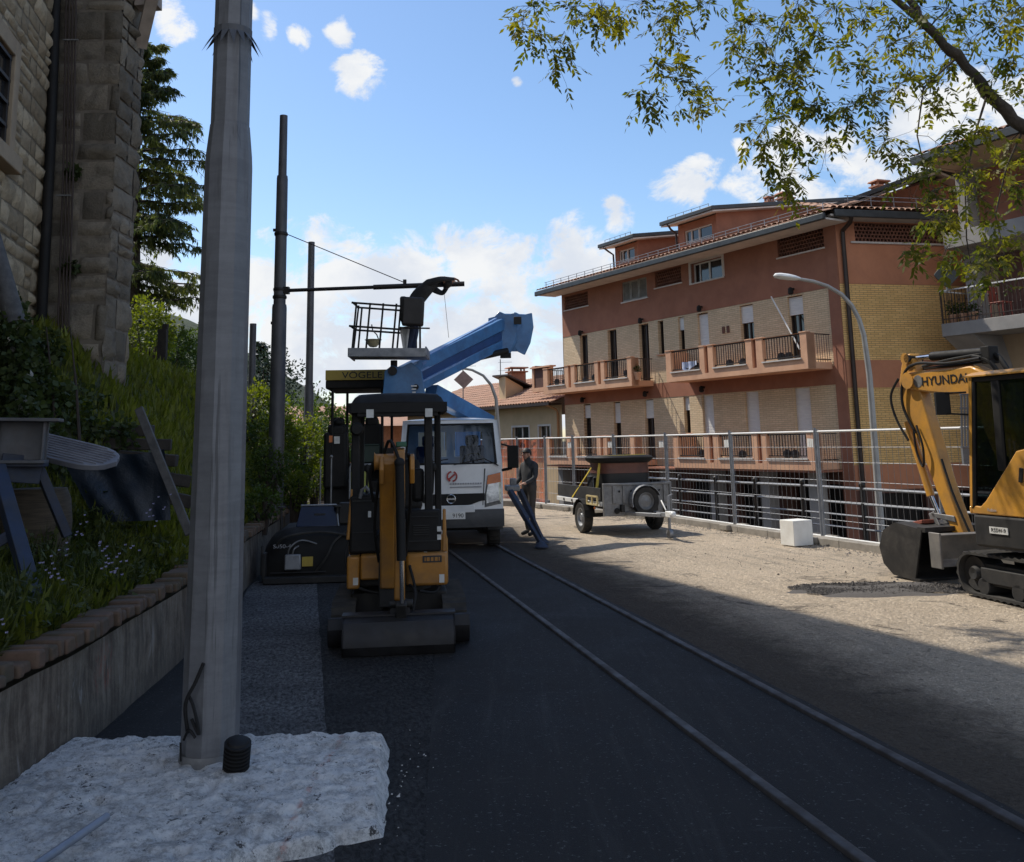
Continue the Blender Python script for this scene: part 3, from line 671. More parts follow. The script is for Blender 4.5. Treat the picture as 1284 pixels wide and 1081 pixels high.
# ------------------------------------------------------------------ concrete foundation pad, main pole
pad = MB()
PC = [(-2.80, 6.44), (-.80, 6.44), (-.655, 5.14), (-1.05, 4.80), (-1.6, 4.70), (-2.75, 4.62)]
def inpad(u, v):
    l0, l1 = Vector((-2.84, 4.2)), Vector((-2.80, 6.46)); r0, r1 = Vector((-.66, 5.06)), Vector((-.82, 6.44))
    if u > .99: pass
    a = l0.lerp(l1, v); b = r0.lerp(r1, v); p = a.lerp(b, u)
    if v < .5: p.y -= (.5 - v) * .5 * math.sin(PI * min(1, u * 1.0)) * (1.2 if u < .7 else .6)
    p.x += .02 * noise.noise(Vector((v * 8, 3, 0))) * (u > .5); p.y += .03 * noise.noise(Vector((u * 11, 7, v))) 
    return p
NU, NV = 170, 130; vs = []
for j in range(NV + 1):
    for i in range(NU + 1):
        u, v = i / NU, j / NV; p = inpad(u, v)
        e = min(1 - u, v, 1 - v); k = min(1, e / .028)
        big = noise.noise(Vector((p.x * 2.2, p.y * 2.2, 0))); n1_ = noise.noise(Vector((p.x * 9, p.y * 9, 1))); n2_ = noise.noise(Vector((p.x * 24, p.y * 24, 2)))
        n3_ = noise.noise(Vector((p.x * 15, p.y * 15, 6))); n4_ = noise.noise(Vector((p.x * 44, p.y * 44, 9))); z = .118 + .020 * big + .014 * max(-.3, n1_) + .012 * abs(n3_) + .009 * n2_ + .005 * n4_ - .10 * max(0, noise.noise(Vector((p.x * 7.5, p.y * 7.5, 11))) - .30)
        bite = sm(.62, .86, u) * sm(.22, .02, v) * (.6 + .8 * noise.noise(Vector((u * 9, v * 9, 4))))
        z -= .13 * max(0, bite)
        vs.append((p.x, p.y, max(-.03, z) * (.15 + .85 * k) - .03 * (1 - k)))
pad.add(vs, [(j * (NU + 1) + i, j * (NU + 1) + i + 1, (j + 1) * (NU + 1) + i + 1, (j + 1) * (NU + 1) + i) for j in range(NV) for i in range(NU)])
tag(pad.build('concrete_foundation', m_pad, angle=55), 'rough white chiselled concrete slab around the foot of the nearest pole', 'concrete slab')

pole = empty('tram_pole', (-1.82, 5.98, .08), -1, 'big weathered steel pole in the foreground standing on the rough white slab', 'pole')
oct_ = lambda r, z: [(r * math.cos(PI / 5 * k + .35), r * math.sin(PI / 5 * k + .35), z) for k in range(10)]
def ngon(mb, prof, n=10, ph=.35):
    vs = [(r * math.cos(2 * PI / n * k + ph), r * math.sin(2 * PI / n * k + ph), z) for r, z in prof for k in range(n)]
    mb.add(vs, [(i * n + j, i * n + (j + 1) % n, (i + 1) * n + (j + 1) % n, (i + 1) * n + j) for i in range(len(prof) - 1) for j in range(n)] + [tuple((len(prof) - 1) * n + j for j in range(n))])
mb = MB(); ngon(mb, [(.166, -.06), (.163, .6), (.156, 1.6), (.151, 2.6), (.148, 3.60), (.144, 3.68), (.125, 3.88)]); mb.build('lower_section', m_pole, pole, angle=24)
mb = MB(); ngon(mb, [(.122, 3.82), (.120, 4.6), (.118, 6.5), (.116, 9)]); mb.build('upper_section', m_pole, pole, angle=24)
mb = MB()                                                    # torn spiky plastic collar
for k in range(16):
    a = 2 * PI * k / 16 + .1; b = a + 2 * PI / 16; q = rnd.uniform(.7, 1.1); mid = (a + b) / 2 + rnd.uniform(-.06, .06)
    r0 = .125; P = [(r0 * math.cos(a), r0 * math.sin(a), 4.50), (r0 * math.cos(b), r0 * math.sin(b), 4.50), ((.148 + .05 * q) * math.cos(mid), (.148 + .05 * q) * math.sin(mid), 4.50 - .125 * q)]
    mb.add(P, [(0, 1, 2)])
    mb.add([(r0 * math.cos(a), r0 * math.sin(a), 4.50), (r0 * math.cos(b), r0 * math.sin(b), 4.50), (r0 * math.cos(b), r0 * math.sin(b), 4.54), (r0 * math.cos(a), r0 * math.sin(a), 4.54)], [(0, 1, 2, 3)])
mb.build('spiky_collar', M('grey_torn_plastic', (.09, .092, .1), None, 8, .6), pole, smooth=False)
mb = MB(); mb.lathe([(.168, .08), (.175, .035), (.174, 0), (.20, -.06)], n=24, cap=False); mb.build('base_collar', m_galvd, pole)
def padz(X, Y): return .125
mb = MB()
for pts, r in (([(-.075, -.17, .22), (-.085, -.195, .38), (-.03, -.20, .50), (.01, -.195, .60)], .011), ([(-.075, -.175, .42), (-.035, -.20, .36), (.0, -.20, .22), (-.05, -.19, .30)], .010), ([(-.1, -.16, .18), (-.06, -.195, .24), (-.02, -.2, .2)], .008), ([(-.125, -.14, .16), (-.12, -.14, .06)], .006)):
    hose(mb, pts, r, 6)
mb.build('cable_stub', m_black, pole)
cd = MB(); p0 = Vector((-1.60, 5.74, .09)); dr = Vector((.10, -.22, .8)).normalized()
for k in range(9):
    a = p0 + dr * k * .022; cd.path([a, a + dr * .009, a + dr * .012, a + dr * .02, a + dr * .023], [.062, .062, .074, .074, .062], 18, cap=(k in (0, 8)))
e_ = p0 + dr * 9 * .022; cd.path([e_, e_ + dr * .012, e_ + dr * .02], [.062, .055, .03], 18); tag(cd.build('conduit_end', m_black), 'stub of black corrugated conduit poking out of the white slab beside the pole foot', 'conduit')
pp = MB(); pp.tube(at(20, 1102, 4.30), at(134, 1024, 4.86), .019, n=14); o = pp.build('steel_pipe', M('grey_blue_pipe', (.24, .26, .31), (.18, .2, .24), 8, .45, .3))
tag(o, 'thin grey blue pipe lying across the near corner of the white slab', 'pipe')

# ================================================================== VEGETATION
def rv(q): 
    while 1:
        v = Vector((q.uniform(-1, 1), q.uniform(-1, 1), q.uniform(-1, 1)))
        if .05 < v.length < 1: return v.normalized()
def crown(mb, c, r, n, size, q, lump=.35, freq=1.6, shell=.55, droop=.2, aspect=.55, thr=-.25):
    c = Vector(c); r = Vector(r if isinstance(r, tuple) else (r, r, r)); off = q.uniform(0, 50); k = 0; tries = 0
    while k < n and tries < n * 6:
        tries += 1
        d = rv(q); rad = (shell + (1 - shell) * q.random()) ** .8
        nn = noise.noise(d * freq + Vector((off, 0, 0))); n2_ = noise.noise(d * freq * 3 + Vector((0, off, 0)))
        if n2_ < thr and q.random() < .85: continue
        s_ = rad * (1 + lump * nn * 1.6 + .18 * n2_)
        p = c + Vector((d.x * r.x, d.y * r.y, d.z * r.z)) * s_
        dr = (d + rv(q) * .9 + Vector((0, 0, -droop))).normalized()
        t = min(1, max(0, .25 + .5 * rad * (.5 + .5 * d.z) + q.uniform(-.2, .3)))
        L_ = size * q.uniform(.6, 1.3)
        mb.leaf(p, dr, rv(q), L_, L_ * aspect, 0, t); k += 1
def shrub(name, c, r, n, size, mat_, label, cat='bush', group=None, seed=1, stem=True, base=None, **kw):
    q = random.Random(seed); c = Vector(c); r = r if isinstance(r, tuple) else (r, r, r)
    bz = base if base is not None else max(-2, bank_z(c.x, c.y) if c.x < wx(c.y) else 0)
    root = empty(name, (c.x, c.y, bz), 0, label, cat, group)
    mb = MB(); crown(mb, (0, 0, c.z - bz), r, n, size, q, **kw); mb.build('foliage', mat_, root, smooth=False)
    if stem:
        mb = MB()
        for k in range(5):
            e = rv(q); e = Vector((e.x * r[0] * .6, e.y * r[1] * .6, c.z - bz + e.z * r[2] * .5))
            mb.path([(e.x * .15, e.y * .15, -.1), (e.x * .5, e.y * .5, e.z * .55), e], [.05, .035, .012], 6)
        mb.build('stem', m_twig, root)
    return root
def shrub_px(px, py, Y, rx_, rz_, n, size, mat_, label, seed, name='bush', ry=None, **kw):
    return shrub(name, at(px, py, Y), (rx_, ry or rx_, rz_), n, size, mat_, label, seed=seed, **kw)
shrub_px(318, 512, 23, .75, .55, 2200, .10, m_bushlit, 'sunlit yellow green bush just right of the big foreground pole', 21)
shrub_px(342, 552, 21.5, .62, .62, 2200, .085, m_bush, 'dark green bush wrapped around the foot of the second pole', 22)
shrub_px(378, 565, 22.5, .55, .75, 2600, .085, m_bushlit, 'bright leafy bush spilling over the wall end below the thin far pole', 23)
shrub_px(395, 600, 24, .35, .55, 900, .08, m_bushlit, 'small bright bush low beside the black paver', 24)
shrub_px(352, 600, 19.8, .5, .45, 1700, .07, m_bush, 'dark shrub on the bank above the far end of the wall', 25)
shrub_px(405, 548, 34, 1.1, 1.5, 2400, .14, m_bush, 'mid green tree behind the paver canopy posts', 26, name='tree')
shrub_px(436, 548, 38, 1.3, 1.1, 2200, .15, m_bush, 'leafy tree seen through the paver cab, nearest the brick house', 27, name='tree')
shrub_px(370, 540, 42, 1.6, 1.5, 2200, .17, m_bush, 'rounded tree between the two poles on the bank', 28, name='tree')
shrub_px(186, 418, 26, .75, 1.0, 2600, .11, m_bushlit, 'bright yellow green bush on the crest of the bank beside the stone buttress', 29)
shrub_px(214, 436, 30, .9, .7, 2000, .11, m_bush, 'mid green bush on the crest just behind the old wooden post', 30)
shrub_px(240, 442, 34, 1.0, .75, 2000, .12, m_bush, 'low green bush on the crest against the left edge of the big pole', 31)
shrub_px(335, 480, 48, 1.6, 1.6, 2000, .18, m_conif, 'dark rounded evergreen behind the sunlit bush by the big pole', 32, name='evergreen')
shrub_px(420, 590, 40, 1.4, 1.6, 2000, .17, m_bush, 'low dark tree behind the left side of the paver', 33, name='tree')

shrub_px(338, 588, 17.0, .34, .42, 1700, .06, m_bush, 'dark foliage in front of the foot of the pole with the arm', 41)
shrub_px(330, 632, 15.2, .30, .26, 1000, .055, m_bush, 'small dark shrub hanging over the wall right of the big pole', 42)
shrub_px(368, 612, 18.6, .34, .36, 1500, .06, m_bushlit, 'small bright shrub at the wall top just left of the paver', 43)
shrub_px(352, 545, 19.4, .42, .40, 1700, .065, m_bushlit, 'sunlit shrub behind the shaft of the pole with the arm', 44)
def conifer(loc, H, Rr, seed, label, group=None, n=1500, mat_=None, tiers=16, size=.4):
    q = random.Random(seed); root = empty('conifer', loc, 0, label, 'conifer', group)
    mb = MB(); mb.tube((0, 0, -1), (0, 0, H * .98), H * .018, .02, 6); mb.build('trunk', m_bark, root)
    mb = MB()
    for k in range(n):
        t = q.random() ** .8; z = H * (.06 + .93 * t); ti = math.floor(t * tiers) / tiers
        rr = Rr * (1 - t) ** .9 * (.55 + .45 * (1 - (t * tiers) % 1)) * q.uniform(.35, 1.08) + .05; a = q.uniform(0, 2 * PI)
        p = Vector((math.cos(a) * rr, math.sin(a) * rr, z - rr * .25)); d = Vector((math.cos(a), math.sin(a), -.45)) + rv(q) * .35
        mb.leaf(p, d, Vector((0, 0, 1)) + rv(q) * .5, size * q.uniform(.6, 1.4), size * .42, 0, min(1, max(0, .3 + .5 * t + q.uniform(-.3, .3))))
    mb.build('crown', mat_ or m_conif, root, smooth=False)
    return root
q = random.Random(5)
base_c = conifer((-34, 66, 8), 6.5, 1.7, 100, 'small dark conifer on the far wooded hillside', 'conifers on the far hillside', n=900, size=.5)
for i, (px, py, Y) in enumerate([(166, 398, 70), (178, 402, 74), (190, 405, 72), (172, 388, 84), (200, 412, 78), (212, 420, 80), (224, 432, 82), (184, 396, 92), (160, 384, 88), (206, 424, 70), (322, 498, 86), (330, 505, 80), (326, 492, 96), (412, 545, 90), (398, 540, 84), (425, 552, 88), (440, 556, 82), (366, 535, 78)]):
    o = base_c if i == 0 else copy_tree(base_c)
    p = at(px, py, Y); s_ = .7 + .06 * ((i * 7) % 9)
    o.location = (p.x, p.y, p.z - 6.3 * s_); o.scale = (s_, s_, s_); o.rotation_euler.z = i * 1.3
conifer((at(327, 430, 52).x, 52, at(327, 430, 52).z - 8.0), 8.2, 2.0, 77, 'dark tiered conifer peeping out on the right side of the big pole', n=1700, tiers=11, size=.45)

# tall cedar behind the stone building
cz = empty('cedar_tree', (-12.6, 31, 3.4), 0, 'tall cedar with drooping branches between the stone building and the big pole', 'tree')
mb = MB(); mb.path([(0, 0, -1), (.1, 0, 4), (0, 0, 8), (.05, 0, 12.4)], [.34, .26, .15, .03], 9); tw = mb
lf = MB(); q = random.Random(44)
def cedar_branch(z, a, Lb, drop):
    d = Vector((math.cos(a), math.sin(a), 0)); pts = []
    for k in range(8):
        t = k / 7; pts.append(Vector((0, 0, z)) + d * Lb * t + Vector((0, 0, Lb * (.22 * t - drop * t * t) + .06 * math.sin(9 * t + a))))
    tw.path(pts, [.055 * (1 - .85 * k / 7) for k in range(8)], 5)
    for k in range(1, 8):
        for side in (-1, 1):
            t = k / 7
            for rep in range(2):
                sd_ = (d * .5 + Vector((-d.y, d.x, 0)) * side * q.uniform(.5, 1.1)).normalized(); ls = (.45 + .5 * (1 - t)) * q.uniform(.6, 1.2) * min(1, Lb / 2.4)
                a0 = pts[k] + (pts[k - 1] - pts[k]) * q.random(); b0 = a0 + sd_ * ls + Vector((0, 0, -ls * q.uniform(.15, .55)))
                tw.path([a0, (a0 + b0) / 2 + Vector((0, 0, .06)), b0], [.016, .011, .004], 3, cap=False)
                for m_ in range(24):
                    s_ = q.random(); p = a0.lerp(b0, s_) + Vector((0, 0, .05 * (1 - s_)))
                    dd = sd_ * .3 + rv(q) * .5 + Vector((0, 0, -.35 - 1.1 * q.random()))
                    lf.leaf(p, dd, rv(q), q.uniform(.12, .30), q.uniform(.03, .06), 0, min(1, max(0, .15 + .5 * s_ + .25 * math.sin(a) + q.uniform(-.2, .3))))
for k in range(42):
    z = 3.2 + k * .215 + q.uniform(-.15, .15); a = q.uniform(-1.5, 1.35); Lb = (3.35 - .105 * max(0, k - 18)) * q.uniform(.5, 1.0)
    if z < 6.2: Lb *= .82
    cedar_branch(z, a, Lb, q.uniform(.16, .34))
tw.build('trunk', m_bark, cz, angle=60); lf.build('crown', m_cedar, cz, smooth=False)

# overhanging tree on the right
tr = empty('overhanging_tree', (10.0, 12.6, -.1), 0, 'walnut like tree leaning in from the right with leafy twigs hanging over the sky', 'tree')
TO = Vector((10.0, 12.6, -.1)); q = random.Random(12)
limb = [at(1500, 330, 12.60), at(1400, 250, 12.60), at(1330, 195, 12.67), at(1284, 160, 12.74), at(1238, 118, 12.81), at(1200, 72, 12.87), at(1165, 35, 12.87), at(1130, -8, 12.96), at(1095, -60, 13.02), at(1040, -110, 13.02)]
bk = MB(); bk.path([(10.0, 12.6, -.2), (10.05, 12.6, 1.2), (10.0, 12.6, 2.8)] + limb[0:1], [.30, .24, .2, .16], 12)
q2 = random.Random(3); limb2 = []
for a_, b_ in zip(limb, limb[1:]):
    for k in range(4): limb2.append(a_.lerp(b_, k / 4) + Vector((q2.uniform(-.03, .03), q2.uniform(-.03, .03), q2.uniform(-.035, .035))))
limb2.append(limb[-1]); bk.path(limb2, [(.118 - .085 * k / (len(limb2) - 1)) * q2.uniform(.88, 1.14) for k in range(len(limb2))], 10)
if 0: bk.path(limb, [.17, .15, .12, .105, .09, .08, .07, .06, .05, .04], 10)
nodes_t = [(p, .045) for p in limb[3:]]
def nd(pxs, rs):
    pts = [at(*p) for p in pxs]; bk.path(pts, rs, 7)
    for p, r_ in zip(pts[1:], rs[1:]): nodes_t.append((p, r_))
nd([(1165, 35, 12.87), (1100, -20, 12.60), (1020, -50, 12.46), (930, -60, 12.33), (830, -50, 12.18), (740, -45, 12.04), (680, -60, 12.04)], [.05, .045, .038, .032, .026, .02, .014])
nd([(1238, 118, 12.81), (1222, 170, 12.60), (1210, 230, 12.46), (1212, 300, 12.46), (1222, 360, 12.46)], [.018, .014, .011, .009, .006])
nd([(1200, 72, 12.87), (1158, 110, 12.60), (1150, 170, 12.46), (1168, 250, 12.33)], [.017, .013, .010, .007])
nd([(1284, 160, 12.74), (1262, 210, 12.87), (1248, 270, 13.02), (1262, 330, 13.02)], [.016, .012, .010, .007])
CLP = [(60, 20), (150, 20), (60, 90), (30, 60), (130, 110), (120, 165), (230, 30), (280, 55), (250, 50), (190, 45), (370, 40), (400, 90), (370, 160), (420, 170), (345, 255), (460, 230), (440, 215), (475, 262), (600, 60), (560, 120), (640, 110), (600, 180), (560, 60), (660, 160), (720, 180), (640, 240), (700, 230), (760, 260), (620, 310), (680, 300), (830, 280), (860, 260), (640, 360), (700, 360), (790, 370), (650, 420), (700, 440), (690, 485), (880, 60), (940, 120), (870, 170), (960, 60), (1000, 180), (1050, 200), (960, 230), (920, 260), (1060, 280), (1100, 160), (1150, 100), (1200, 60), (1250, 60), (1260, 150), (1180, 220), (1130, 40), (940, 350), (960, 390), (1080, 380), (1180, 330), (1250, 380), (1040, 420), (1000, 450), (1100, 500), (1050, 550), (1100, 560), (1180, 500), (1220, 560), (1030, 640), (1180, 640), (1150, 660), (330, 10), (500, 10), (720, 20), (800, 20), (1020, 20), (1090, 20), (1190, 10), (1270, 20), (900, 20), (760, 90), (820, 130), (1000, 110), (1080, 80), (1220, 180), (1270, 230), (730, 130), (680, 60), (420, 20), (1120, 330), (1220, 430), (1270, 470), (1060, 480), (1140, 430), (1090, 620), (1240, 640), (1200, 680)]
CLP = [(640 + a * .5016, b * .5016, 12.5 + q.uniform(-.9, .9)) for a, b in CLP]
CLP += [(700, -30, 12.18), (800, -40, 12.46), (900, -40, 12.60), (1000, -35, 12.87), (1100, -35, 12.60), (1200, -30, 13.02), (1270, -30, 13.02), (760, -60, 12.33)]
CLP += [(1310 + q.uniform(0, 160), q.uniform(-120, 260), 12.6 + q.uniform(-1, 1.0)) for _ in range(16)]
lf = MB()
def pinnate(p, d, Lr, t0):
    up = Vector((0, 0, 1)); side = d.cross(up)
    if side.length < .1: side = Vector((1, 0, 0))
    side.normalize(); n_ = q.choice((5, 7, 7, 9)); nn = side.cross(d) + rv(q) * .5
    for k in range(n_):
        s_ = .3 + .7 * (k // 2) / (n_ // 2); c = p + d * Lr * s_ + Vector((0, 0, -.25 * Lr * s_ * s_))
        if k == n_ - 1: e = d
        else: e = d * .55 + side * (1 if k % 2 else -1) * .8
        e = e + Vector((0, 0, -.4)) + rv(q) * .25
        lf.leaf(c, e, nn + rv(q) * .35, Lr * q.uniform(.42, .62), Lr * q.uniform(.17, .27), 0, min(1, max(0, t0 + q.uniform(-.25, .25))))
pts_sorted = sorted(CLP, key=lambda c: min((at(*c) - n_[0]).length for n_ in nodes_t))
for c in pts_sorted:
    P = at(*c)
    near = min(nodes_t, key=lambda n_: (n_[0] - P).length + (.4 if n_[0].z < P.z - .1 else 0) + n_[1] * -1.2)
    A = near[0]; Ld = (P - A).length
    mid = (A + P) / 2 + Vector((q.uniform(-.1, .1), q.uniform(-.1, .1), .16 * Ld * q.uniform(.2, 1)))
    m2 = (mid + P) / 2 + Vector((q.uniform(-.05, .05), 0, .06 * Ld)); r0 = min(.012, max(.0045, near[1] * .5))
    bk.path([A, (A + mid) / 2 + Vector((q.uniform(-.04, .04), 0, .06 * Ld)), mid, m2, P], [r0, r0 * .85, r0 * .7, r0 * .5, .0028], 5, cap=False)
    for p_ in (mid, m2, P): nodes_t.append((p_, .006))
    t0 = q.uniform(.1, .75); n_l = q.randint(12, 18)
    for k in range(n_l):
        b = P + Vector((q.gauss(0, .135), q.gauss(0, .16), q.gauss(0, .115))); 
        if q.random() < .25: b = m2.lerp(P, q.random()) + rv(q) * .04
        dd = (rv(q) + Vector((0, 0, -.45))).normalized(); pinnate(b, dd, q.uniform(.145, .245), t0)
        bk.path([P.lerp(m2, q.random() * .5), b, b + dd * .1], [.0028, .0022, .0015], 3, cap=False)
for _ in range(26):                                          # bare hanging twigs
    c = q.choice(CLP); A = at(*c); b = A + Vector((q.uniform(-.5, .5), q.uniform(-.1, .1), -q.uniform(.15, .5)))
    bk.path([A, (A + b) / 2 + Vector((q.uniform(-.1, .1), 0, -.08)), b], [.004, .003, .0015], 4, cap=False)
o = bk.build('trunk', m_bark, tr, angle=70); o.matrix_local = Matrix.Translation(-TO)
o = lf.build('crown', m_leaf1, tr, smooth=False); o.matrix_local = Matrix.Translation(-TO)

# grass and weeds on the bank
q = random.Random(9); mb = MB()
for k in range(60000):
    Y = 4.2 + 24 * q.random() ** 1.7; d = .22 + 5.2 * q.random() ** 1.3; X = wx(Y) - d
    if X / Y < -.62 or X / Y > -.2: continue
    z = bank_z(X, Y); cl = noise.noise(Vector((X * 2.2, Y * 2.2, 8)))
    if cl < -.25 and q.random() < .6: continue
    h = (.10 + .16 * max(0, cl + .3)) * q.uniform(.5, 1.5) * (1 + .5 * sm(7, 5, Y)); wd = h * .055 + .004 + .0004 * Y
    a = q.uniform(0, 2 * PI); lean = Vector((math.cos(a), math.sin(a), 0)) * h * q.uniform(.1, .7); s_ = Vector((-math.sin(a), math.cos(a), 0)) * wd
    p = Vector((X, Y, z - .01)); m_ = p + lean * .35 + Vector((0, 0, h * .62)); e = p + lean + Vector((0, 0, h))
    t = min(1, max(0, .45 + .5 * cl + q.uniform(-.3, .35)))
    mb.add([p - s_, p + s_, m_ + s_ * .8, m_ - s_ * .8, e], [(0, 1, 2, 3), (3, 2, 4)], 0, t)
tag(mb.build('grass', m_grass, smooth=False), 'long green grass covering the bank above the retaining wall', 'grass', kind='stuff')
mb = MB(); fl = MB()
for k in range(420):
    Y = q.uniform(4.6, 10.2); d = .20 + 1.35 * q.random(); X = wx(Y) - d; z = bank_z(X, Y)
    hgt = q.uniform(.12, .42) * (1.0 if Y < 9 else .7); n_ = q.randint(12, 26); t0 = q.uniform(.0, .7)
    for j in range(n_):
        s_ = q.random(); p = Vector((X + q.gauss(0, .05), Y + q.gauss(0, .05), z + hgt * s_)); dd = rv(q); dd.z = abs(dd.z) * .5 + .1
        L_ = q.uniform(.04, .11); mb.leaf(p, dd, Vector((0, 0, 1)) + rv(q) * .4, L_, L_ * q.uniform(.25, .55), 0, min(1, max(0, t0 + q.uniform(-.2, .3))))
    for j in range(4):
        a = q.uniform(0, 2 * PI); p = Vector((X, Y, z)); e = p + Vector((math.cos(a) * .12, math.sin(a) * .12, hgt * 1.2)); mb.leaf(p, e - p, rv(q), (e - p).length, .014, 0, t0)
for (px, py, Y) in [(130, 690, 6.9), (122, 683, 7.1), (137, 697, 6.8), (165, 685, 7.3), (58, 705, 6.6), (62, 712, 6.5), (80, 690, 7), (137, 715, 6.5), (145, 718, 6.5), (70, 725, 6.3), (190, 640, 8.4), (195, 652, 8.2), (98, 672, 7.4), (150, 700, 6.8), (108, 660, 7.8), (205, 632, 8.6), (5, 780, 5.7)]:
    for j in range(4):
        c = at(px + q.gauss(0, 5), py + q.gauss(0, 5), Y)
        for k in range(5):
            a = 2 * PI * k / 5; fl.leaf(c, Vector((math.cos(a), math.sin(a) * .6 - .5, .6)), Vector((0, -1, .4)), .013, .010)
tag(mb.build('wild_plants', m_weed, smooth=False), 'leafy weeds crowding the bed behind the brick coping', 'weeds', kind='stuff')
tag(fl.build('wildflowers', m_flower, smooth=False), 'small pale violet flowers dotted among the weeds', 'flowers', kind='stuff')
iv = empty('ivy', at(20, 560, 10.2), 0, 'dark ivy scrambling at the foot of the rubble stone wall', 'ivy'); mb = MB(); qo = iv.location
for (px, py, Y, r, n_) in [(10, 430, 9.9, .30, 420), (30, 520, 9.6, .22, 260), (28, 455, 9.8, .12, 90), (12, 485, 9.7, .2, 200), (10, 430, 10.1, .34, 500), (35, 470, 10.3, .36, 500), (10, 500, 10.0, .36, 500), (60, 505, 10.6, .34, 500), (85, 520, 11.0, .30, 420), (100, 545, 10.8, .28, 380), (50, 550, 10.0, .34, 420), (14, 390, 10.3, .22, 240), (110, 505, 11.4, .2, 220), (90, 470, 11.7, .12, 100), (60, 435, 11.2, .2, 200), (150, 545, 11.0, .22, 260), (92, 215, 11.93, .09, 70), (88, 335, 11.93, .10, 80)]:
    crown(mb, at(px, py, Y) - qo, (r, r * .6, r), n_, .075, q, shell=.2, droop=.6, aspect=.8)
mb.build('foliage', m_ivy, iv, smooth=False)
mb = MB()
for (px, py) in [(15, 560), (40, 560), (70, 560), (100, 560)]: mb.path([at(px, py, 10.4) - qo, at(px - 4, py - 70, 10.6) - qo, at(px - 12, py - 150, 10.7) - qo], [.02, .014, .006], 5)
mb.build('stem', m_twig, iv)

# ------------------------------------------------------------------ clutter on the bed
def rockmesh(c, r, seed, mat_, name, label, cat='stone', group=None, sq=(1, 1, 1)):
    g = MB(); g.ball((0, 0, 0), 1, 16, 11); vs = []
    for v in g.v:
        v = Vector(v); k = 1 + .38 * noise.noise(v * 1.1 + Vector((seed, 0, 0))) + .16 * noise.noise(v * 2.9 + Vector((0, seed, 0)))
        vs.append(Vector((v.x * r * sq[0], v.y * r * sq[1], v.z * r * sq[2])) * k)
    g.v = [tuple(v) for v in vs]; return tag(g.build(name, mat_, loc=c, angle=70), label, cat, group)
rockmesh(at(20, 440, 10.0), .06, 3, m_rock, 'pale_stone', 'topmost small pale stone showing in the ivy beside the drainpipe')
rockmesh(at(33, 470, 9.9), .055, 5, m_rock, 'pale_stone', 'small round pale stone in the middle of the ivy by the wall')
rockmesh(at(26, 508, 9.9), .11, 9, m_rock, 'pale_stone', 'biggest pale stone in the ivy just above the grey steel beam', sq=(1.3, .8, 1.0))
lp = empty('leaning_pipe', at(30, 425, 10.1), 0, 'fat grey pipe with a dark band leaning against the rubble wall at the left edge', 'pipe')
g = MB(); g.tube(at(-14, 290, 10.2) - lp.location, at(20, 406, 10.1) - lp.location, .105, n=16); g.build('pipe_body', m_post, lp)
g = MB(); g.tube(at(2, 355, 10.15) - lp.location, at(7, 368, 10.14) - lp.location, .112, n=16); g.build('dark_band', m_black, lp)

ib = MB(); A, B_ = at(-110, 552, 7.6), at(60, 553, 7.9)
for dz, hh, ww in ((.165, .026, .27), (-.165, .026, .27)): ib.beam(A + Vector((0, 0, dz)), B_ + Vector((0, 0, dz)) + Vector((.10 if dz > 0 else .0, 0, 0)), ww, hh)
ib.beam(A, B_, .022, .305)
for t in (.62, .97): ib.beam(A.lerp(B_, t), A.lerp(B_, t) + (B_ - A).normalized() * .016, .235, .304)
tag(ib.build('steel_beam', m_ibeam, bevel=.004), 'heavy grey steel beam laid across the blue trestle on the bed', 'beam')
ts = empty('trestle', (-4.1, 7.8, bank_z(-4.1, 7.8)), 0, 'dark blue steel trestle holding up the grey beam at the left edge', 'trestle')
def tsl(name, *segs):
    g = MB()
    for a, b, w_, h_ in segs: g.beam(a - ts.location, b - ts.location, w_, h_)
    g.build(name, m_navy, ts, bevel=.006)
tsl('leg', (at(-4, 585, 7.6), at(50, 776, 7.1), .11, .075)); tsl('leg', (at(48, 585, 8.0), at(84, 672, 8.15), .10, .07)); tsl('leg', (at(-60, 585, 7.7), at(-110, 740, 7.4), .10, .07))
tsl('cross_bar', (at(-60, 712, 7.25), at(18, 668, 7.4), .06, .08)); tsl('head_plate', (at(-70, 582, 7.7), at(58, 583, 7.92), .26, .03)); tsl('gusset', (at(0, 586, 7.72), at(52, 590, 7.95), .02, .22), )
g = MB(); p = at(44, 640, 8.7)
g.lathe([(.0, .0), (.27, .0), (.30, .18), (.31, .36), (.29, .56), (.25, .66), (0, .66)], n=24); tag(g.build('cable_drum', m_drum, loc=(p.x, p.y, bank_z(p.x, p.y) + .0)), 'worn brown drum standing in the weeds under the steel beam', 'drum')
g = MB(); n_ = 26; out = []
for k in range(n_):
    t = k / (n_ - 1); x = -1.1 + 1.1 * t; y = .21 * max(0, 1 - max(0, (t - .70) / .30) ** 2.2) ** .5; out.append((x, y))
pg = [(x, y, 0) for x, y in out] + [(x, -y, 0) for x, y in reversed(out)]
g.prism(pg, (0, 0, .05))
for k in range(-4, 5):
    yy = k * .042; xe = max((x for x, y in out if y > abs(yy) + .012), default=-.1); g.beam((-1.08, yy, .054), (xe - .02, yy, .054), .012, .014)
p = at(146, 585, 8.35); o = g.build('ribbed_panel', m_pvc, loc=p, bevel=.012); o.rotation_euler = (R(20), R(13), R(-8)); tag(o, 'pale grey ribbed panel with a rounded tip sticking out from under the steel beam', 'panel')
g = MB(); T0, T1, T2, T3 = at(66, 553, 10.1), at(206, 562, 10.0), at(214, 652, 9.9), at(120, 655, 9.9)
g.grid(lambda u, v: T3.lerp(T2, u).lerp(T0.lerp(T1, u), v) + Vector((0, .07 * noise.noise(Vector((u * 4, v * 2.5, 1))) + .012 * math.sin(u * 19 + v * 2), .03 * math.sin(u * 6) * v - .07 * math.sin(PI * u) * v)), 46, 20)
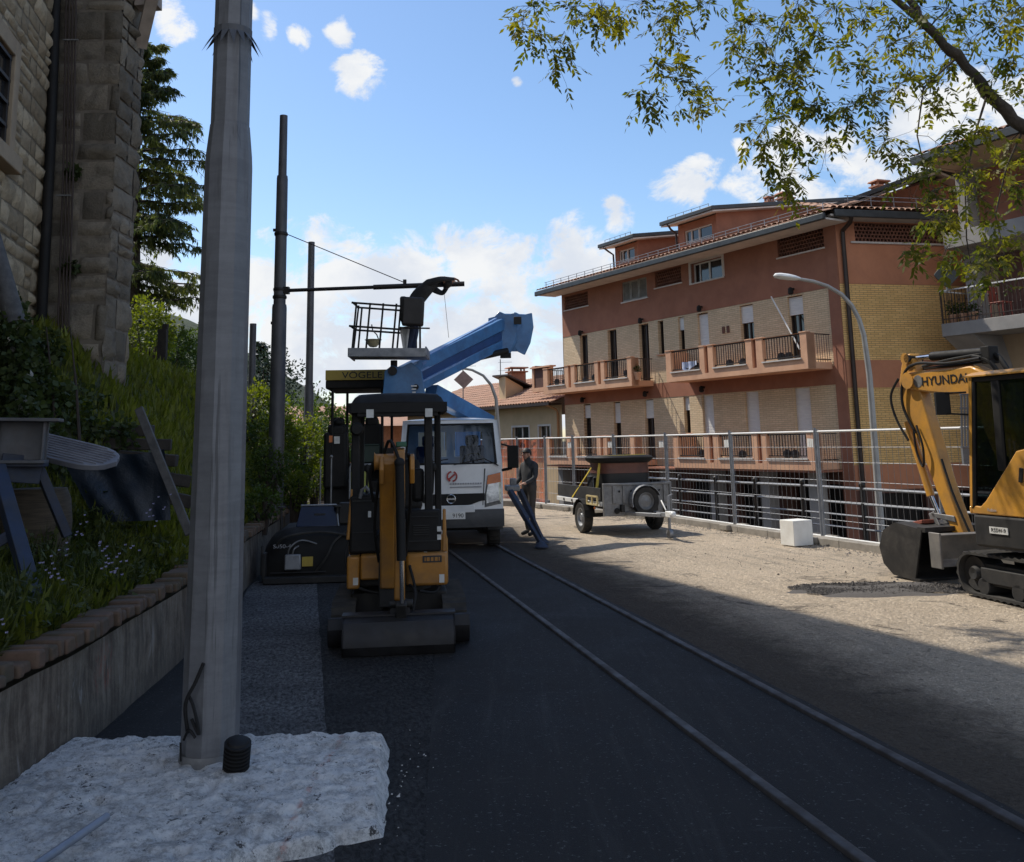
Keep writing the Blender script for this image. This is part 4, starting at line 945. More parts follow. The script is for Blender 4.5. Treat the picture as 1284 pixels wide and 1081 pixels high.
tag(g.build('plastic_sheet', m_tarp, angle=70), 'dark blue black sheet stretched beside the leaning stake', 'sheet')
g = MB(); g.beam(at(174, 512, 10.0), at(238, 670, 9.72), .085, .04, up=(0, -1, 0)); tag(g.build('wooden_stake', m_post, bevel=.006), 'grey wooden stake leaning over the dark sheet', 'stake')
tl = [((118, 541, 11.3), (192, 540, 11.4), 'topmost dark timber of the stack under the buttress'), ((130, 556, 11.0), (215, 558, 11.2), 'second dark timber from the top of the stack under the buttress'), ((150, 572, 10.8), (222, 578, 10.9), 'dark timber at mid height half behind the blue black sheet'), ((196, 598, 10.5), (236, 604, 10.7), 'short dark timber right of the leaning stake, above the lowest one'), ((205, 622, 10.3), (240, 630, 10.4), 'lowest short dark timber right of the leaning stake')]
for i, (a, b, lb) in enumerate(tl):
    g = MB(); g.beam(at(*a), at(*b), .2, .13); tag(g.build('timber', m_wood, bevel=.012), lb, 'timber', 'old timbers stacked on the bank')
g = MB(); p = at(203, 452, 22); g.prism([(-.10, -.07, 0), (.10, -.07, 0), (.10, .07, 0), (-.10, .07, 0)], (.0, 0, .72)); g.prism([(-.02, -.05, .72), (.10, -.05, .72), (.10, .05, .72), (-.02, .05, .72)], (.02, 0, .12))
tag(g.build('old_wooden_post', m_wood, loc=p, bevel=.01), 'stumpy old wooden post standing on the crest of the bank', 'post')

# ------------------------------------------------------------------ the two poles further on
m_polegrey = M('dark_pole_paint', (.105, .105, .115), (.07, .07, .078), 6, .55, .3, bump=.08, bscale=30, dirt=(.16, .155, .15), dscale=2, damt=.35, sc=(1, 1, .4))
def contact_pole(name, base, top, secs, label, extra=None):
    root = empty(name, base, 0, label, 'pole', 'contact line poles on the bank')
    for i, (z0, z1, r0, r1) in enumerate(secs):
        g = MB(); g.lathe([(r0, z0), (r1, z1 - .06), (r1 * .94, z1)] if i < len(secs) - 1 else [(r0, z0), (r1, z1), (0, z1 + .002)], n=16, cap=False); g.build(('lower_section', 'middle_section', 'upper_section')[i], m_polegrey, root)
    return root
cp = contact_pole('contact_pole', (-4.33, 17.6, 1.2), None, [(-.9, 3.28, .145, .135), (3.26, 5.75, .112, .105), (5.7, 6.95, .080, .075)], 'dark steel pole with a long horizontal arm reaching towards the worker')
for z, r in ((3.42, .125), (4.62, .122), (3.56, .118)): g = MB(); g.lathe([(r, z - .03), (r + .008, z), (r, z + .03)], n=16, cap=False); g.build('collar', m_iron, cp)
for z in (2.94, 4.70): g = MB(); g.beam((-.15, 0, z), (-.02, 0, z), .05, .05); g.build('stub_bracket', m_iron, cp)
g = MB(); a = Vector((.12, -.02, 3.54)); b = Vector((3.44, -.02, 3.60)); g.tube(a, a.lerp(b, .5), .034, n=12); g.tube(a.lerp(b, .49), b, .048, n=12); g.beam((.05, -.02, 3.54), (.18, -.02, 3.54), .12, .13); g.build('arm', m_iron, cp)
g = MB(); g.tube((.1, -.02, 4.62), (2.36, -.02, 3.63), .009, n=6); g.beam((2.33, -.02, 3.56), (2.33, -.02, 3.70), .06, .07); g.build('tie_rod', m_iron, cp)
g = MB(); g.tube((3.05, -.02, 3.58), (3.14, -.02, 2.6), .004, n=5); g.build('hanging_wire', m_iron, cp)
contact_pole('contact_pole', (-6.40, 30, 1.3), None, [(-.5, 2.45, .155, .145), (2.43, 7.0, .118, .105)], 'thin pale pole further off, without an arm, behind the pole with the arm')
cpk = contact_pole('contact_pole', (at(314, 500, 26).x + .02, 26, 1.5), None, [(-.5, 3.7, .10, .09)], 'thin pole just peeping out behind the right edge of the big foreground pole')

# ================================================================== BUILDINGS ON THE RIGHT
def adopt(o, root, loc, rz):
    o.parent = root; o.matrix_local = (Matrix.Translation(loc) @ rot('Z', rz)).inverted(); return o
def wall_holes(mb, x0, x1, z0, z1, holes, y=0, depth=.2, mi=0, sgn=-1):
    """a wall face at y with rectangular openings and reveals going inwards (sgn * depth)"""
    xs = sorted({x0, x1} | {min(max(h[k], x0), x1) for h in holes for k in (0, 1)}); zs = sorted({z0, z1} | {min(max(h[k], z0), z1) for h in holes for k in (2, 3)})
    for a, b in zip(xs, xs[1:]):
        for c, d in zip(zs, zs[1:]):
            if any(h[0] <= (a + b) / 2 <= h[1] and h[2] <= (c + d) / 2 <= h[3] for h in holes): continue
            mb.quad((a, y, c), (b, y, c), (b, y, d), (a, y, d), mi)
    for a, b, c, d in holes:
        if c < z0 - 1e-6 and d < z0 or c > z1: continue
        c_, d_ = max(c, z0), min(d, z1); Y2 = y + sgn * depth
        mb.quad((a, y, c_), (a, Y2, c_), (a, Y2, d_), (a, y, d_), mi); mb.quad((b, y, c_), (b, Y2, c_), (b, Y2, d_), (b, y, d_), mi)
        if d <= z1 + 1e-6: mb.quad((a, y, d_), (b, y, d_), (b, Y2, d_), (a, Y2, d_), mi)
        if c >= z0 - 1e-6: mb.quad((a, y, c_), (b, y, c_), (b, Y2, c_), (a, Y2, c_), mi)

AC, AR = (9.09, 28.0, 0), 120
ap = empty('apartment_building', AC, AR, 'long terracotta and cream brick apartment building with peach balconies behind the site fence', 'building')
upper = [('door', 12.19, 12.74, 3.9, 6.09), ('door', 10.21, 10.80, 3.9, 6.09), ('door', 8.21, 8.79, 3.9, 6.09), ('win', 7.34, 7.66, 4.88, 6.09), ('swin', 6.20, 6.51, 4.92, 6.09), ('shut', 4.94, 5.48, 3.9, 6.09), ('half', 2.80, 3.40, 3.9, 6.09), ('half', .69, 1.31, 3.9, 6.09)]
lower = [('lhalf', 12.14, 12.62, 1.05, 3.30), ('lhalf', 10.14, 10.58, 1.05, 3.30), ('lhalf', 8.11, 8.65, 1.05, 3.30), ('gut', 7.15, 7.25, 1.9, 3.3), ('swin', 6.12, 6.43, 2.05, 3.29), ('shut', 4.91, 5.47, 1.05, 3.30), ('shut', 2.80, 3.42, 1.05, 3.30), ('shut', .67, 1.32, 1.05, 3.30)]
lower = [k for k in lower if k[0] != 'gut']
attic = [('lat', 12.05, 13.78, 7.26, 7.84), ('shutters', 8.18, 9.72, 7.06, 7.82), ('lat', 6.20, 7.68, 7.31, 7.91), ('win', 4.08, 5.67, 7.17, 7.86), ('lat', -.30, 1.55, 7.36, 7.97)]
H_ = lambda L_: [k[1:] for k in L_]
X0, X1 = -.36, 14.0
mb = MB(); wall_holes(mb, X0, X1, 3.85, 6.14, H_(upper)); wall_holes(mb, X0, X1, .92, 3.32, H_(lower)); mb.build('brick_wall', m_brickf, ap, smooth=False)
mb = MB(); wall_holes(mb, X0, X1, 6.14, 8.2, H_(attic), y=.012); wall_holes(mb, X0, X1, 3.32, 3.85, [], y=.012)
mb.bx(-.75, -.36, -.3, .045, -1.95, 8.15); mb.bx(X0, X1, -.3, -.2, 6.0, 6.3)
mb.quad((X1, .012, -2), (X1, -11, -2), (X1, -11, 8.2), (X1, .012, 8.2)); mb.quad((X1, -11, -2), (-3.5, -11, -2), (-3.5, -11, 8.2), (X1, -11, 8.2))
mb.build('rendered_wall', m_ter, ap, smooth=False)
mb = MB(); mb.quad((X0, -.32, .9), (X1, -.32, .9), (X1, -.32, 8.1), (X0, -.32, 8.1)); mb.build('inner_wall', m_void, ap, smooth=False)
# ground floor
gf = [(12.2, 13.3, -1.9, .45), (9.9, 11.2, -1.9, .5), (7.6, 8.9, -1.9, .45), (5.4, 6.4, -1.9, .55), (2.9, 4.0, -1.9, .55), (.9, 1.7, -.6, .6), (-.2, .5, -1.9, .5)]
mb = MB(); wall_holes(mb, X0, X1, -2.0, .92, gf, y=-.1, depth=.25); mb.build('ground_floor_wall', m_brown, ap, smooth=False)
for i, h in enumerate(gf):
    g = MB(); g.quad((h[0], -.34, h[2]), (h[1], -.34, h[2]), (h[1], -.34, h[3]), (h[0], -.34, h[3])); d_ = g.build('ground_floor_door', m_tan if i == 0 else m_dark, ap, smooth=False)
    if i:
        g = MB(); n_ = int((h[1] - h[0]) / .12)
        for k in range(1, n_): g.bx(h[0] + k * .12 - .012, h[0] + k * .12 + .012, -.22, -.196, h[2], h[3])
        for z in (h[2] + .3, (h[2] + h[3]) / 2, h[3] - .06): g.bx(h[0], h[1], -.218, -.198, z - .015, z + .015)
        g.build('grille', m_iron, d_, smooth=False)
for s_ in (13.7, 11.6, 9.4, 7.1, 4.55, 2.25, .35):
    g = MB(); g.bx(s_ - .17, s_ + .17, .10, .5, -2.0, .9); g.build('column', m_gwall, ap, bevel=.01)
mb = MB(); mb.bx(X0, X1, -.1, .98, .86, .915); mb.build('lower_slab', m_ter, ap)
# openings
for kind, a, b, c, d in upper + lower + attic:
    if kind in ('door', 'win', 'swin', 'half', 'lhalf'):
        fr = MB(); t = .045
        frame_m = m_whitep if kind in ('win',) and d > 7 else m_pipe
        for (p0, p1, p2, p3) in ((a, a + t, c, d), (b - t, b, c, d), (a + t, b - t, d - t, d), (a + t, b - t, c, c + t)): fr.bx(p0, p1, -.20, -.13, p2, p3)
        if kind == 'win' and b - a > 1: fr.bx((a + b) / 2 - .03, (a + b) / 2 + .03, -.2, -.132, c + t, d - t); fr.bx(a + (b - a) * .8, a + (b - a) * .8 + .03, -.2, -.133, c + t, d - t)
        elif b - a > .5: fr.bx((a + b) / 2 - .025, (a + b) / 2 + .025, -.2, -.132, c + t, d - t)
        f_ = fr.build('window' if 'win' in kind else 'balcony_door', frame_m, ap, smooth=False)
        g = MB(); g.quad((a + t, -.17, c + t), (b - t, -.17, c + t), (b - t, -.17, d - t), (a + t, -.17, d - t)); g.build('pane', m_winglass, f_, smooth=False)
        if kind in ('half', 'lhalf') or (kind == 'swin'):
            zt = {'half': d - .58, 'lhalf': d - (.55 if a > 11 else .8 if a > 9 else .68), 'swin': d - .46}[kind]
            g = MB(); n_ = int((d - zt) / .05)
            for k in range(n_): g.box(((a + b) / 2, -.085, zt + .025 + k * .05), (b - a - .01, .03, .047), rot('X', 8))
            g.build('roller_shutter', m_white, f_, smooth=False)
        if 'win' in kind:
            g = MB(); g.bx(a - .07, b + .07, -.16, .07, c - .05, c - .002); g.build('sill', m_peach if d < 7 else m_soffit, f_, bevel=.006)
        if kind == 'win' and d > 7:
            g = MB()
            for q0, q1, q2, q3 in ((a - .1, a, c, d + .08), (b, b + .1, c, d + .08), (a, b, d, d + .08)): g.bx(q0, q1, -.02, .035, q2, q3)
            g.build('trim', m_soffit, f_)
    elif kind == 'shut':
        g = MB(); n_ = int((d - c) / .05)
        for k in range(n_): g.box(((a + b) / 2, -.10, c + .025 + k * .05), (b - a - .005, .03, .047), rot('X', 8))
        g.build('roller_shutter', m_white, ap, smooth=False)
    elif kind == 'shutters':
        w_ = (b - a) / 3
        for k in range(3):
            g = MB(); x0, x1 = a + k * w_ + .012, a + (k + 1) * w_ - .012
            for q0, q1, q2, q3 in ((x0, x0 + .05, c, d), (x1 - .05, x1, c, d), (x0 + .05, x1 - .05, c, c + .06), (x0 + .05, x1 - .05, d - .06, d)): g.bx(q0, q1, -.06, -.015, q2, q3)
            for j in range(16): g.box(((x0 + x1) / 2, -.04, c + .08 + j * (d - c - .15) / 15), (x1 - x0 - .1, .008, .045), rot('X', 35))
            g.build('shutter', M('grey_green_shutter', (.30, .285, .255), None, 5, .6), ap, smooth=False)
        g = MB(); g.bx(a - .06, b + .06, -.05, .06, c - .05, c - .002); g.build('sill', m_soffit, ap)
    elif kind == 'lat':
        g = MB(); nz = 5; nx = int((b - a) / .11)
        for k in range(nz + 1): z = c + .012 + k * (d - c - .024) / nz; g.bx(a, b, -.14, -.03, z - .014, z + .014)
        for k in range(nx + 1):
            for r_ in range(nz):
                x = a + (k + .5 * (r_ % 2)) * (b - a) / nx
                if x < b - .02: z = c + .012 + r_ * (d - c - .024) / nz; g.bx(x, x + .028, -.135, -.035, z + .014, z + (d - c - .024) / nz - .014)
        g.build('lattice_screen', m_lattice, ap, smooth=False)
        g = MB(); g.bx(a - .05, b + .05, -.05, .05, c - .045, c - .002); g.build('sill', m_soffit, ap)
for s_, z in ((12.5, 6.22), (8.5, 6.25), (5.2, 6.28), (1.0, 6.28), (12.5, 3.52), (8.4, 3.55), (5.3, 3.55)):
    g = MB(); g.bx(s_ - .03, s_ + .03, .01, .12, z - .02, z + .04); g.lathe([(.045, z - .16), (.085, z - .12), (.075, z + .02), (.03, z + .06)], (s_, .15, 0), n=10); g.build('wall_lamp', m_black, ap)
for s_ in (3.98, 4.20):
    g = MB(); g.bx(s_ - .055, s_ + .055, .0, .03, 5.28, 5.5); g.build('wall_vent', m_brown, ap)

def balcony(sa, sb, z0, z1, openings, near_ret, far_ret):
    g = MB(); y = 1.0; gaps = []
    for (a0, b0), (a1, b1) in zip(openings, openings[1:]): m_ = (b1 + a0) / 2; gaps.append((m_ - .09, m_ + .09, z0 + .10, z1))
    zs = z0 + .25
    hl = [(a, b, zs, z1) for a, b in openings] + gaps
    wall_holes(g, sa, sb, z0 - .08, z1, hl, y=y, depth=.15); wall_holes(g, sa, sb, z0 - .08, z1, hl, y=y - .15, depth=0)
    xs = [sa] + [v for a, b in sorted(openings) for v in (a, b)] + [sb]
    solid = []
    cuts = sorted([(h[0], h[1]) for h in hl]); x = sa
    for a, b in cuts: solid.append((x, a)); x = b
    solid.append((x, sb))
    for a, b in solid: g.quad((a, y, z1), (b, y, z1), (b, y - .15, z1), (a, y - .15, z1))
    for s_, on in ((sa, near_ret), (sb, far_ret)):
        g.quad((s_, y, z0 - .08), (s_, y - (.32 if on else 1.0), z0 - .08), (s_, y - (.32 if on else 1.0), z1), (s_, y, z1))
        if on: g.bx(s_ - .0, s_ + (.12 if s_ == sa else -.12), y - .34, y - .02, z0 - .07, z1 - .002); g.bx(s_ - .0, s_ + (.1 if s_ == sa else -.1), 0.015, y - .34, z0 - .07, z0 + .12)
    g.bx(sa + .01, sb - .01, .02, y - .155, z0 - .078, z0 + .10)
    bal = g.build('balcony', m_peach, ap, smooth=False)
    for a, b, c, d in gaps: g = MB(); g.quad((a, y - .10, c), (b, y - .10, c), (b, y - .10, d), (a, y - .10, d)); g.build('recess_panel', m_ter, bal, smooth=False)
    for a, b in solid: g = MB(); g.bx(a - .015, b + .015, y - .17, y + .02, z1 + .001, z1 + .035); g.build('parapet_coping', m_peach, bal, bevel=.005)
    for a, b in openings:
        g = MB(); g.bx(a, b, y - .105, y - .06, z1 - .05, z1 - .01); g.bx(a, b, y - .10, y - .07, zs + .05, zs + .08)
        n_ = int((b - a) / .105)
        for k in range(1, n_): x = a + k * (b - a) / n_; g.bx(x - .009, x + .009, y - .092, y - .074, zs + .08, z1 - .05)
        g.build('railing', m_iron, bal, smooth=False)
        g = MB(); g.bx(a - .02, b + .02, y - .17, y + .04, zs - .04, zs + .003); g.build('railing_sill', m_soffit, bal)
        if z0 > 3 or a < 7:
            g = MB(); q_ = random.Random(int(a * 10))
            for k in range(int((b - a) / .3)):
                if q_.random() < .55: x = a + .15 + k * .3; g.ball((x, y - .3, z0 + .36 + q_.uniform(-.03, .06)), (.15, .11, .14), 8, 6)
            if g.v: g.build('balcony_planter', m_pipe, bal)
    for s_, on in ((sa, near_ret), (sb, far_ret)):
        if on:
            g = MB(); dx = .03 if s_ == sa else -.03
            for z in (z1 - .03, z0 + .2): g.beam((s_ + dx, .02, z), (s_ + dx, y - .34, z), .03, .03)
            for k in range(7): yy = .06 + k * (y - .42) / 6; g.tube((s_ + dx, yy, z0 + .12), (s_ + dx, yy, z1 - .04), .009, n=5)
            g.build('return_railing', m_rail_iron, bal, smooth=False)
    return bal
oR = [(4.34, 5.80), (2.20, 3.69), (-.03, 1.49)]; oL = [(12.42, 13.72), (10.34, 11.72), (8.27, 9.71)]
balcony(-.27, 6.06, 3.84, 4.80, sorted(oR, reverse=True), True, False)
balcony(8.03, 14.05, 3.84, 4.78, sorted(oL, reverse=True), True, True)
balcony(-.25, 5.88, 1.0, 1.96, sorted([(4.34, 5.63), (2.17, 3.66), (-.01, 1.56)], reverse=True), True, False)
balcony(8.03, 14.05, 1.03, 2.0, sorted(oL, reverse=True), True, True)
# eaves and roof
mb = MB(); mb.bx(-1.2, 14.5, .02, .94, 7.93, 7.985); mb.build('eave_soffit', m_soffit, ap, smooth=False)
mb = MB(); mb.bx(-1.28, 14.52, .94, 1.05, 7.90, 8.10); mb.build('gutter', m_gutter, ap, bevel=.03)
def tiles(mb, fr, w_, run, seed, tw_=.22, tl_=.38, h=.05):
    """barrel tiles laid in rows; fr(u, v, out) maps to a point"""
    q_ = random.Random(seed); nu = int(w_ / tw_); nv = int(run / tl_)
    for j in range(nv):
        for i in range(nu):
            u0, u1 = i * tw_, (i + 1) * tw_; v0, v1 = j * tl_, (j + 1.12) * tl_; t = q_.random(); dz = q_.uniform(0, .008)
            P = []
            for v, lift in ((v0, .022), (v1, 0)):
                for k in range(5):
                    a = PI * k / 4; P.append(fr(u0 + (u1 - u0) * (.5 - .48 * math.cos(a)), v, lift + dz + h * math.sin(a)))
            mb.add(P, [(k, k + 1, k + 6, k + 5) for k in range(4)], 0, t)
rz_ = math.tan(R(17))
mb = MB(); mb.quad((-1.28, 1.02, 8.10), (14.52, 1.02, 8.10), (14.52, -6.0, 8.10 + 7.02 * rz_), (-1.28, -6.0, 8.10 + 7.02 * rz_)); mb.quad((-1.28, -6.0, 8.10 + 7.02 * rz_), (14.52, -6.0, 8.10 + 7.02 * rz_), (14.52, -12, 8.1), (-1.28, -12, 8.1))
mb.add([(14.5, 1.0, 8.1), (14.5, -6.0, 8.1 + 7 * rz_), (14.5, -12, 8.1)], [(0, 1, 2)]); mb.build('roof', m_tile, ap, smooth=False)
mb = MB(); tiles(mb, lambda u, v, o_: (-1.28 + u, 1.06 - v, 8.105 + v * rz_ + o_), 15.8, 1.6, 3); mb.build('eave_tiles', m_tile, ap, angle=80)
g = MB()
for k in range(27): x = -1.0 + k * .58; g.tube((x, .72, 8.2), (x, .72, 8.47), .014, n=5)
for z in (8.36, 8.46): g.tube((-1.1, .72, z), (14.2, .72, z), .011, n=5)
g.build('snow_guard', m_galv, ap)
def dormer(s0, s1, ov, zt, back, wx0, wx1):
    zb = 8.10; d_ = empty('dormer', (0, 0, 0)); d_.parent = ap
    g = MB(); zr = lambda y: zt + .155 * (-.55 - y)
    wall_holes(g, s0, s1, 8.5, zt - .03, [(wx0, wx1, 8.92, 9.42)], y=-1.0, depth=.15)
    for s_ in (s0, s1): g.quad((s_, -1.0, 8.4), (s_, back, 8.4), (s_, back, zr(back)), (s_, -1.0, zr(-1.0) - .02))
    g.build('dormer_wall', m_ter, d_, smooth=False)
    g = MB(); a, b = s0 - ov, s1 + ov
    P = [(a, -.5, zt - .06), (b, -.5, zt - .06), (b, back, zr(back) - .06), (a, back, zr(back) - .06)]
    g.add(P + [(x, y, z + .05) for x, y, z in P], [(0, 1, 2, 3), (7, 6, 5, 4), (0, 4, 5, 1), (1, 5, 6, 2), (2, 6, 7, 3), (3, 7, 4, 0)]); g.build('dormer_soffit', m_soffit, d_, smooth=False)
    g = MB(); P = [(a - .03, -.45, zt - .005), (b + .03, -.45, zt - .005), (b + .03, back, zr(back) - .005), (a - .03, back, zr(back) - .005)]
    g.add(P + [(x, y, z + .15) for x, y, z in P], [(0, 1, 2, 3), (7, 6, 5, 4), (0, 4, 5, 1), (1, 5, 6, 2), (2, 6, 7, 3), (3, 7, 4, 0)]); g.build('dormer_roof', m_gutter, d_, bevel=.02)
    g = MB(); t = .05
    for q0, q1, q2, q3 in ((wx0, wx0 + t, 8.92, 9.42), (wx1 - t, wx1, 8.92, 9.42), (wx0 + t, wx1 - t, 9.37, 9.42), (wx0 + t, wx1 - t, 8.92, 8.97), ((wx0 + wx1) / 2 - .03, (wx0 + wx1) / 2 + .03, 8.97, 9.37), (wx0 * .3 + wx1 * .7 + .1, wx0 * .3 + wx1 * .7 + .14, 8.97, 9.37)): g.bx(q0, q1, -1.12, -1.05, q2, q3)
    f_ = g.build('dormer_window', m_soffit, d_, smooth=False)
    g = MB(); g.quad((wx0, -1.1, 8.92), (wx1, -1.1, 8.92), (wx1, -1.1, 9.42), (wx0, -1.1, 9.42)); f_.data.materials[0] = m_soffit
    pn = g.build('pane', m_winglass, ap, smooth=False); pn.parent = d_
    g = MB()
    for k in range(6): x = a + .3 + k * (b - a - .6) / 5; g.tube((x, -.6, zt + .13), (x, -.6, zt + .3), .012, n=5)
    g.tube((a + .3, -.6, zt + .29), (b - .3, -.6, zt + .29), .01, n=5); g.build('snow_guard', m_galv, d_)
    g = MB(); g.path([(s1 - .02 if s1 < 9 else s1 + .12, -.5, zt - .02), (s1 + .05, -.7, zt - .18), (s1 + .06, -.95, zt - .3), (s1 + .06, -.97, 8.6)], .04, 8); g.build('dormer_downpipe', m_pipe, d_)
dormer(9.95, 11.45, .42, 9.62, -4.6, 10.15, 11.2); dormer(5.35, 7.45, .38, 9.72, -16, 5.6, 7.1)
# end wall facing the camera
e_ = empty('end_wing', (-.75, 0, 0), 13 - 120); e_.parent = ap
SW = 6.2
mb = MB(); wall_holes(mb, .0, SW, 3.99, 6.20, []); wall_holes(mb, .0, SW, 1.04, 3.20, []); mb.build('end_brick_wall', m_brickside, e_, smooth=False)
mb = MB(); wall_holes(mb, 0, SW, 6.20, 8.25, [(.62, 4.9, 7.46, 8.04)], y=-.012, sgn=1); wall_holes(mb, 0, SW, 3.20, 3.99, [], y=-.012); wall_holes(mb, 0, SW, .35, 1.04, [], y=-.012); mb.build('end_rendered_wall', M('lit_tone_terracotta_render', (.54, .235, .13), (.47, .20, .11), 1.2, .9, bump=.15, bscale=60, dirt=(.24, .11, .08), dscale=.8, damt=.3), e_, smooth=False)  # lighter terracotta copy, the end wall's brighter light put into its colour
mb = MB(); wall_holes(mb, 0, SW, -2, .35, [(.6, 2.2, -1.9, .25), (2.6, 4.6, -1.9, .25)], y=.0, sgn=1, depth=.3); mb.build('end_base_wall', m_brown, e_, smooth=False)
g = MB(); g.quad((.6, .25, -1.9), (4.7, .25, -1.9), (4.7, .25, .3), (.6, .25, .3)); g.build('end_base_opening', m_dark, e_, smooth=False)
g = MB()
for k in range(33): x = .65 + k * .12; g.bx(x - .012, x + .012, .05, .075, -1.9, .25)
g.build('end_grille', m_iron, e_, smooth=False)
g = MB(); nz = 5; a, b, c, d = .62, 4.9, 7.46, 8.04; nx = 36
for k in range(nz + 1): z = c + .012 + k * (d - c - .024) / nz; g.bx(a, b, .03, .12, z - .02, z + .02)
for k in range(nx):
    for r_ in range(nz): x = a + (k + .5 * (r_ % 2)) * (b - a) / nx; z = c + .012 + r_ * (d - c - .024) / nz; g.bx(x, x + .045, .035, .115, z + .02, z + (d - c - .024) / nz - .02)
g.build('end_lattice', m_lattice, e_, smooth=False)
g = MB(); g.quad((a, .3, c), (b, .3, c), (b, .3, d), (a, .3, d)); g.build('end_lattice_back', m_void, e_, smooth=False)
g = MB(); g.bx(.45, 5.1, -.07, .0, 7.40, 7.455); g.build('end_sill', m_soffit, e_)
g = MB(); g.bx(-.5, SW, -.62, 0, 8.06, 8.11); g.build('end_soffit', m_soffit, e_, smooth=False)
g = MB(); g.bx(-.42, SW, -.72, -.63, 8.02, 8.24); g.build('end_gutter', m_gutter, e_, bevel=.025)
g = MB(); tiles(g, lambda u, v, o_: (-.55 + u, -.74 + v, 8.245 + v * rz_ + o_), SW + .5, 1.9, 8, .2, .38, .06); g.build('end_tiles', m_tile, e_, angle=80)
g = MB(); g.path([(.12, -.7, 8.05), (.16, -.55, 7.9), (.17, -.12, 7.75), (.17, -.1, 7.6), (.17, -.1, -1.9)], .062, 10); g.build('downpipe', m_pipe, e_)
g = MB(); G = [(.8, 8.62), (4.2, 9.85), (7.2, 8.75), (7.2, 8.2), (.8, 8.2)]; g.prism([(x, 1.15, z) for x, z in G], (0, .3, 0)); g.build('gable_wall', m_ter, e_, smooth=False)
g = MB(); g.beam((.3, .95, 8.50), (4.2, .95, 9.93), .5, .07); g.beam((4.2, .95, 9.93), (7.6, .95, 8.68), .5, .07); g.build('gable_fascia', m_soffit, e_)
g = MB(); g.beam((.2, 1.4, 8.60), (4.2, 1.4, 10.06), 2.0, .12); g.beam((4.2, 1.4, 10.06), (7.7, 1.4, 8.78), 2.0, .12); g.build('gable_roof', m_gutter, e_)
g = MB()
for k in range(8): x = .2 + k * .75; g.tube((x, -.45, 8.4), (x, -.45, 8.72), .013, n=5)
for z in (8.58, 8.71): g.tube((.1, -.45, z), (5.6, -.45, z), .011, n=5)
g.build('end_snow_guard', m_galv, e_)
def chimney(root, loc, rz, P, w_, h, mt=None):
    g = MB(); g.box(P + Vector((0, 0, h / 2 - .6)), (w_, w_ * .8, h + 1.2), rot('Z', 20)); o = adopt(g.build('chimney', mt or m_brickwall, None, bevel=.01), root, loc, rz)
    g = MB(); g.box(P + Vector((0, 0, h + .03)), (w_ * 1.25, w_ * 1.05, .06), rot('Z', 20))
    for i in (-1, 1):
        for j in (-1, 1): g.box(P + rot('Z', 20) @ Vector((i * w_ * .42, j * w_ * .3, h + .13)), (.07, .07, .14), rot('Z', 20))
    g.box(P + Vector((0, 0, h + .23)), (w_ * 1.35, w_ * 1.15, .06), rot('Z', 20), taper=.9); c_ = adopt(g.build('chimney_cap', m_brickwall), root, loc, rz); c_.parent = o; c_.matrix_local = Matrix.Identity(4); return o
chimney(ap, AC, AR, at(985, 254, 37), .5, .12); chimney(ap, AC, AR, at(965, 256, 38), .3, .05); chimney(ap, AC, AR, at(1103, 236, 36), .5, .02)
# a white stick and washing on the balcony
g = MB(); g.tube(at(967, 372, 29.4), at(1003, 438, 28.4), .022, .026, n=8); tag(g.build('white_stick', m_whitep), 'thin white stick slanting up from the upper right balcony', 'stick')
g = MB(); A = Vector(AC) + Vector((-.5, .866, 0)) * 5.3 + Vector((-.866, -.5, 0)) * .93
g.grid(lambda u, v: A + Vector((.5, -.866, 0)) * (u * .75) + Vector((-.02, -.02, 0)) * math.sin(u * 14) + Vector((0, 0, 4.38 - v * (.22 + .08 * math.sin(u * 5)))), 16, 4)
tag(g.build('washing', M('pale_blue_washing', (.55, .6, .72), (.25, .3, .5), 9, .8)), 'pale blue and white washing hung inside the left panel of the upper right balcony', 'washing')
for i, (s_, lb) in enumerate(((8.1, 'reddish flower pot on the corner of the upper left balcony'),)):
    A = Vector(AC) + Vector((-.5, .866, 0)) * 7.95 + Vector((-.866, -.5, 0)) * .78
    pt = empty('flower_pot', (A.x, A.y, 3.96), 0, lb, 'flower pot'); g = MB(); g.lathe([(.09, 0), (.14, .24), (.155, .24), (.155, .29), (.13, .29), (.12, .25)], n=14); g.build('pot', m_peach, pt)
    g = MB(); crown(g, (0, 0, .4), (.14, .14, .14), 120, .07, random.Random(2), shell=.1); g.build('plant', m_bush, pt, smooth=False)

# right-hand building
RC, RR = (13.35, 26.9, 0), 120
rb = empty('corner_building', RC, RR, 'grey and terracotta house with an iron balcony at the right edge, behind the boom', 'building')
g = MB(); g.bx(-6, 0, -6, 0, -2, 4.6); g.build('lower_wall', m_beige, rb, smooth=False)
g = MB(); g.bx(-6, 0, -6, 0, 4.6, 9.4); g.build('upper_wall', m_beige, rb, smooth=False)
g = MB(); g.bx(-6, .45, .004, 1.35, 4.52, 4.88); g.prism([(.45, 1.3, 4.52), (.2, .1, 3.5), (.2, .004, 3.5), (.45, .004, 4.52)], (-.9, 0, 0)); g.build('balcony_slab', m_gwall, rb, bevel=.01)
g = MB(); g.bx(-.16, .16, .02, .5, 4.89, 9.2); g.build('balcony_pier', m_gwall, rb, bevel=.01)
g = MB(); g.bx(-6, .3, .004, 1.1, 7.0, 7.45); g.build('upper_slab', m_gwall, rb, bevel=.01)
g = MB(); g.bx(-6, -.2, .002, .06, 7.46, 9.3); g.build('terracotta_band', m_ter, rb, smooth=False)
g = MB(); g.bx(-1.25, -.55, .002, .05, 4.9, 6.8); g.build('balcony_door', m_brown, rb)
rl = MB()
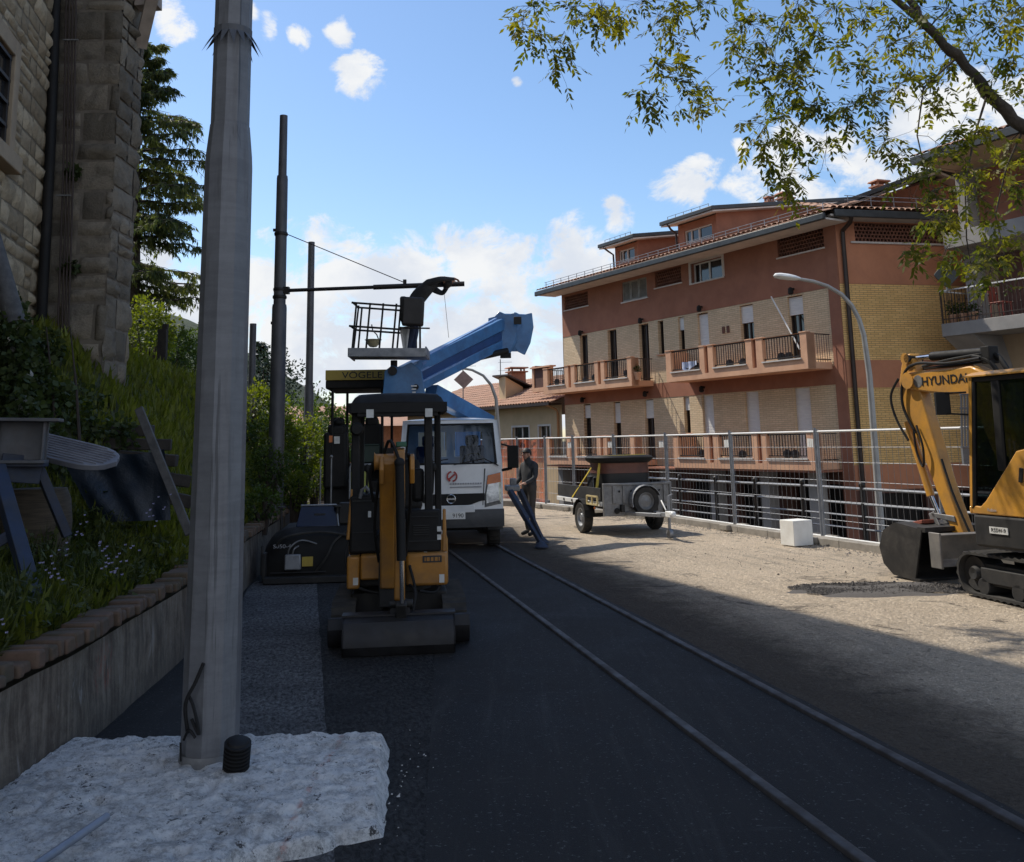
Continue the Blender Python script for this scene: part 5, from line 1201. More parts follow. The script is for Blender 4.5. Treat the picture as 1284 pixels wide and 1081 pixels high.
for x0_, x1_, yy in ((-6, .42, 1.30),):
    rl.beam((x0_, yy, 5.0), (x1_, yy, 5.0), .03, .025); n_ = 58
    for k in range(n_ + 1):
        x = x0_ + k * (x1_ - x0_) / n_; rl.tube((x, yy, 4.88), (x, yy, 5.78), .010, n=5)
        if k % 2: rl.ball((x, yy, 5.5), (.026, .026, .04), 6, 5); rl.ball((x, yy, 5.22), (.024, .024, .03), 6, 5)
for k in range(11): yy = .1 + k * .118; rl.tube((.42, yy, 4.88), (.42, yy, 5.78), .010, n=5)
rl.tube((.42, 1.3, 4.5), (.42, 1.3, 5.8), .028, n=8); r_o = rl.build('railing', m_rail_iron, rb, angle=60)
g = MB(); g.beam((-6, 1.30, 5.80), (.44, 1.30, 5.80), .05, .035); g.beam((.42, .0, 5.80), (.42, 1.32, 5.80), .05, .034); g.build('top_rail', m_whitep, r_o)
g = MB(); P = [(.35, 2.1, 9.45), (-6, 2.1, 9.45), (-6, -5, 12.0), (.35, -5, 12.0)]; g.add(P + [(x, y, z + .10) for x, y, z in P], [(0, 1, 2, 3), (7, 6, 5, 4), (0, 4, 5, 1), (1, 5, 6, 2), (2, 6, 7, 3), (3, 7, 4, 0)]); g.bx(-6, .35, 2.02, 2.16, 9.36, 9.56); g.build('roof', m_gutter, rb)
g = MB(); tiles(g, lambda u, v, o_: (-6 + u, 2.14 - v, 9.56 + v * .36 + o_), 6.4, 1.6, 18); g.build('roof_tiles', m_tile, rb, angle=80)
g = MB(); g.bx(-6, .33, .1, 2.0, 9.36, 9.42); g.build('eave_soffit', m_beige, rb, smooth=False)
def rbw(x, y, z): return Vector(RC) + Vector((-.5, .866, 0)) * x + Vector((-.866, -.5, 0)) * y + Vector((0, 0, z))
for i, x in enumerate((.2, -.1, -.42)):
    b = rbw(x, 1.12, 4.88); pt = empty('flower_pot', b, 0, ('terracotta pot with a leafy plant at the end corner of the iron balcony', 'second pot from the end of the iron balcony, beside the first leafy pot', 'third pot from the end of the iron balcony, nearest the red chair')[i], 'flower pot', 'pots on the iron balcony')
    g = MB(); g.lathe([(.08, 0), (.12, .2), (.135, .2), (.135, .24), (.11, .24)], n=12); g.build('pot', m_peach, pt)
    g = MB(); crown(g, (0, 0, .42 - .06 * i), (.17, .17, .2), 140, .09, random.Random(i), shell=.1); g.build('plant', m_bush, pt, smooth=False)
ch = empty('garden_chair', rbw(-1.05, .85, 4.88), 30, 'reddish garden chair standing on the iron balcony', 'chair'); mr = M('dull_red_plastic', (.30, .07, .05), None, 6, .5)
for nm, arg in (('seat', ((0, 0, .43), (.42, .4, .03))), ('backrest', ((0, .2, .68), (.42, .03, .42)))): g = MB(); g.box(*arg); g.build(nm, mr, ch, bevel=.01)
for i in (-1, 1):
    for j in (-1, 1): g = MB(); g.tube((i * .19, j * .18, 0), (i * .17, j * .17, .43), .016); g.build('leg', mr, ch)
dp = empty('diamond_panel', at(1187, 345, 25.2), 0, 'dark diamond shaped panel fixed to the corner of the iron balcony', 'panel')
g = MB(); S = .345; pts = []
for k in range(4):
    a = PI / 2 * k
    for e in (-.16, 0, .16): pts.append((S * math.cos(a + e) * (1 - .03 * (e != 0)) * (.93 if e else .96), 0, S * math.sin(a + e) * (.93 if e else .96)))
g.prism(pts, (0, .03, 0)); g.build('plate', M('dark_green_grey_plate', (.028, .034, .032), None, 5, .45), dp, bevel=.006)
g = MB(); g.tube((0, .05, .05), (0, .05, -.42), .03); g.beam((0, .06, -.38), (.30, .2, -.36), .03, .03); g.build('bracket', m_galvd, dp)

# low houses further along the street
HC = (9.09 - 7.1, 28 + 12.3, 0)
ho = empty('low_house', HC, 120, 'low cream house with a tiled roof and chimneys beyond the orange net', 'house')
wn_ = [(1.0, 1.9, 1.55, 2.5), (2.75, 4.2, 1.55, 2.5), (6.5, 7.6, 1.5, 2.5), (10, 11.2, 1.5, 2.5)]
mb = MB(); wall_holes(mb, .05, 16, -2, 3.45, wn_, depth=.15); mb.quad((16, 0, -2), (16, -9, -2), (16, -9, 3.4), (16, 0, 3.4)); mb.build('wall', m_ywall, ho, smooth=False)
for a, b, c, d in wn_:
    g = MB(); t = .05
    for q0, q1, q2, q3 in ((a - .08, a, c, d + .08), (b, b + .08, c, d + .08), (a, b, d, d + .08)): g.bx(q0, q1, -.05, .03, q2, q3)
    for k in range(3): x = a + (b - a) * k / 2; g.bx(max(a, x - .03), min(b, x + .03), -.13, -.08, c, d)
    f_ = g.build('window', m_soffit, ho, smooth=False); g = MB(); g.quad((a, -.12, c), (b, -.12, c), (b, -.12, d), (a, -.12, d)); g.build('pane', m_winglass, f_, smooth=False)
g = MB(); tiles(g, lambda u, v, o_: (u, .62 - v, 3.44 + v * .345 + o_), 17, 4.9, 31, .24, .42, .055); g.quad((0, .55, 3.42), (17, .55, 3.42), (17, -4.3, 5.11), (0, -4.3, 5.11)); g.quad((0, -4.3, 5.11), (17, -4.3, 5.11), (17, -9.5, 3.4), (0, -9.5, 3.4)); g.build('roof', m_tile, ho, angle=80)
g = MB(); g.bx(0, 17, .02, .6, 3.36, 3.41); g.bx(0, 17, .58, .68, 3.34, 3.46); g.build('eave', m_pipe, ho)
g = MB(); g.path([(.35, .6, 3.38), (.3, .1, 3.15), (.3, .06, 3.0), (.3, .06, -2)], .05, 8); g.build('downpipe', m_tan, ho)
chimney(ho, HC, 120, at(648, 478, 47.5), .75, .42); chimney(ho, HC, 120, at(676, 478, 44), .42, .42)
dm = MB(); P = [at(626, 500, 46), at(634, 500, 45.4), at(656, 493, 46.4), at(650, 493, 48)]
dm.xf = None
for (a, b, za, zb_) in ((P[0], P[1], 4.95, 4.9), (P[1], P[2], 4.9, 4.45), (P[2], P[3], 4.45, 4.45), (P[3], P[0], 4.45, 4.95)): dm.quad((a.x, a.y, 3.6), (b.x, b.y, 3.6), (b.x, b.y, zb_), (a.x, a.y, za))
do_ = adopt(dm.build('roof_turret', m_ywall, smooth=False), ho, HC, 120)
dm = MB(); dm.beam(Vector((P[1].x - .25, P[1].y + .2, 4.98)), Vector((P[2].x + .15, P[2].y + .6, 4.46)), 1.0, .07); d2 = adopt(dm.build('turret_roof', m_pipe), ho, HC, 120); d2.parent = do_; d2.matrix_local = Matrix.Identity(4)
te = MB(); te.bx(.15, 1.7, .3, .42, 3.95, 4.12); te.bx(.15, .32, .3, .42, 4.12, 4.95); te.bx(1.55, 1.7, .3, .42, 4.12, 4.95); te.bx(.1, 1.75, .2, .5, 4.95, 5.01); te_o = te.build('terrace_screen', m_peach, ho)
te = MB(); te.bx(.32, 1.55, .34, .38, 4.12, 4.95); te.build('dark_mesh', m_brown, te_o)
ob = empty('brick_house', (at(470, 560, 56).x, 56, -2), 30, 'orange brick house glimpsed through the cab of the paver', 'house')
g = MB(); g.bx(-4.2, 3.6, -.2, 8, 0, 4.9); g.build('wall', m_brickwall, ob, smooth=False); g = MB(); g.prism([(-4.8, -.8, 4.9), (-4.8, 8.6, 4.9), (-4.8, 3.9, 6.2)], (9, 0, 0)); g.build('roof', m_tile, ob, smooth=False)
for x in (-2.6, -.4, 1.8): g = MB(); g.bx(x, x + .9, -.22, -.19, 2.8, 4.0); g.build('window', m_winglass, ob)

# aerials on the far roof
am = empty('aerial_mast', at(581, 520, 44), 0, 'thin aerial mast with a diamond shaped plate above the tiled roof', 'aerial')
g = MB(); g.tube((0, 0, -.6), (0, 0, at(581, 440, 44).z - am.location.z), .025, n=6); g.beam((0, 0, 2.2), (.6, 0, 2.2), .015, .015); g.build('mast', m_galvd, am)
g = MB(); z = at(583, 476, 44).z - am.location.z; g.prism([(-.42, -.06, z), (.05, -.06, z - .42), (.48, -.06, z), (.02, -.06, z + .42)], (0, .03, 0)); g.build('diamond_plate', M('dull_pink_plate', (.34, .24, .21), (.26, .18, .16), 5, .7), am, bevel=.01)
am = empty('television_aerial', at(628, 490, 46), 0, 'small television aerial beside the roof turret of the low house', 'aerial')
g = MB(); g.tube((0, 0, -.5), (0, 0, 1.5), .022, n=6); g.build('mast', m_galvd, am); g = MB()
for k, z in enumerate((1.35, .95, .6)): g.beam((-.1, 0, z), (.55 - .1 * k, -.1, z), .014, .014)
g.build('aerial_bars', m_galvd, am)
# street lamps
def lamp(name, base, pts, r, head, label):
    root = empty('street_lamp', base, 0, label, 'street lamp', 'curved street lamps'); pts = [p - Vector(base) for p in pts]
    g = MB(); g.path([(0, 0, 0)] + pts, [r[0]] + r[1:], 10); g.build('pole', M(name + '_grey_paint', (.42, .41, .39), (.34, .33, .31), 5, .5, .2, dirt=(.22, .2, .18), damt=.4), root)
    a, b = head[0] - Vector(base), head[1] - Vector(base); d_ = (b - a).normalized(); up = Vector((0, 0, 1))
    g = MB(); w_ = [.05, .085, .10, .10, .08, .03]; L_ = (b - a).length
    prof = [(0, .05), (.2, .085), (.45, .105), (.75, .105), (.93, .08), (1, .02)]; n_ = 12; vs = []; sd_ = d_.cross(up).normalized()
    for t, rr in prof:
        for k in range(n_): an = 2 * PI * k / n_; vs.append(a + d_ * L_ * t + sd_ * rr * 1.25 * math.cos(an) + up * rr * (.75 if math.sin(an) > 0 else .45) * math.sin(an))
    g.add(vs, [(i * n_ + j, i * n_ + (j + 1) % n_, (i + 1) * n_ + (j + 1) % n_, (i + 1) * n_ + j) for i in range(5) for j in range(n_)] + [tuple(range(n_)), tuple(5 * n_ + j for j in range(n_))]); g.build('lamp_head', m_whitep, root)
lamp('near', (7.09, 19.25, -2), [at(1105, 668, 19.25), at(1097, 560, 19.25), at(1090, 470, 19.25), at(1083, 420, 19.25), at(1077, 400, 19.25), at(1068, 383, 19.25), at(1055, 369, 19.25), at(1038, 359, 19.25), at(1020, 353, 19.25), at(1000, 349.5, 19.25)], [.085, .075, .068, .06, .052, .048, .045, .043, .04, .037, .034], (at(1003, 350, 19.25), at(970, 346, 19.25)), 'curved pale street lamp with a white head in front of the yellow brick end wall')
lamp('far', (at(626, 640, 26).x, 26, 0), [at(625, 540, 26), at(622, 500, 26), at(616, 483, 26), at(606, 471, 26), at(592, 464, 26), at(578, 461.5, 26)], [.07, .055, .045, .04, .036, .033, .03], (at(579, 461.5, 26), at(558, 461, 26)), 'thin curved street lamp rising behind the cab of the white truck')
g = MB(); g.path([at(397, 640, 27), at(397, 575, 27), at(395, 562, 27), at(391, 553, 27), at(385, 549, 27)], [.04, .036, .034, .03, .025], 8); tag(g.build('hooked_post', m_galvd), 'thin hooked grey post among the bushes left of the black paver', 'post')

# ================================================================== FENCES
FP = [(-1.9, 33.3), (-.95, 31.5), (.05, 29.6), (.85, 28.1), (1.58, 26.8), (2.53, 25.05), (3.58, 23.15), (4.50, 20.35), (5.47, 17.68), (6.45, 14.9), (7.43, 12.1)]
def fence_panel(a, b, label, netting=False, sign=True):
    a, b = Vector((*a, 0)), Vector((*b, 0)); d = b - a; Ln = d.length; root = empty('fence_panel', a, math.degrees(math.atan2(d.y, d.x)), label, 'fence panel', 'temporary site fence panels')
    g = MB(); g.tube((.03, 0, 0), (.03, 0, 2.03), .026, n=10); g.build('post', m_galv, root)
    g = MB(); g.tube((Ln - .045, 0, .03), (Ln - .045, 0, 2.0), .021, n=10); g.build('post', m_galv, root)
    g = MB(); g.tube((.03, 0, 1.96), (Ln - .03, 0, 1.96), .019, n=8); g.build('top_rail', m_whitep, root)
    g = MB(); g.tube((.03, 0, .12), (Ln - .03, 0, .12), .018, n=8); g.build('bottom_rail', m_whitep, root)
    g = MB()
    for z in (.42, .75, 1.10, 1.42, 1.68): g.tube((.04, 0, z), (Ln - .04, 0, z), .0042, n=4)
    n_ = int(Ln / .14)
    for k in range(1, n_): x = k * Ln / n_; g.tube((x, .006, .13), (x, .006, 1.95), .0034, n=3)
    g.build('mesh_infill', m_galv, root)
    if sign: g = MB(); g.box((.22 if not netting else .4, -.03, 1.76), (.17, .008, .15), rot('Y', rnd.uniform(-4, 4))); g.build('placard', m_whitep, root)
    if netting:
        g = MB(); g.grid(lambda u, v: (u * Ln, -.04 + .035 * math.sin(u * 17 + v * 3) + .02 * math.sin(u * 31), .14 + v * 1.80 + .03 * math.sin(u * 9) * v), 50, 12); g.build('safety_net', m_net, root)
    g = MB(); g.box((.03, 0, .06), (.3, .55, .12)); g.build('foot_block', m_kerb, root, bevel=.02)
    return root
labs = ['furthest fence panel with orange netting, just behind the truck mirror', 'second orange netted fence panel from the far end', 'third orange netted fence panel from the far end, nearest the trailer side', 'plain fence panel directly after the orange netting', 'plain fence panel behind the left end of the trailer', 'plain fence panel behind the tub on the trailer', 'plain fence panel just right of the trailer', 'plain fence panel left of the white block', 'plain fence panel between the white block and the street lamp', 'nearest plain fence panel behind the excavator bucket']
for i in range(len(FP) - 1): fence_panel(FP[i + 1], FP[i], labs[i], netting=i < 3, sign=i > 2)
# permanent street railing behind it
RPt = [(3.28, 24.4), (3.86, 23.1), (4.42, 21.7), (5.0, 20.5), (5.62, 19.25), (6.2, 17.6), (6.85, 15.8), (7.5, 13.9), (8.1, 12.2)]
ra = empty('street_railing', (*RPt[0], 0), 0, 'low street railing with black ball topped posts and pale rails behind the site fence', 'railing'); O_ = Vector((*RPt[0], 0))
for x, y in RPt:
    g = MB(); p = Vector((x, y, 0)) - O_; g.tube(p + Vector((0, 0, -.3)), p + Vector((0, 0, .97)), .042, n=10); g.ball(p + Vector((0, 0, 1.0)), .06, 10, 7); g.build('post', m_iron, ra)
for z, r in ((.93, .026), (.66, .018), (.44, .018), (.22, .018)):
    g = MB()
    for a, b in zip(RPt, RPt[1:]): g.tube(Vector((*a, z)) - O_, Vector((*b, z)) - O_, r, n=7)
    g.build('rail', m_galv, ra)
wb = MB(); wb.box((0, 0, .215), (.42, .36, .43)); o = wb.build('white_block', m_foam, loc=(4.93, 17.45, 0), bevel=.008); o.rotation_euler.z = R(24); tag(o, 'plain white block standing at the foot of the site fence', 'block')
# loose rubble along the kerb and dark crumbs by the excavator
def pebbles(name, fn, n, size, mat_, label, cat, seed):
    q_ = random.Random(seed); g = MB()
    for _ in range(n):
        x, y, z = fn(q_); s_ = size * q_.uniform(.4, 1.6) * (1 if q_.random() > .06 else 2.2); a = q_.uniform(0, 6)
        P = [Vector((q_.uniform(.6, 1) * s_ * math.cos(a + k * PI / 2), q_.uniform(.6, 1) * s_ * math.sin(a + k * PI / 2), 0)) + Vector((x, y, z)) for k in range(4)]
        t = Vector((x + q_.uniform(-.3, .3) * s_, y + q_.uniform(-.3, .3) * s_, z + s_ * q_.uniform(.4, .9)))
        t2 = t + Vector((s_ * .4, s_ * .2, -.05 * s_))
        g.add(P + [t, t2], [(0, 1, 5, 4), (1, 2, 5), (2, 3, 4, 5), (3, 0, 4)], 0, q_.random())
    return tag(g.build(name, mat_, smooth=False), label, cat, kind='stuff')
pebbles('kerb_rubble', lambda q_: (lambda Y: (fence_x(Y) - .12 - abs(q_.gauss(0, .3)), Y, -.005))(q_.uniform(13.5, 27)), 1700, .015, M('sandy_rubble', (.34, .30, .25), (.22, .19, .16), 9, .95, tint=True), 'crumbled rubble scattered along the foot of the site fence', 'rubble', 4)
def patch(q_):
    while 1:
        u, v = q_.uniform(-1, 1), q_.uniform(-1, 1); k = 1 + .45 * noise.noise(Vector((u * 2, v * 2, 9)))
        if u * u + v * v < k: return (4.55 + 1.15 * u + .1 * v, 12.45 + .48 * v - .12 * u, .02 * max(0, 1 - u * u - v * v) + .0)
pebbles('asphalt_crumbs', patch, 7000, .012, m_gravel, 'flat spread of dark asphalt crumbs in front of the excavator bucket', 'gravel', 6)
mb = MB(); mb.grid(lambda u, v: (3.3 + 2.5 * u, 11.85 + 1.2 * v, -.03 + .055 * max(0, 1.1 - ((u - .5) * 2) ** 2 - ((v - .5) * 2) ** 2 + .6 * noise.noise(Vector((u * 5, v * 4, 2))))), 30, 20); tag(mb.build('crumb_bed', m_gravel), 'thin bed of dark asphalt under the loose crumbs', 'gravel', kind='stuff')
def patch2(q_):
    Y = q_.uniform(12, 17.5); return (fence_x(Y) - q_.uniform(.3, 3.2), Y, -.004)
pebbles('scattered_grit', patch2, 700, .007, m_gravel, 'dark grit scattered over the pale milled road', 'gravel', 8)
pebbles('slab_chips', lambda q_: (q_.uniform(-2.6, -.3), 4.6 + 2.3 * q_.random(), .012) if q_.random() < .6 else (-.72 + abs(q_.gauss(0, .10)), q_.uniform(4.9, 6.4), .012), 70, .006, M('concrete_chips', (.5, .49, .47), (.2, .19, .18), 9, .95, tint=True), 'small concrete chips broken off around the rough white slab', 'chips', 10)

# ================================================================== PEOPLE
def figure(name, loc, rz, joints, label, mats, hair=True):
    """one continuous body grown over a posed skeleton; joints: name -> (x, y, z, radius)"""
    J = dict(joints); bones = []
    def chain(*ns):
        for a, b in zip(ns, ns[1:]): bones.append((a, b))
    chain('pelvis', 'waist', 'chest', 'neck', 'jaw', 'head')
    for s_ in 'lr':
        chain('chest', 'sh' + s_, 'el' + s_, 'wr' + s_, 'pa' + s_); chain('pelvis', 'hip' + s_, 'kn' + s_, 'an' + s_, 'toe' + s_)
        w_, p_ = Vector(J['wr' + s_][:3]), Vector(J['pa' + s_][:3]); d = (p_ - w_).normalized(); sd_ = d.cross(Vector((0, 0, 1)))
        if sd_.length < .2: sd_ = Vector((1, 0, 0))
        sd_.normalize(); cu_ = sd_.cross(d) * -1
        for k, (o_, ln) in enumerate(((-.03, .072), (-.01, .082), (.012, .078), (.032, .062))):
            a = p_ + sd_ * o_; b = a + d * ln * .55 + cu_ * .008; c = b + d * ln * .35 + cu_ * .03
            for nm, v, r in (('a', a, .0095), ('b', b, .009), ('c', c, .0075)): J[f'f{s_}{k}{nm}'] = (*v, r)
            bones.extend([('pa' + s_, f'f{s_}{k}a'), (f'f{s_}{k}a', f'f{s_}{k}b'), (f'f{s_}{k}b', f'f{s_}{k}c')])
        a = w_ + d * .025 - sd_ * .035; b = a + d * .035 - sd_ * .02 + cu_ * .02
        J['t' + s_ + 'a'] = (*a, .0105); J['t' + s_ + 'b'] = (*b, .009); bones.extend([('wr' + s_, 't' + s_ + 'a'), ('t' + s_ + 'a', 't' + s_ + 'b')])
    names = list(J); idx = {n_: i for i, n_ in enumerate(names)}
    me = bpy.data.meshes.new(name); me.from_pydata([J[n_][:3] for n_ in names], [(idx[a], idx[b]) for a, b in bones], [])
    o = bpy.data.objects.new(name, me); col.objects.link(o)
    sk = o.modifiers.new('skin', 'SKIN'); sk.use_smooth_shade = True; ss = o.modifiers.new('sub', 'SUBSURF'); ss.levels = 2; ss.render_levels = 2
    for n_ in names: v = me.skin_vertices[0].data[idx[n_]]; v.radius = (J[n_][3], J[n_][3]); v.use_root = n_ == 'pelvis'
    dg = bpy.context.evaluated_depsgraph_get(); m2 = bpy.data.meshes.new_from_object(o.evaluated_get(dg)); bpy.data.objects.remove(o); m2.name = name
    m2.materials.clear()
    for m_ in mats: m2.materials.append(m_)           # 0 skin, 1 jacket, 2 trousers, 3 boots
    def region(a, b):
        if a in ('neck', 'jaw') or a[0] == 'f' or a[0] == 't' and a[1] in 'lr' and len(a) == 3 or a[:2] == 'pa' or (a[:2] == 'wr'): return 0
        if a[:3] == 'hip' or a[:2] == 'kn' or (a == 'pelvis' and b[:3] == 'hip'): return 2
        if a[:2] == 'an': return 3
        return 1
    segs = [(Vector(J[a][:3]), Vector(J[b][:3]), J[a][3], region(a, b)) for a, b in bones]
    for p in m2.polygons:
        c = p.center; best = min(segs, key=lambda s_: (c - (s_[0] + (s_[1] - s_[0]) * max(0, min(1, (c - s_[0]).dot(s_[1] - s_[0]) / max(1e-6, (s_[1] - s_[0]).length_squared))))).length - s_[2] * .6); p.material_index = best[3]; p.use_smooth = True
    o = bpy.data.objects.new(name, m2); col.objects.link(o); o.location = loc; o.rotation_euler.z = R(rz); tag(o, label, 'person')
    h = Vector(J['head'][:3]); jw = Vector(J['jaw'][:3]); u = (h - jw).normalized(); fw = Vector((0, -1, 0)); fw = (fw - u * fw.dot(u)).normalized(); sd_ = u.cross(fw)
    c = (h + jw) / 2
    g = MB(); 
    g.ball(c + fw * .088 - u * .005, (.016, .022, .024), 8, 6); g.build('nose', m_skin, o)
    for s_ in (-1, 1):
        g = MB(); g.ball(c + sd_ * s_ * .092 , (.014, .024, .034), 8, 6); g.build('ear', m_skin, o)
        g = MB(); g.ball(c + fw * .082 + sd_ * s_ * .034 + u * .024, (.014, .008, .009), 8, 6); g.build('eye', m_black, o)
    g = MB(); g.ball(c + fw * .080 - u * .045, (.026, .008, .007), 8, 6); g.build('mouth', m_redlogo, o)
    g = MB(); n0 = len(g.v); g.ball((0, 0, 0), (1, 1, 1), 16, 10); g.v = [tuple(c + u * .022 - fw * .014 + (sd_ * v[0] * .098 + fw * v[1] * .106 + u * max(v[2], -.25 if v[1] < .2 else .30) * .118)) for v in g.v]; g.build('hair', m_hair, o)
    return o
# worker standing beside the truck, turned to the left
figure('person', (.26, 20.0, 0), -50, dict(pelvis=(0, 0, .95, .125), waist=(0, .01, 1.10, .135), chest=(0, .02, 1.32, .155), neck=(0, -.01, 1.50, .06), jaw=(0, -.06, 1.56, .075), head=(0, -.06, 1.68, .088),
    shl=(.19, .02, 1.40, .075), ell=(.25, -.05, 1.15, .055), wrl=(.20, -.27, 1.05, .036), pal=(.19, -.33, 1.05, .034), shr=(-.19, .02, 1.40, .075), elr=(-.25, -.02, 1.14, .055), wrr=(-.23, -.22, 1.0, .036), par=(-.22, -.28, .98, .034),
    hipl=(.10, 0, .88, .10), knl=(.11, -.04, .50, .070), anl=(.12, .02, .09, .05), toel=(.13, -.16, .04, .04), hipr=(-.10, 0, .88, .10), knr=(-.11, -.01, .50, .070), anr=(-.12, .06, .09, .05), toer=(-.13, -.12, .04, .04)),
    'worker in dark jacket and brown trousers standing by the stabiliser legs of the white truck', [m_skin, m_jkt, m_trs, m_black])
# worker in the lift basket, bent forward over the pole arm
FX = at(519, 448, 16.95)
figure('person', FX, 90, dict(pelvis=(0, .02, .92, .12), waist=(0, -.05, 1.05, .155), chest=(0, -.24, 1.25, .185), neck=(0, -.42, 1.34, .06), jaw=(0, -.50, 1.34, .072), head=(0, -.60, 1.33, .086),
    shl=(.18, -.28, 1.28, .075), ell=(.24, -.50, 1.16, .055), wrl=(.16, -.62, 1.33, .036), pal=(.13, -.67, 1.36, .034), shr=(-.18, -.28, 1.30, .075), elr=(-.22, -.50, 1.36, .055), wrr=(-.12, -.70, 1.37, .036), par=(-.09, -.76, 1.37, .034),
    hipl=(.10, .02, .86, .098), knl=(.11, -.02, .48, .068), anl=(.12, .05, .09, .05), toel=(.13, -.12, .04, .04), hipr=(-.10, .02, .86, .098), knr=(-.11, .02, .48, .068), anr=(-.12, .09, .09, .05), toer=(-.13, -.08, .04, .04)),
    'worker in dark jacket and blue trousers leaning out of the lift basket', [m_skin, m_jkt, m_jean, m_black])

# ================================================================== MACHINES
def wheel(parent, c, r, w, rim_m, ax='x', name='wheel', side=1):
    """tyre with tread and a dished rim; the axis is local x"""
    t = MB(); rr = r * .62
    t.lathe([(rr, -w / 2 + .02), (r * .93, -w / 2), (r, -w * .36), (r * 1.005, 0), (r, w * .36), (r * .93, w / 2), (rr, w / 2 - .02)], c, ax, 28, cap=False)
    for k in range(28):
        a = 2 * PI * k / 28; p = Vector(c) + Vector((0, math.cos(a), math.sin(a))) * r * 1.0
        t.box(p, (w * .72, .02, .02), rot('X', math.degrees(a)))
    wo = t.build(name, m_rubber, parent, angle=50)
    g = MB(); s_ = side
    g.lathe([(rr, -w / 2 * .9 * s_), (rr * .99, w * .42 * s_), (rr * .9, w * .40 * s_), (rr * .8, w * .12 * s_), (rr * .45, w * .16 * s_), (rr * .35, w * .34 * s_), (0.001, w * .36 * s_)], c, ax, 24, cap=False)
    for k in range(6): a = 2 * PI * k / 6; g.ball(Vector(c) + Vector((w * .22 * s_, math.cos(a) * rr * .38, math.sin(a) * rr * .38)), .018, 6, 5)
    g.build('rim', rim_m, wo, angle=40); return wo
def track(parent, x, w, y0, y1, h, m_, frame_m, xf=None, n=44, side=-1):
    r = h / 2; Ls = (y1 - y0) - h; P = 2 * Ls + PI * h
    def pt(s_, rad):
        s_ = s_ % P
        if s_ < Ls: return Vector((0, y0 + r + s_, r - rad)), Vector((0, 0, -1))
        s_ -= Ls
        if s_ < PI * r: a = s_ / r - PI / 2; return Vector((0, y1 - r + rad * math.cos(a), r + rad * math.sin(a))), Vector((0, math.cos(a), math.sin(a)))
        s_ -= PI * r
        if s_ < Ls: return Vector((0, y1 - r - s_, r + rad - .0 * math.sin(PI * s_ / Ls))), Vector((0, 0, 1))
        s_ -= Ls; a = s_ / r + PI / 2; return Vector((0, y0 + r + rad * math.cos(a), r + rad * math.sin(a))), Vector((0, math.cos(a), math.sin(a)))
    g = MB(); g.xf = xf; m = n * 3; vs = []
    for i in range(m):
        s_ = P * i / m; bump_ = (i % 3 == 0) * .018
        for xx, rad in ((-w / 2, r - .045), (-w / 2, r - .018 + bump_), (w / 2, r - .018 + bump_), (w / 2, r - .045)): p, _ = pt(s_, rad); vs.append(p + Vector((x + xx, 0, 0)))
    g.add(vs, [(i * 4 + j, i * 4 + (j + 1) % 4, ((i + 1) % m) * 4 + (j + 1) % 4, ((i + 1) % m) * 4 + j) for i in range(m) for j in range(4)])
    to = g.build('crawler_track', m_, parent, angle=30)
    g = MB(); g.xf = xf; g.bx(x - w * .30, x + w * .30, y0 + r * .9, y1 - r * .9, h * .28, h * .74)
    g.bx(x + side * w * .30, x + side * w * .42, y0 + h * .75, y1 - h * .75, h * .34, h * .66)
    for k in range(4): yy = y0 + h * .8 + k * (y1 - y0 - h * 1.6) / 3; g.lathe([(.0, -w * .42), (h * .19, -w * .42), (h * .19, w * .42), (0, w * .42)], (x, yy, h * .25), 'x', 14)
    g.build('track_frame', frame_m, to, bevel=.01)
    for yy, rr in ((y0 + r, r * .74), (y1 - r, r * .74)):
        g = MB(); g.xf = xf; g.lathe([(.0, -w * .40), (rr * .35, -w * .44), (rr * .5, -w * .3), (rr, -w * .34), (rr, w * .34), (rr * .5, w * .3), (rr * .35, w * .44), (0, w * .40)], (x, yy, r), 'x', 20)
        g.build('sprocket', frame_m, to, angle=40)
    return to
# ------------------------------------------------------------------ small excavator in front
me_ = empty('mini_excavator', (-1.24, 10.42, 0), 6.5, 'small yellow canopy excavator facing the camera with its wide bucket resting on the asphalt', 'excavator')
for sx in (-1, 1): track(me_, sx * .535, .23, -.80, .78, .40, m_rubber, m_char, side=sx)
g = MB(); g.bx(-.48, .48, -.35, .35, .18, .42); g.lathe([(.33, .40), (.33, .50)], n=24); g.build('undercarriage', m_char, me_, bevel=.015)
g = MB(); prof = [(-.86, .02), (-.93, .10), (-.95, .22), (-.90, .33), (-.86, .34), (-.89, .22), (-.87, .12), (-.80, .03)]
g.prism([(-.67, y, z * .84) for y, z in prof], (1.34, 0, 0)); g.bx(-.30, -.22, -.85, -.2, .12, .22); g.bx(.22, .30, -.85, -.2, .12, .22); g.build('dozer_blade', m_bucket, me_, bevel=.006)
g = MB(); g.prism([(x, y, .50) for x, y in ((-.52, -.36), (-.13, -.52), (.05, -.52), (.48, -.36), (.50, .35), (.34, .72), (-.34, .72), (-.52, .35))], (0, 0, .10)); g.build('deck', m_char, me_, bevel=.02)
g = MB(); g.box((-.455, -.40, .645), (.125, .30, .31)); g.box((-.265, -.42, .69), (.24, .26, .235)); g.build('front_panel', m_yellow, me_, bevel=.02)
g = MB(); g.box((.275, -.42, .655), (.42, .26, .315)); g.build('front_panel', m_yellow, me_, bevel=.03)
g = MB(); g.prism([(x, y, .60) for x, y in ((-.52, -.2), (.5, -.2), (.5, .35), (.36, .76), (-.36, .76), (-.52, .35))], (0, 0, .36)); g.build('rear_hood', m_yellow, me_, bevel=.05)
g = MB(); g.box((-.325, -.36, 1.10), (.36, .10, .58)); g.box((-.33, -.12, 1.12), (.30, .40, .55)); g.build('left_console', m_black, me_, bevel=.03)
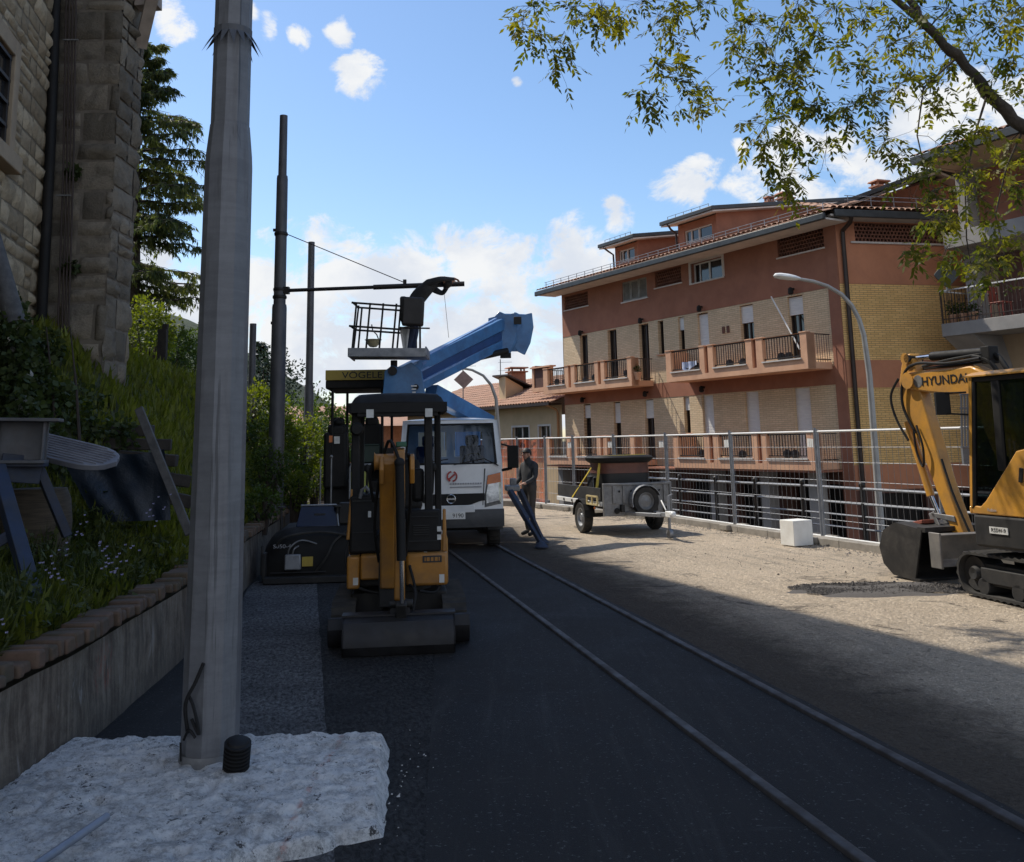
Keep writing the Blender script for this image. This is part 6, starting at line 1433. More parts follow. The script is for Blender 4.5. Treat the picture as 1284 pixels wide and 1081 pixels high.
g = MB(); g.box((.24, -.40, 1.02), (.36, .08, .42)); g.box((.24, -.15, .9), (.34, .45, .2)); g.build('right_console', m_black, me_, bevel=.025)
g = MB(); g.box((.455, -.40, 1.02), (.045, .06, .42), taper=.7); g.build('yellow_guard', m_yellow, me_, bevel=.01)
g = MB(); g.box((-.50, -.38, 1.20), (.035, .06, .50), rot('Y', 4), taper=.6); g.build('yellow_guard', m_yellow, me_, bevel=.01)
g = MB(); g.box((.0, .18, 1.12), (.48, .46, .16)); g.build('seat', m_black, me_, bevel=.05)
g = MB(); g.box((.02, .42, 1.45), (.46, .13, .56), rot('X', -8), taper=.85); g.build('backrest', m_black, me_, bevel=.05)
for sx in (-.34, .34):
    g = MB(); g.tube((sx, -.25, 1.38), (sx + .01, -.32, 1.62), .012); g.ball((sx + .01, -.32, 1.65), (.03, .03, .045), 8, 6); g.build('joystick', m_black, me_)
g = MB(); g.box((.19, -.26, 1.47), (.13, .16, .34)); g.build('armrest', m_black, me_, bevel=.04)
g = MB(); g.box((.10, -.33, 1.10), (.10, .05, .12), rot('Y', 20)); g.ball((.13, -.36, 1.08), (.05, .03, .05), 8, 6); g.build('white_rag', m_sticker, me_)
# canopy
for x, y, r in ((-.455, -.34, .042), (.30, -.36, .042), (.43, .62, .036), (-.44, .62, .036)):
    g = MB(); g.beam((x, y, .78), (x * .985, y, 2.26), r * 2, r * 2); g.build('canopy_post', m_black, me_, bevel=.015)
g = MB()
def roofpt(u, v):
    x = -.50 + u * .97; y = -.48 + v * 1.25; e = min(u, 1 - u, v, 1 - v)
    return (x, y, 2.40 + .02 * math.sin(PI * u) - .10 * max(0, 1 - e / .10) ** 2)
g.grid(roofpt, 24, 18); g.grid(lambda u, v: (-.47 + u * .91, -.45 + v * 1.19, 2.27), 6, 6)
for a, b in (((-.495, -.475), (.465, -.475)), ((.465, -.475), (.465, .765)), ((.465, .765), (-.495, .765)), ((-.495, .765), (-.495, -.475))): g.beam((*a, 2.265), (*b, 2.265), .05, .10)
g.build('canopy_roof', m_black, me_, angle=50)
g = MB(); g.box((-.02, -.47, 2.20), (.84, .02, .06), taper=.97); g.build('canopy_valance', m_black, me_, bevel=.02)
for x in (-.30, .30): g = MB(); g.box((x, -.505, 2.205), (.075, .006, .085)); g.build('sticker', m_sticker, me_)
for x, z, w_, h_ in ((.40, 1.035, .04, .05), (.40, .955, .04, .05), (-.43, .565, .05, .07), (.42, .565, .05, .08), (.26, .80, .03, .03), (-.30, 1.2, .03, .06)):
    g = MB(); g.box((x, -.446 if z < .9 or z > 1 and abs(x) > .39 else -.45, z), (w_, .006, h_)); 
    g.v = [(v[0], v[1] + (-.107 if z < .7 else 0) , v[2]) for v in g.v]; g.build('sticker', m_sticker, me_)
g = MB(); g.box((.325, -.553, .755), (.19, .006, .065)); lb_ = g.build('label', m_blacktxt, me_); 
for k, w_ in enumerate((.012, .03, .026, .03, .012)): g = MB(); g.box((.325 + (-.07, -.04, 0, .04, .07)[k], -.558, .755), (w_, .004, .036)); g.build('label_mark', m_yellow, lb_)
for x, z, w_, h_ in ((-.325, 1.33, .30, .012), (-.325, 1.02, .30, .010), (.24, 1.16, .30, .010), (.24, .92, .30, .010)):
    g = MB(); g.box((x, -.416 if x < 0 else -.446, z), (w_, .012, h_)); g.build('console_rib', m_char, me_)
g = MB()
for k in range(5): g.box((.22, -.446, .985 + k * .022), (.16, .012, .010))
g.build('vent_grille', m_char, me_)
for x in (-.06, .07): g = MB(); g.box((x, -.46, .68), (.09, .12, .02), rot('X', 25)); g.tube((x, -.44, .62), (x, -.42, .70), .012); g.build('pedal', m_char, me_)
g = MB(); g.tube((-.43, -.40, 2.05), (-.43, -.50, 2.05), .018); g.lathe([(.05, 0), (.07, .03), (.07, .06)], (-.43, -.56, 2.05), 'y', 14); g.build('work_lamp', m_black, me_)
g = MB(); hose(g, [(-.5, -.35, .95), (-.54, -.42, .80), (-.50, -.50, .62), (-.40, -.52, .50), (-.2, -.60, .45)], .014); hose(g, [(.42, -.45, .55), (.36, -.55, .44), (.2, -.6, .46)], .014); hose(g, [(-.13, -.5, .95), (-.20, -.62, 1.05), (-.22, -.76, 1.0)], .015); g.build('deck_hose', m_black, me_)
# boom, arm, bucket
g = MB(); g.prism([(-.20, y, z) for y, z in ((-.50, .34), (-.78, .34), (-.80, .62), (-.66, .78), (-.50, .70))], (.24, 0, 0)); g.lathe([(.10, .30), (.10, .74)], (-.06, -.60, 0), 'z', 16); g.build('swing_bracket', m_char, me_, bevel=.015)
g = MB(); g.prism([(-.185, y, z) for y, z in ((-.62, .52), (-.82, .52), (-.93, 1.00), (-1.12, 1.52), (-1.22, 1.72), (-1.08, 1.80), (-.93, 1.60), (-.74, 1.08))], (.145, 0, 0)); g.lathe([(.075, -.235), (.075, .015)], (0, -1.13, 1.73), 'x', 16); g.build('boom', m_yellow, me_, bevel=.018)
g = MB()
for sx in (-.185, .10): g.prism([(sx, y, z) for y, z in ((-1.06, 1.55), (-1.22, 1.52), (-1.28, 1.66), (-1.22, 1.78), (-1.08, 1.80))], (.045, 0, 0))
g.build('boom_lug', m_yellow, me_, bevel=.012)
g = MB(); g.prism([(-.045, y, z) for y, z in ((-1.10, 1.86), (-1.26, 1.84), (-1.28, 1.55), (-1.22, .48), (-1.12, .42), (-1.08, 1.45))], (.10, 0, 0)); g.build('arm', m_yellow, me_, bevel=.015)
g = MB(); g.box((.02, -1.20, 1.89), (.10, .10, .05)); g.build('green_guard', M('dark_green_plate', (.02, .10, .05), None, 5, .5), me_, bevel=.01)
g = MB(); g.tube((.005, -1.33, 1.70), (.022, -1.325, .84), .042, n=14); g.ball((.005, -1.33, 1.72), .05, 10, 7); cy = g.build('hydraulic_cylinder', m_black, me_)
g = MB(); g.tube((.022, -1.325, .86), (.028, -1.30, .46), .020, n=12); g.build('piston_rod', m_chrome, cy)
g = MB(); g.beam((.02, -1.30, .46), (.02, -1.18, .30), .10, .06); g.beam((.02, -1.12, .46), (.02, -1.02, .33), .10, .06); g.lathe([(.035, -.09), (.035, .13)], (.0, -1.18, .44), 'x', 12); g.build('bucket_link', m_char, me_, bevel=.01)
g = MB(); prof = [(-.98, .34), (-1.16, .345), (-1.29, .30), (-1.36, .20), (-1.37, .10), (-1.31, .015), (-1.05, .005), (-.72, .04)]
th = [(y * .985 - .012, z * .9 + .03) for y, z in prof]
g.add([(x, y, z) for x in (-.51, .51) for y, z in prof], [(k, k + 1, k + 9, k + 8) for k in range(7)]); g.add([(x, y + .02, z + (.015 if z < .1 else -.012)) for x in (-.505, .505) for y, z in prof], [(k + 8, k + 9, k + 1, k) for k in range(7)])
for x in (-.51, .495): g.prism([(x, y, z) for y, z in prof], (.015, 0, 0))
g.bx(-.51, .51, -.76, -.70, .025, .055); g.bx(-.08, .10, -1.18, -1.0, .345, .43); g.bx(-.52, .52, -1.20, -1.02, .335, .352)
g.beam((.26, -1.36, .10), (.26, -1.28, .30), .07, .012, up=(0, -1, 0))
g.build('bucket', m_bucket, me_, angle=30)
g = MB(); hose(g, [(-.20, -.6, .75), (-.24, -.75, 1.1), (-.2, -.98, 1.5), (-.10, -1.2, 1.92), (.0, -1.3, 1.75)], .016); hose(g, [(.06, -.6, .8), (.10, -.8, 1.2), (.11, -1.02, 1.55), (.09, -1.2, 1.8)], .016); hose(g, [(.1, -.55, .7), (.16, -.7, .45), (.11, -.9, .35)], .014)
hose(g, [(-.25, -.9, 1.35), (-.28, -1.05, 1.62), (-.2, -1.1, 1.80)], .016); hose(g, [(.12, -1.1, .3), (.15, -1.0, .5), (.10, -.8, .55)], .013); g.build('hydraulic_hose', m_black, me_)
for sx in (-.40, -.20): g = MB(); g.path([(sx, -.42, 1.36), (sx + .02, -.44, 1.44), (sx + .06, -.44, 1.47), (sx + .10, -.42, 1.42)], .018, 8); g.build('grab_handle', m_galvd, me_)

# ------------------------------------------------------------------ truck with the aerial lift
TRL, TRZ = (-1.17, 17.55, 0), 4
tk = empty('lift_truck', TRL, TRZ, 'white cab truck with a folded blue aerial lift parked on the track', 'truck')
TI = (Matrix.Translation(TRL) @ rot('Z', TRZ)).inverted()
def tw_(p): return TI @ Vector(p)
cab = MB()
xs = lambda z: .935 if z < 1.5 else .935 - .06 * (z - 1.5) / .8
fy = lambda z: -.02 if z < .8 else -.02 + .05 * (z - .8) / .7 if z < 1.5 else .03 + .30 * (z - 1.5) / .75
def strip(z0, z1, x0=-1, x1=1, n=8, dy=0, crown_=.07):
    def fn(u, v):
        z = z0 + (z1 - z0) * v; x = (x0 + (x1 - x0) * u) * xs(z); return (x, fy(z) + dy + crown_ * (x / .93) ** 2, z)
    cab.grid(fn, n, 4)
strip(.66, 1.50, n=14)                                # nose
strip(2.24, 2.30, n=14)
strip(1.50, 2.24, -1, -.90, 2); strip(1.50, 2.24, .90, 1, 2)
cab.grid(lambda u, v: ((-1 + 2 * u) * .885, .33 + .07 * abs(-1 + 2 * u) ** 2 + v * 1.25, 2.30 + .05 * max(0, math.sin(PI * u)) ** .5 * min(1, v * 5 + .1)), 14, 8)
for s_ in (-1, 1):                                    # doors with window openings
    def side(poly): cab.add([(s_ * xs(z), y, z) for y, z in poly], [tuple(range(len(poly)))])
    side([(.05, .5), (1.58, .5), (1.58, 1.45), (.10, 1.45)]); side([(.10, 1.45), (.22, 1.45), (.47, 2.2), (.40, 2.3), (.36, 2.30)]); side([(1.42, 1.45), (1.58, 1.45), (1.58, 2.3), (1.42, 2.2)]); side([(.47, 2.2), (1.42, 2.2), (1.58, 2.3), (.40, 2.3)])
for (a, b, c, d) in ((-.93, .93, .6, 1.62), (-.93, .93, 2.1, 2.3), (-.93, -.66, 1.62, 2.1), (.66, .93, 1.62, 2.1), (-.08, .08, 1.62, 2.1)): cab.bx(a * .95, b * .95, 1.55, 1.58, c, d)
cb = cab.build('cab', m_cabw, tk, angle=40)
g = MB(); g.grid(lambda u, v: ((-.90 + 1.80 * u) * xs(1.5 + .74 * v), fy(1.5 + .74 * v) + .01 + .07 * (-.9 + 1.8 * u) ** 2, 1.5 + .74 * v), 14, 6); ws = g.build('windscreen', m_wind, cb)
g = MB()
for (u0, u1, v0, v1) in ((0, 1, 0, .035), (0, 1, .955, 1), (0, .03, 0, 1), (.97, 1, 0, 1)):
    g.grid(lambda u, v: (lambda uu, vv: ((-.905 + 1.81 * uu) * xs(1.5 + .74 * vv), fy(1.5 + .74 * vv) + .002 + .07 * (-.9 + 1.8 * uu) ** 2, 1.5 + .74 * vv))(u0 + (u1 - u0) * u, v0 + (v1 - v0) * v), 14, 3)
g.build('windscreen_seal', m_black, cb)
for s_ in (-1, 1):
    g = MB(); P = [(.22, 1.45), (1.42, 1.45), (1.42, 2.2), (.47, 2.2)]; g.add([(s_ * (xs(z) - .012), y, z) for y, z in P], [(0, 1, 2, 3)]); g.build('side_window', m_wind, cb)
g = MB(); g.bx(-.88, .88, .10, .45, 1.18, 1.46); g.build('dashboard', m_black, cb, bevel=.05)
for x in (-.42, .42): g = MB(); g.box((x, 1.05, 1.15), (.5, .5, .16)); g.box((x, 1.36, 1.52), (.48, .14, .62), rot('X', -8)); g.box((x, 1.42, 1.93), (.26, .10, .2)); g.build('seat', M('blue_seat_cloth', (.03, .045, .10), None, 8, .9), cb, bevel=.04)
g = MB()
for k in range(20): a, b = 2 * PI * k / 20, 2 * PI * (k + 1) / 20; g.tube(Vector((.42 + .2 * math.cos(a), .55 - .07 * math.sin(a), 1.52 + .17 * math.sin(a))), Vector((.42 + .2 * math.cos(b), .55 - .07 * math.sin(b), 1.52 + .17 * math.sin(b))), .014, n=6)
g.build('steering_wheel', m_black, cb)
g = MB()
for a, b in (((.05, -.06 + .0, 1.50), (.62, .0, 1.60)), ((-.62, .0, 1.52), (-.05, -.02, 1.60)), ((.62, .03, 1.585), (.86, .06, 1.47))): g.beam(a, b, .022, .018)
g.build('wiper', m_black, cb)
def nose(pts, dy=-.006): return [((x), fy(z) + .07 * (x / .93) ** 2 + dy, z) for x, z in pts]
g = MB(); g.grid(lambda u, v: (lambda x: nose([(x, .99 - v * (.13 + .07 * (1 - sm(.30, .58, abs(x)))))], -.014)[0])(-.60 + 1.2 * u), 24, 4); gr_ = g.build('grille', m_black, cb)
g = MB()
for k in range(24): a, b = 2 * PI * k / 24, 2 * PI * (k + 1) / 24; g.tube((.075 * math.cos(a), -.042, .90 + .075 * math.sin(a)), (.075 * math.cos(b), -.042, .90 + .075 * math.sin(b)), .011, n=6)
g.bx(-.085, .085, -.052, -.036, .885, .915); g.build('emblem', m_chrome, gr_)
for s_ in (-1, 1):
    hp = [(s_ * .66, 1.30), (s_ * .90, 1.35), (s_ * .905, .80), (s_ * .60, .74), (s_ * .60, .95)]
    g = MB(); P = nose(hp, -.004); c = sum((Vector(p) for p in P), Vector()) / 5 + Vector((0, -.03, 0)); Q = [Vector(p).lerp(c, .25) + Vector((0, -.025, 0)) for p in P]
    g.add(P + Q, [(i, (i + 1) % 5, (i + 1) % 5 + 5, i + 5) for i in range(5)] + [(5, 6, 7, 8, 9)]); g.build('headlight', m_lamp, cb, smooth=False)
    g = MB(); P = nose([(s_ * .665, 1.30), (s_ * .895, 1.345), (s_ * .90, 1.18), (s_ * .645, 1.14)], -.035); g.prism(P, (0, -.008, 0)); g.build('indicator', m_amber, cb)
    g = MB(); g.prism(nose([(s_ * .60, 1.42), (s_ * .625, 1.42), (s_ * .575, .78), (s_ * .56, .78)], -.001), (0, -.004, 0)); g.build('panel_gap', m_bump, cb)
    # mirror
    g = MB(); g.box((s_ * 1.12, -.02, 1.62), (.20, .08, .40), rot('Z', s_ * -8)); g.beam((s_ * .92, .12, 1.38), (s_ * 1.10, .0, 1.42), .05, .05); g.beam((s_ * .92, .2, 1.85), (s_ * 1.10, .0, 1.80), .03, .03); g.build('wing_mirror', m_black, cb, bevel=.025)
g = MB(); g.grid(lambda u, v: ((-.95 + 1.9 * u), -.06 + .10 * (-1 + 2 * u) ** 2 - .02 * math.sin(PI * v), .40 + .31 * v), 14, 6); g.bx(-.93, .93, .04, .3, .42, .68); bp = g.build('bumper', m_bump, tk, angle=60)
g = MB(); g.bx(-.42, .42, -.088, -.07, .665, .79); g.build('lower_nose', m_cabw, cb, bevel=.01)
g = MB(); g.box((0, -.092, .615), (.50, .012, .125)); npl = g.build('number_plate', m_whitep, tk, bevel=.003); text('plate_lettering', '9190', .10, m_blacktxt, npl, (.12, -.1, .612), FACE_Y, .001)
# red round logo and lettering on the nose
g = MB()
for k in range(26):
    if k in (5, 6, 18, 19): continue
    a, b = 2 * PI * k / 26, 2 * PI * (k + 1) / 26; g.beam((.02 + .085 * math.cos(a), -.022, 1.295 + .085 * math.sin(a)), (.02 + .085 * math.cos(b), -.022, 1.295 + .085 * math.sin(b)), .03, .008, up=(0, 1, 0))
g.beam((-.03, -.024, 1.25), (.07, -.024, 1.335), .032, .008, up=(0, 1, 0)); g.build('round_logo', m_redlogo, cb)
for z, w_ in ((1.165, .62), (1.105, .62)): g = MB(); g.bx(-.02, .55, -.012, -.003, z - .010, z + .010) if z < 1.15 else [g.bx(-.02 + k * .045, .012 + k * .045, -.012, -.003, z - .014, z + .012) for k in range(13)]; g.build('nose_lettering', m_greytxt, cb)
for s_ in (-1, 1):
    wheel(tk, (s_ * .78, .72, .37), .37, .22, m_galvd, side=s_); wheel(tk, (s_ * .74, 3.5, .37), .37, .36, m_galvd, side=s_)
    g = MB()
    for k in range(9): a = PI * (.06 + .88 * k / 8); a2 = PI * (.06 + .88 * (k + 1) / 8); g.beam((s_ * .80, .72 + .45 * math.cos(a), .40 + .45 * math.sin(a)), (s_ * .80, .72 + .45 * math.cos(a2), .40 + .45 * math.sin(a2)), .27, .02)
    g.build('mudguard', m_bump, tk)
g = MB()
for s_ in (-.35, .35): g.bx(s_ - .04, s_ + .04, .2, 5.0, .55, .74)
g.bx(-.9, .9, 1.75, 5.0, .80, .92); g.bx(-.6, .6, .6, .84, .3, .42); g.bx(-.6, .6, 3.4, 3.6, .3, .42); g.bx(-.92, -.5, 1.9, 2.7, .45, .8); g.build('chassis', m_char, tk, bevel=.01)
g = MB(); g.lathe([(.42, .92), (.42, 1.05), (.32, 1.08), (.30, 1.5)], (.35, 2.6, 0), n=20); g.bx(.1, .62, 2.3, 2.95, 1.4, 2.25); g.build('turret', m_blue, tk, bevel=.03)
# stabilisers
for a, b, foot in (((-.12, 18.35, .98), (.43, 17.72, .07), True), ((.06, 18.75, .98), (.47, 18.45, .07), True), ((-2.2, 18.5, .95), (-2.55, 18.3, .07), True)):
    g = MB(); A, B_ = tw_(a), tw_(b); mid = A.lerp(B_, .55); g.beam(A, mid, .095, .095); g.beam(mid - (B_ - A) * .04, B_, .07, .07); g.lathe([(.12, -.055), (.13, -.04), (.06, .03), (.03, .05)], B_, 'z', 14); g.build('stabiliser_leg', m_navy, tk, bevel=.01)
g = MB(); g.box(tw_((-.08, 18.65, 1.02)), (.26, .6, .10)); g.box(tw_((-.06, 18.7, 1.12)), (.12, .2, .16)); g.build('stabiliser_housing', m_galvd, tk, bevel=.02)
# booms
def bb(name, a, b, w_, h_, mt, parent=tk, w2=None, h2=None, bev=.012):
    g = MB(); g.beam(tw_(a), tw_(b), w_, h_, w2=w2, h2=h2); return g.build(name, mt, parent, bevel=bev)
J1 = at(508, 474, 17.1); EL_ = at(636, 415, 20)
lo = bb('lower_boom', at(540, 492, 18.3), at(612, 531, 20.0), .28, .30, m_blue)
b1 = bb('upper_boom', at(503, 468, 17.0), at(632, 404, 20.0), .24, .20, m_blue, h2=.24)
bt_ = bb('telescope_section', at(508, 479, 17.05), at(631, 418, 20.0), .17, .17, M('dark_blue_section', (.02, .07, .22), None, 3, .4), b1)
b2 = bb('parallel_boom', at(512, 489.5, 17.1), at(630, 430, 20.0), .22, .17, m_blue, h2=.18)
g = MB()
for (pa, pb) in (((507, 475.5, 16.9), (629, 412, 19.84)), ((507, 462.5, 16.9), (624, 398.5, 19.85)), ((514, 486, 16.95), (629, 427, 19.85))): g.beam(tw_(at(*pa)), tw_(at(*pb)), .05, .035)
g.build('boom_edge_highlight', M('pale_blue_highlight', (.20, .33, .60), None, 5, .4), b1)  # thin pale strips that paint bright edge highlights along the booms
g = MB(); hd_ = tw_(EL_); 
for dx in (-.17, .15): g.prism([tw_(at(px, py, 19.85)) + Vector((dx, dx * .3, 0)) for px, py in ((622, 399), (630, 397), (636, 391), (645, 395), (657, 392), (659, 410), (655, 430), (648, 445), (640, 441), (632, 428), (622, 432))], (.03, .02, 0))
g.prism([tw_(at(px, py, 19.9)) + Vector((-.14, 0, 0)) for px, py in ((624, 400), (636, 393), (657, 394), (658, 411), (654, 430), (646, 441), (634, 430), (624, 430))], (.28, .05, 0)); g.build('boom_head', m_blue, tk, bevel=.01)
g = MB(); g.lathe([(.06, -.24), (.06, .24)], hd_ + Vector((.12, -.05, .1)), 'x', 14); g.box(tw_(at(649, 402, 19.6)), (.16, .03, .16)); g.build('pivot_pin', m_char, tk, bevel=.01)
g = MB(); g.tube(tw_(at(588, 451, 19.2)), tw_(at(636, 440, 19.7)), .065, n=12); g.box(tw_(at(634, 446, 19.7)), (.22, .1, .10)); g.build('boom_cylinder', m_black, tk)
g = MB(); kb = [(480, 500), (483, 466), (492, 459), (503, 462), (516, 455), (529, 466), (534, 500), (528, 522), (512, 521), (505, 506), (494, 497)]
for dx in (-.10, .12): g.prism([tw_(at(px, py, 17.0)) + Vector((0, dx * 1.6, 0)) for px, py in kb], (.0, .05, 0))
g.prism([tw_(at(px, py, 17.0)) + Vector((0, -.1, 0)) for px, py in ((486, 494), (486, 468), (498, 466), (514, 462), (526, 470), (526, 512), (514, 514), (508, 500))], (0, .24, 0)); g.build('boom_knuckle', m_blue, tk, bevel=.012)
g = MB(); g.lathe([(.08, -.22), (.08, .26)], tw_(at(493, 466, 17.0)), 'y', 14); g.tube(tw_(at(494, 452, 16.95)), tw_(at(494, 470, 16.95)), .06, n=10); g.build('pivot_pin', m_char, tk)
g = MB(); g.lathe([(.05, -.2), (.05, .24)], tw_(at(522, 486, 17)), 'y', 12); g.build('pivot_pin', m_char, tk)
g = MB()
for k in range(3): p = tw_(at(519 + 0 * k, 484 + k * 4, 16.78)); g.box(p, (.10 - .02 * k, .006, .022))
g.build('white_marking', m_whitetxt, tk)
for k, (t0, t1) in enumerate(((.16, .30), (.34, .46), (.52, .66), (.70, .80))):
    g = MB(); a, b = tw_(at(507, 468, 16.86)), tw_(at(628, 405, 19.83)); g.beam(a.lerp(b, t0), a.lerp(b, t1), .012, .05); g.build('faded_marking', M('faded_marking', (.15, .24, .44), (.07, .16, .38), 30, .5) if k == 0 else bpy.data.materials['faded_marking'], b1)
# basket
bk_ = empty('basket', (0, 0, 0)); bk_.parent = tk
def bpt(x, y, z): return tw_((x, y, z))
BX0, BX1, BY0, BY1 = -2.86, -1.52, 16.55, 17.2
g = MB(); g.prism([bpt(BX0, BY0, 3.40), bpt(BX1, BY0, 3.36), bpt(BX1, BY1, 3.36), bpt(BX0, BY1, 3.40)], (0, 0, .05))
for a, b in (((BX0, BY0), (BX1, BY0)), ((BX0, BY1), (BX1, BY1)), ((BX0, BY0), (BX0, BY1)), ((BX1, BY0), (BX1, BY1))): g.beam(bpt(*a, 3.47), bpt(*b, 3.44), .025, .15)
g.build('basket_floor', m_galv, bk_, bevel=.004)
g = MB()
for x in (-2.80, -2.56, -2.33, -2.10): 
    for y in ((BY0 + .02, BY1 - .02) if x in (-2.80, -2.10) else (BY0 + .02,)): g.tube(bpt(x, y, 3.5), bpt(x + .07, y, 4.34 - .05 * (x + 2.8)), .017, n=8)
g.tube(bpt(-2.83, (BY0 + BY1) / 2, 3.5), bpt(-2.74, (BY0 + BY1) / 2, 4.33), .016, n=8)
for z in (3.93, 4.34):
    dz = 0 if z < 4 else .02
    for y in (BY0 + .02, BY1 - .02): g.tube(bpt(-2.86 + (z - 3.9) * .1, y, z), bpt(-1.95, y, z - .08), .018, n=8)
    g.tube(bpt(-2.84 + (z - 3.9) * .1, BY0, z), bpt(-2.84 + (z - 3.9) * .1, BY1, z), .018, n=8)
g.tube(bpt(-1.62, BY0 + .02, 3.5), bpt(-1.62, BY0 + .02, 3.95), .018, n=8); g.tube(bpt(-1.75, BY1 - .02, 3.5), bpt(-1.75, BY1 - .02, 4.1), .018, n=8); g.tube(bpt(-2.0, BY0 + .02, 3.88), bpt(-1.45, BY0 + .02, 3.86), .014, n=8); g.build('basket_rail', m_char, bk_)
g = MB(); g.box(tw_(at(518, 391, 16.62)), (.38, .22, .50), rot('Y', 3)); g.box(tw_(at(506, 388, 16.7)), (.12, .26, .44)); g.build('control_box', M('dark_brown_cover', (.035, .03, .028), (.02, .018, .017), 4, .6), bk_, bevel=.035)
g = MB(); p = tw_(at(508, 425, 16.8)); g.grid(lambda u, v: p + Vector((.16 * (u - .5) * (1.3 - v), .03 * math.sin(u * 6), .22 - .5 * v)), 8, 8); g.build('clear_plastic_bag', m_sticker, bk_)
hh = empty('hard_hat', at(468, 428, 16.9), 0, 'cream yellow hard hat hanging upside down in the lift basket', 'helmet')
g = MB(); g.lathe([(.002, -.11), (.06, -.10), (.105, -.05), (.12, .01), (.15, .02), (.15, .03), (.11, .03)], n=18, cap=False); g.build('shell', M('cream_helmet', (.55, .46, .26), None, 5, .5), hh)
g = MB(); g.path([(.10, 0, .02), (.06, 0, .12), (-.01, 0, .19), (-.03, 0, .30)], .012, 6); g.build('chin_strap', m_galvd, hh)

# ------------------------------------------------------------------ asphalt paver
pv = empty('asphalt_paver', (-2.8, 17.4, 0), 5, 'black asphalt paver with a yellow fronted canopy parked beside the wall', 'paver')
PI_ = (Matrix.Translation((-2.8, 17.4, 0)) @ rot('Z', 5)).inverted()
def pw(p): return PI_ @ Vector(p)
g = MB(); g.box((.0, 1.0, 2.98), (1.25, 1.7, .17)); g.build('canopy', m_black, pv, bevel=.03)
g = MB(); g.box((0, .14, 3.145), (1.25, .03, .185)); yb = g.build('canopy_board', m_vyel, pv, bevel=.006); g = MB(); g.box((.0, 1.0, 3.12), (1.22, 1.66, .20)); g.build('canopy_top', m_black, pv, bevel=.03)
text('lettering', 'VÖGELE', .165, m_blacktxt, yb, (.04, .122, 3.135), FACE_Y, .002, sx=1.22, bold=.0008)
for x, y, z0 in ((-.50, .22, 1.1), (-.35, 1.6, 1.1), (.40, .22, 1.1), (.52, 1.6, 1.1)): g = MB(); g.tube((x, y, z0), (x, y, 2.92), .026, n=8); g.build('canopy_post', m_black, pv)
g = MB(); g.bx(-.64, .62, .3, 3.8, .35, 1.25); g.bx(-.66, .62, 1.0, 3.4, 1.2, 1.5); g.build('tractor_body', m_black, pv, bevel=.04)
for s_ in (-.48, .48): track(pv, s_, .3, .5, 3.6, .5, m_rubber, m_char, side=-1, n=60)
for i, x in enumerate((-.42, .20)):
    g = MB(); g.box((x, .75, 1.5), (.42, .45, .14)); g.box((x, .50, 1.88), (.44, .14, .78), rot('X', 6), taper=.82); g.box((x, .46, 2.30), (.24, .10, .18)); g.build('operator_seat', m_black, pv, bevel=.05)
g = MB(); g.box((-.44, .35, 1.62), (.42, .30, 1.00)); g.box((-.42, .30, 2.15), (.30, .2, .20)); g.ball((-.40, .28, 2.30), (.09, .09, .07), 10, 7); g.build('control_console', m_black, pv, bevel=.05)
g = MB(); g.box((-.41, .19, 1.98), (.10, .012, .13)); g.build('white_notice', m_sticker, pv); g = MB(); g.box((-.52, .192, 2.0), (.06, .012, .12)); g.build('orange_lamp', m_amber, pv)
g = MB(); g.tube((.13, .9, 1.4), (.13, .9, 2.42), .065, n=14); g.tube((.13, .9, 2.30), (.13, .9, 2.48), .04, n=10); g.build('exhaust', m_char, pv)
g = MB(); g.box((.08, .45, 1.72), (.52, .04, .30)); g.tube((-.16, .42, 1.88), (.34, .42, 1.88), .018); g.build('green_panel', M('dark_green_panel', (.02, .045, .035), None, 5, .5), pv, bevel=.01)
g = MB(); g.path([(-.15, -.1, .95), (-.15, -.1, 1.50), (-.12, -.1, 1.54), (.30, -.1, 1.54)], .018, 8); g.build('handrail', m_galv, pv)
g = MB(); g.bx(-.14, .0, -.08, -.05, 1.05, 1.42); g.bx(.03, .18, -.08, -.05, 1.05, 1.42); g.build('lime_panel', m_lime, pv)
g = MB(); g.bx(-.70, .6, -.9, .35, .55, .68); g.build('walkway', m_char, pv, bevel=.01)
for s_ in (-.68, .66): g = MB(); g.beam((s_, 1.8, .62), (s_, -2.6, .42), .09, .22); g.build('tow_arm', m_black, pv, bevel=.015)
# screed at the rear, close to the camera
sc_ = MB(); W0, W1 = pw((-3.60, 14.1, 0)).x, pw((-1.75, 14.1, 0)).x
y0 = pw((-3, 13.95, 0)).y
prof = [(y0, .06), (y0 - .02, .36), (y0 + .05, .60), (y0 + .22, .74), (y0 + .7, .78), (y0 + .75, .06)]
vs = []
for x, k in ((W0, .62), (W0 + .08, .80), (W0 + .28, .98), (W0 + .5, 1), (W1, 1)): vs += [(x, y + (1 - k) * .3 * (1 if i_ < 4 else 0), .06 + (z - .06) * k) for i_, (y, z) in enumerate(prof)]
sc_.add(vs, [(i * 6 + j, i * 6 + j + 1, i * 6 + j + 7, i * 6 + j + 6) for i in range(4) for j in range(5)] + [(0, 1, 2, 3, 4, 5), (24, 25, 26, 27, 28, 29)]); so_ = sc_.build('screed', m_black, pv, angle=40)
g = MB(); g.bx(W0 + .05, W1, y0 - .20, y0 + .05, .02, .10); g.bx(W0 + .12, W0 + .14 + .75, y0 - .06, y0 - .02, .14, .155); g.build('screed_plate', m_char, so_, bevel=.01)
text('lettering', 'S050-4', .075, m_greytxt, so_, (W0 + .27, y0 + .005, .50), rot('Z', -2) @ rot('X', 80), .002, sx=1.2)
g = MB(); g.box((W0 + .43, y0 - .05, .29), (.23, .06, .21), taper=.94); g.build('grey_box', m_galv, so_, bevel=.015)
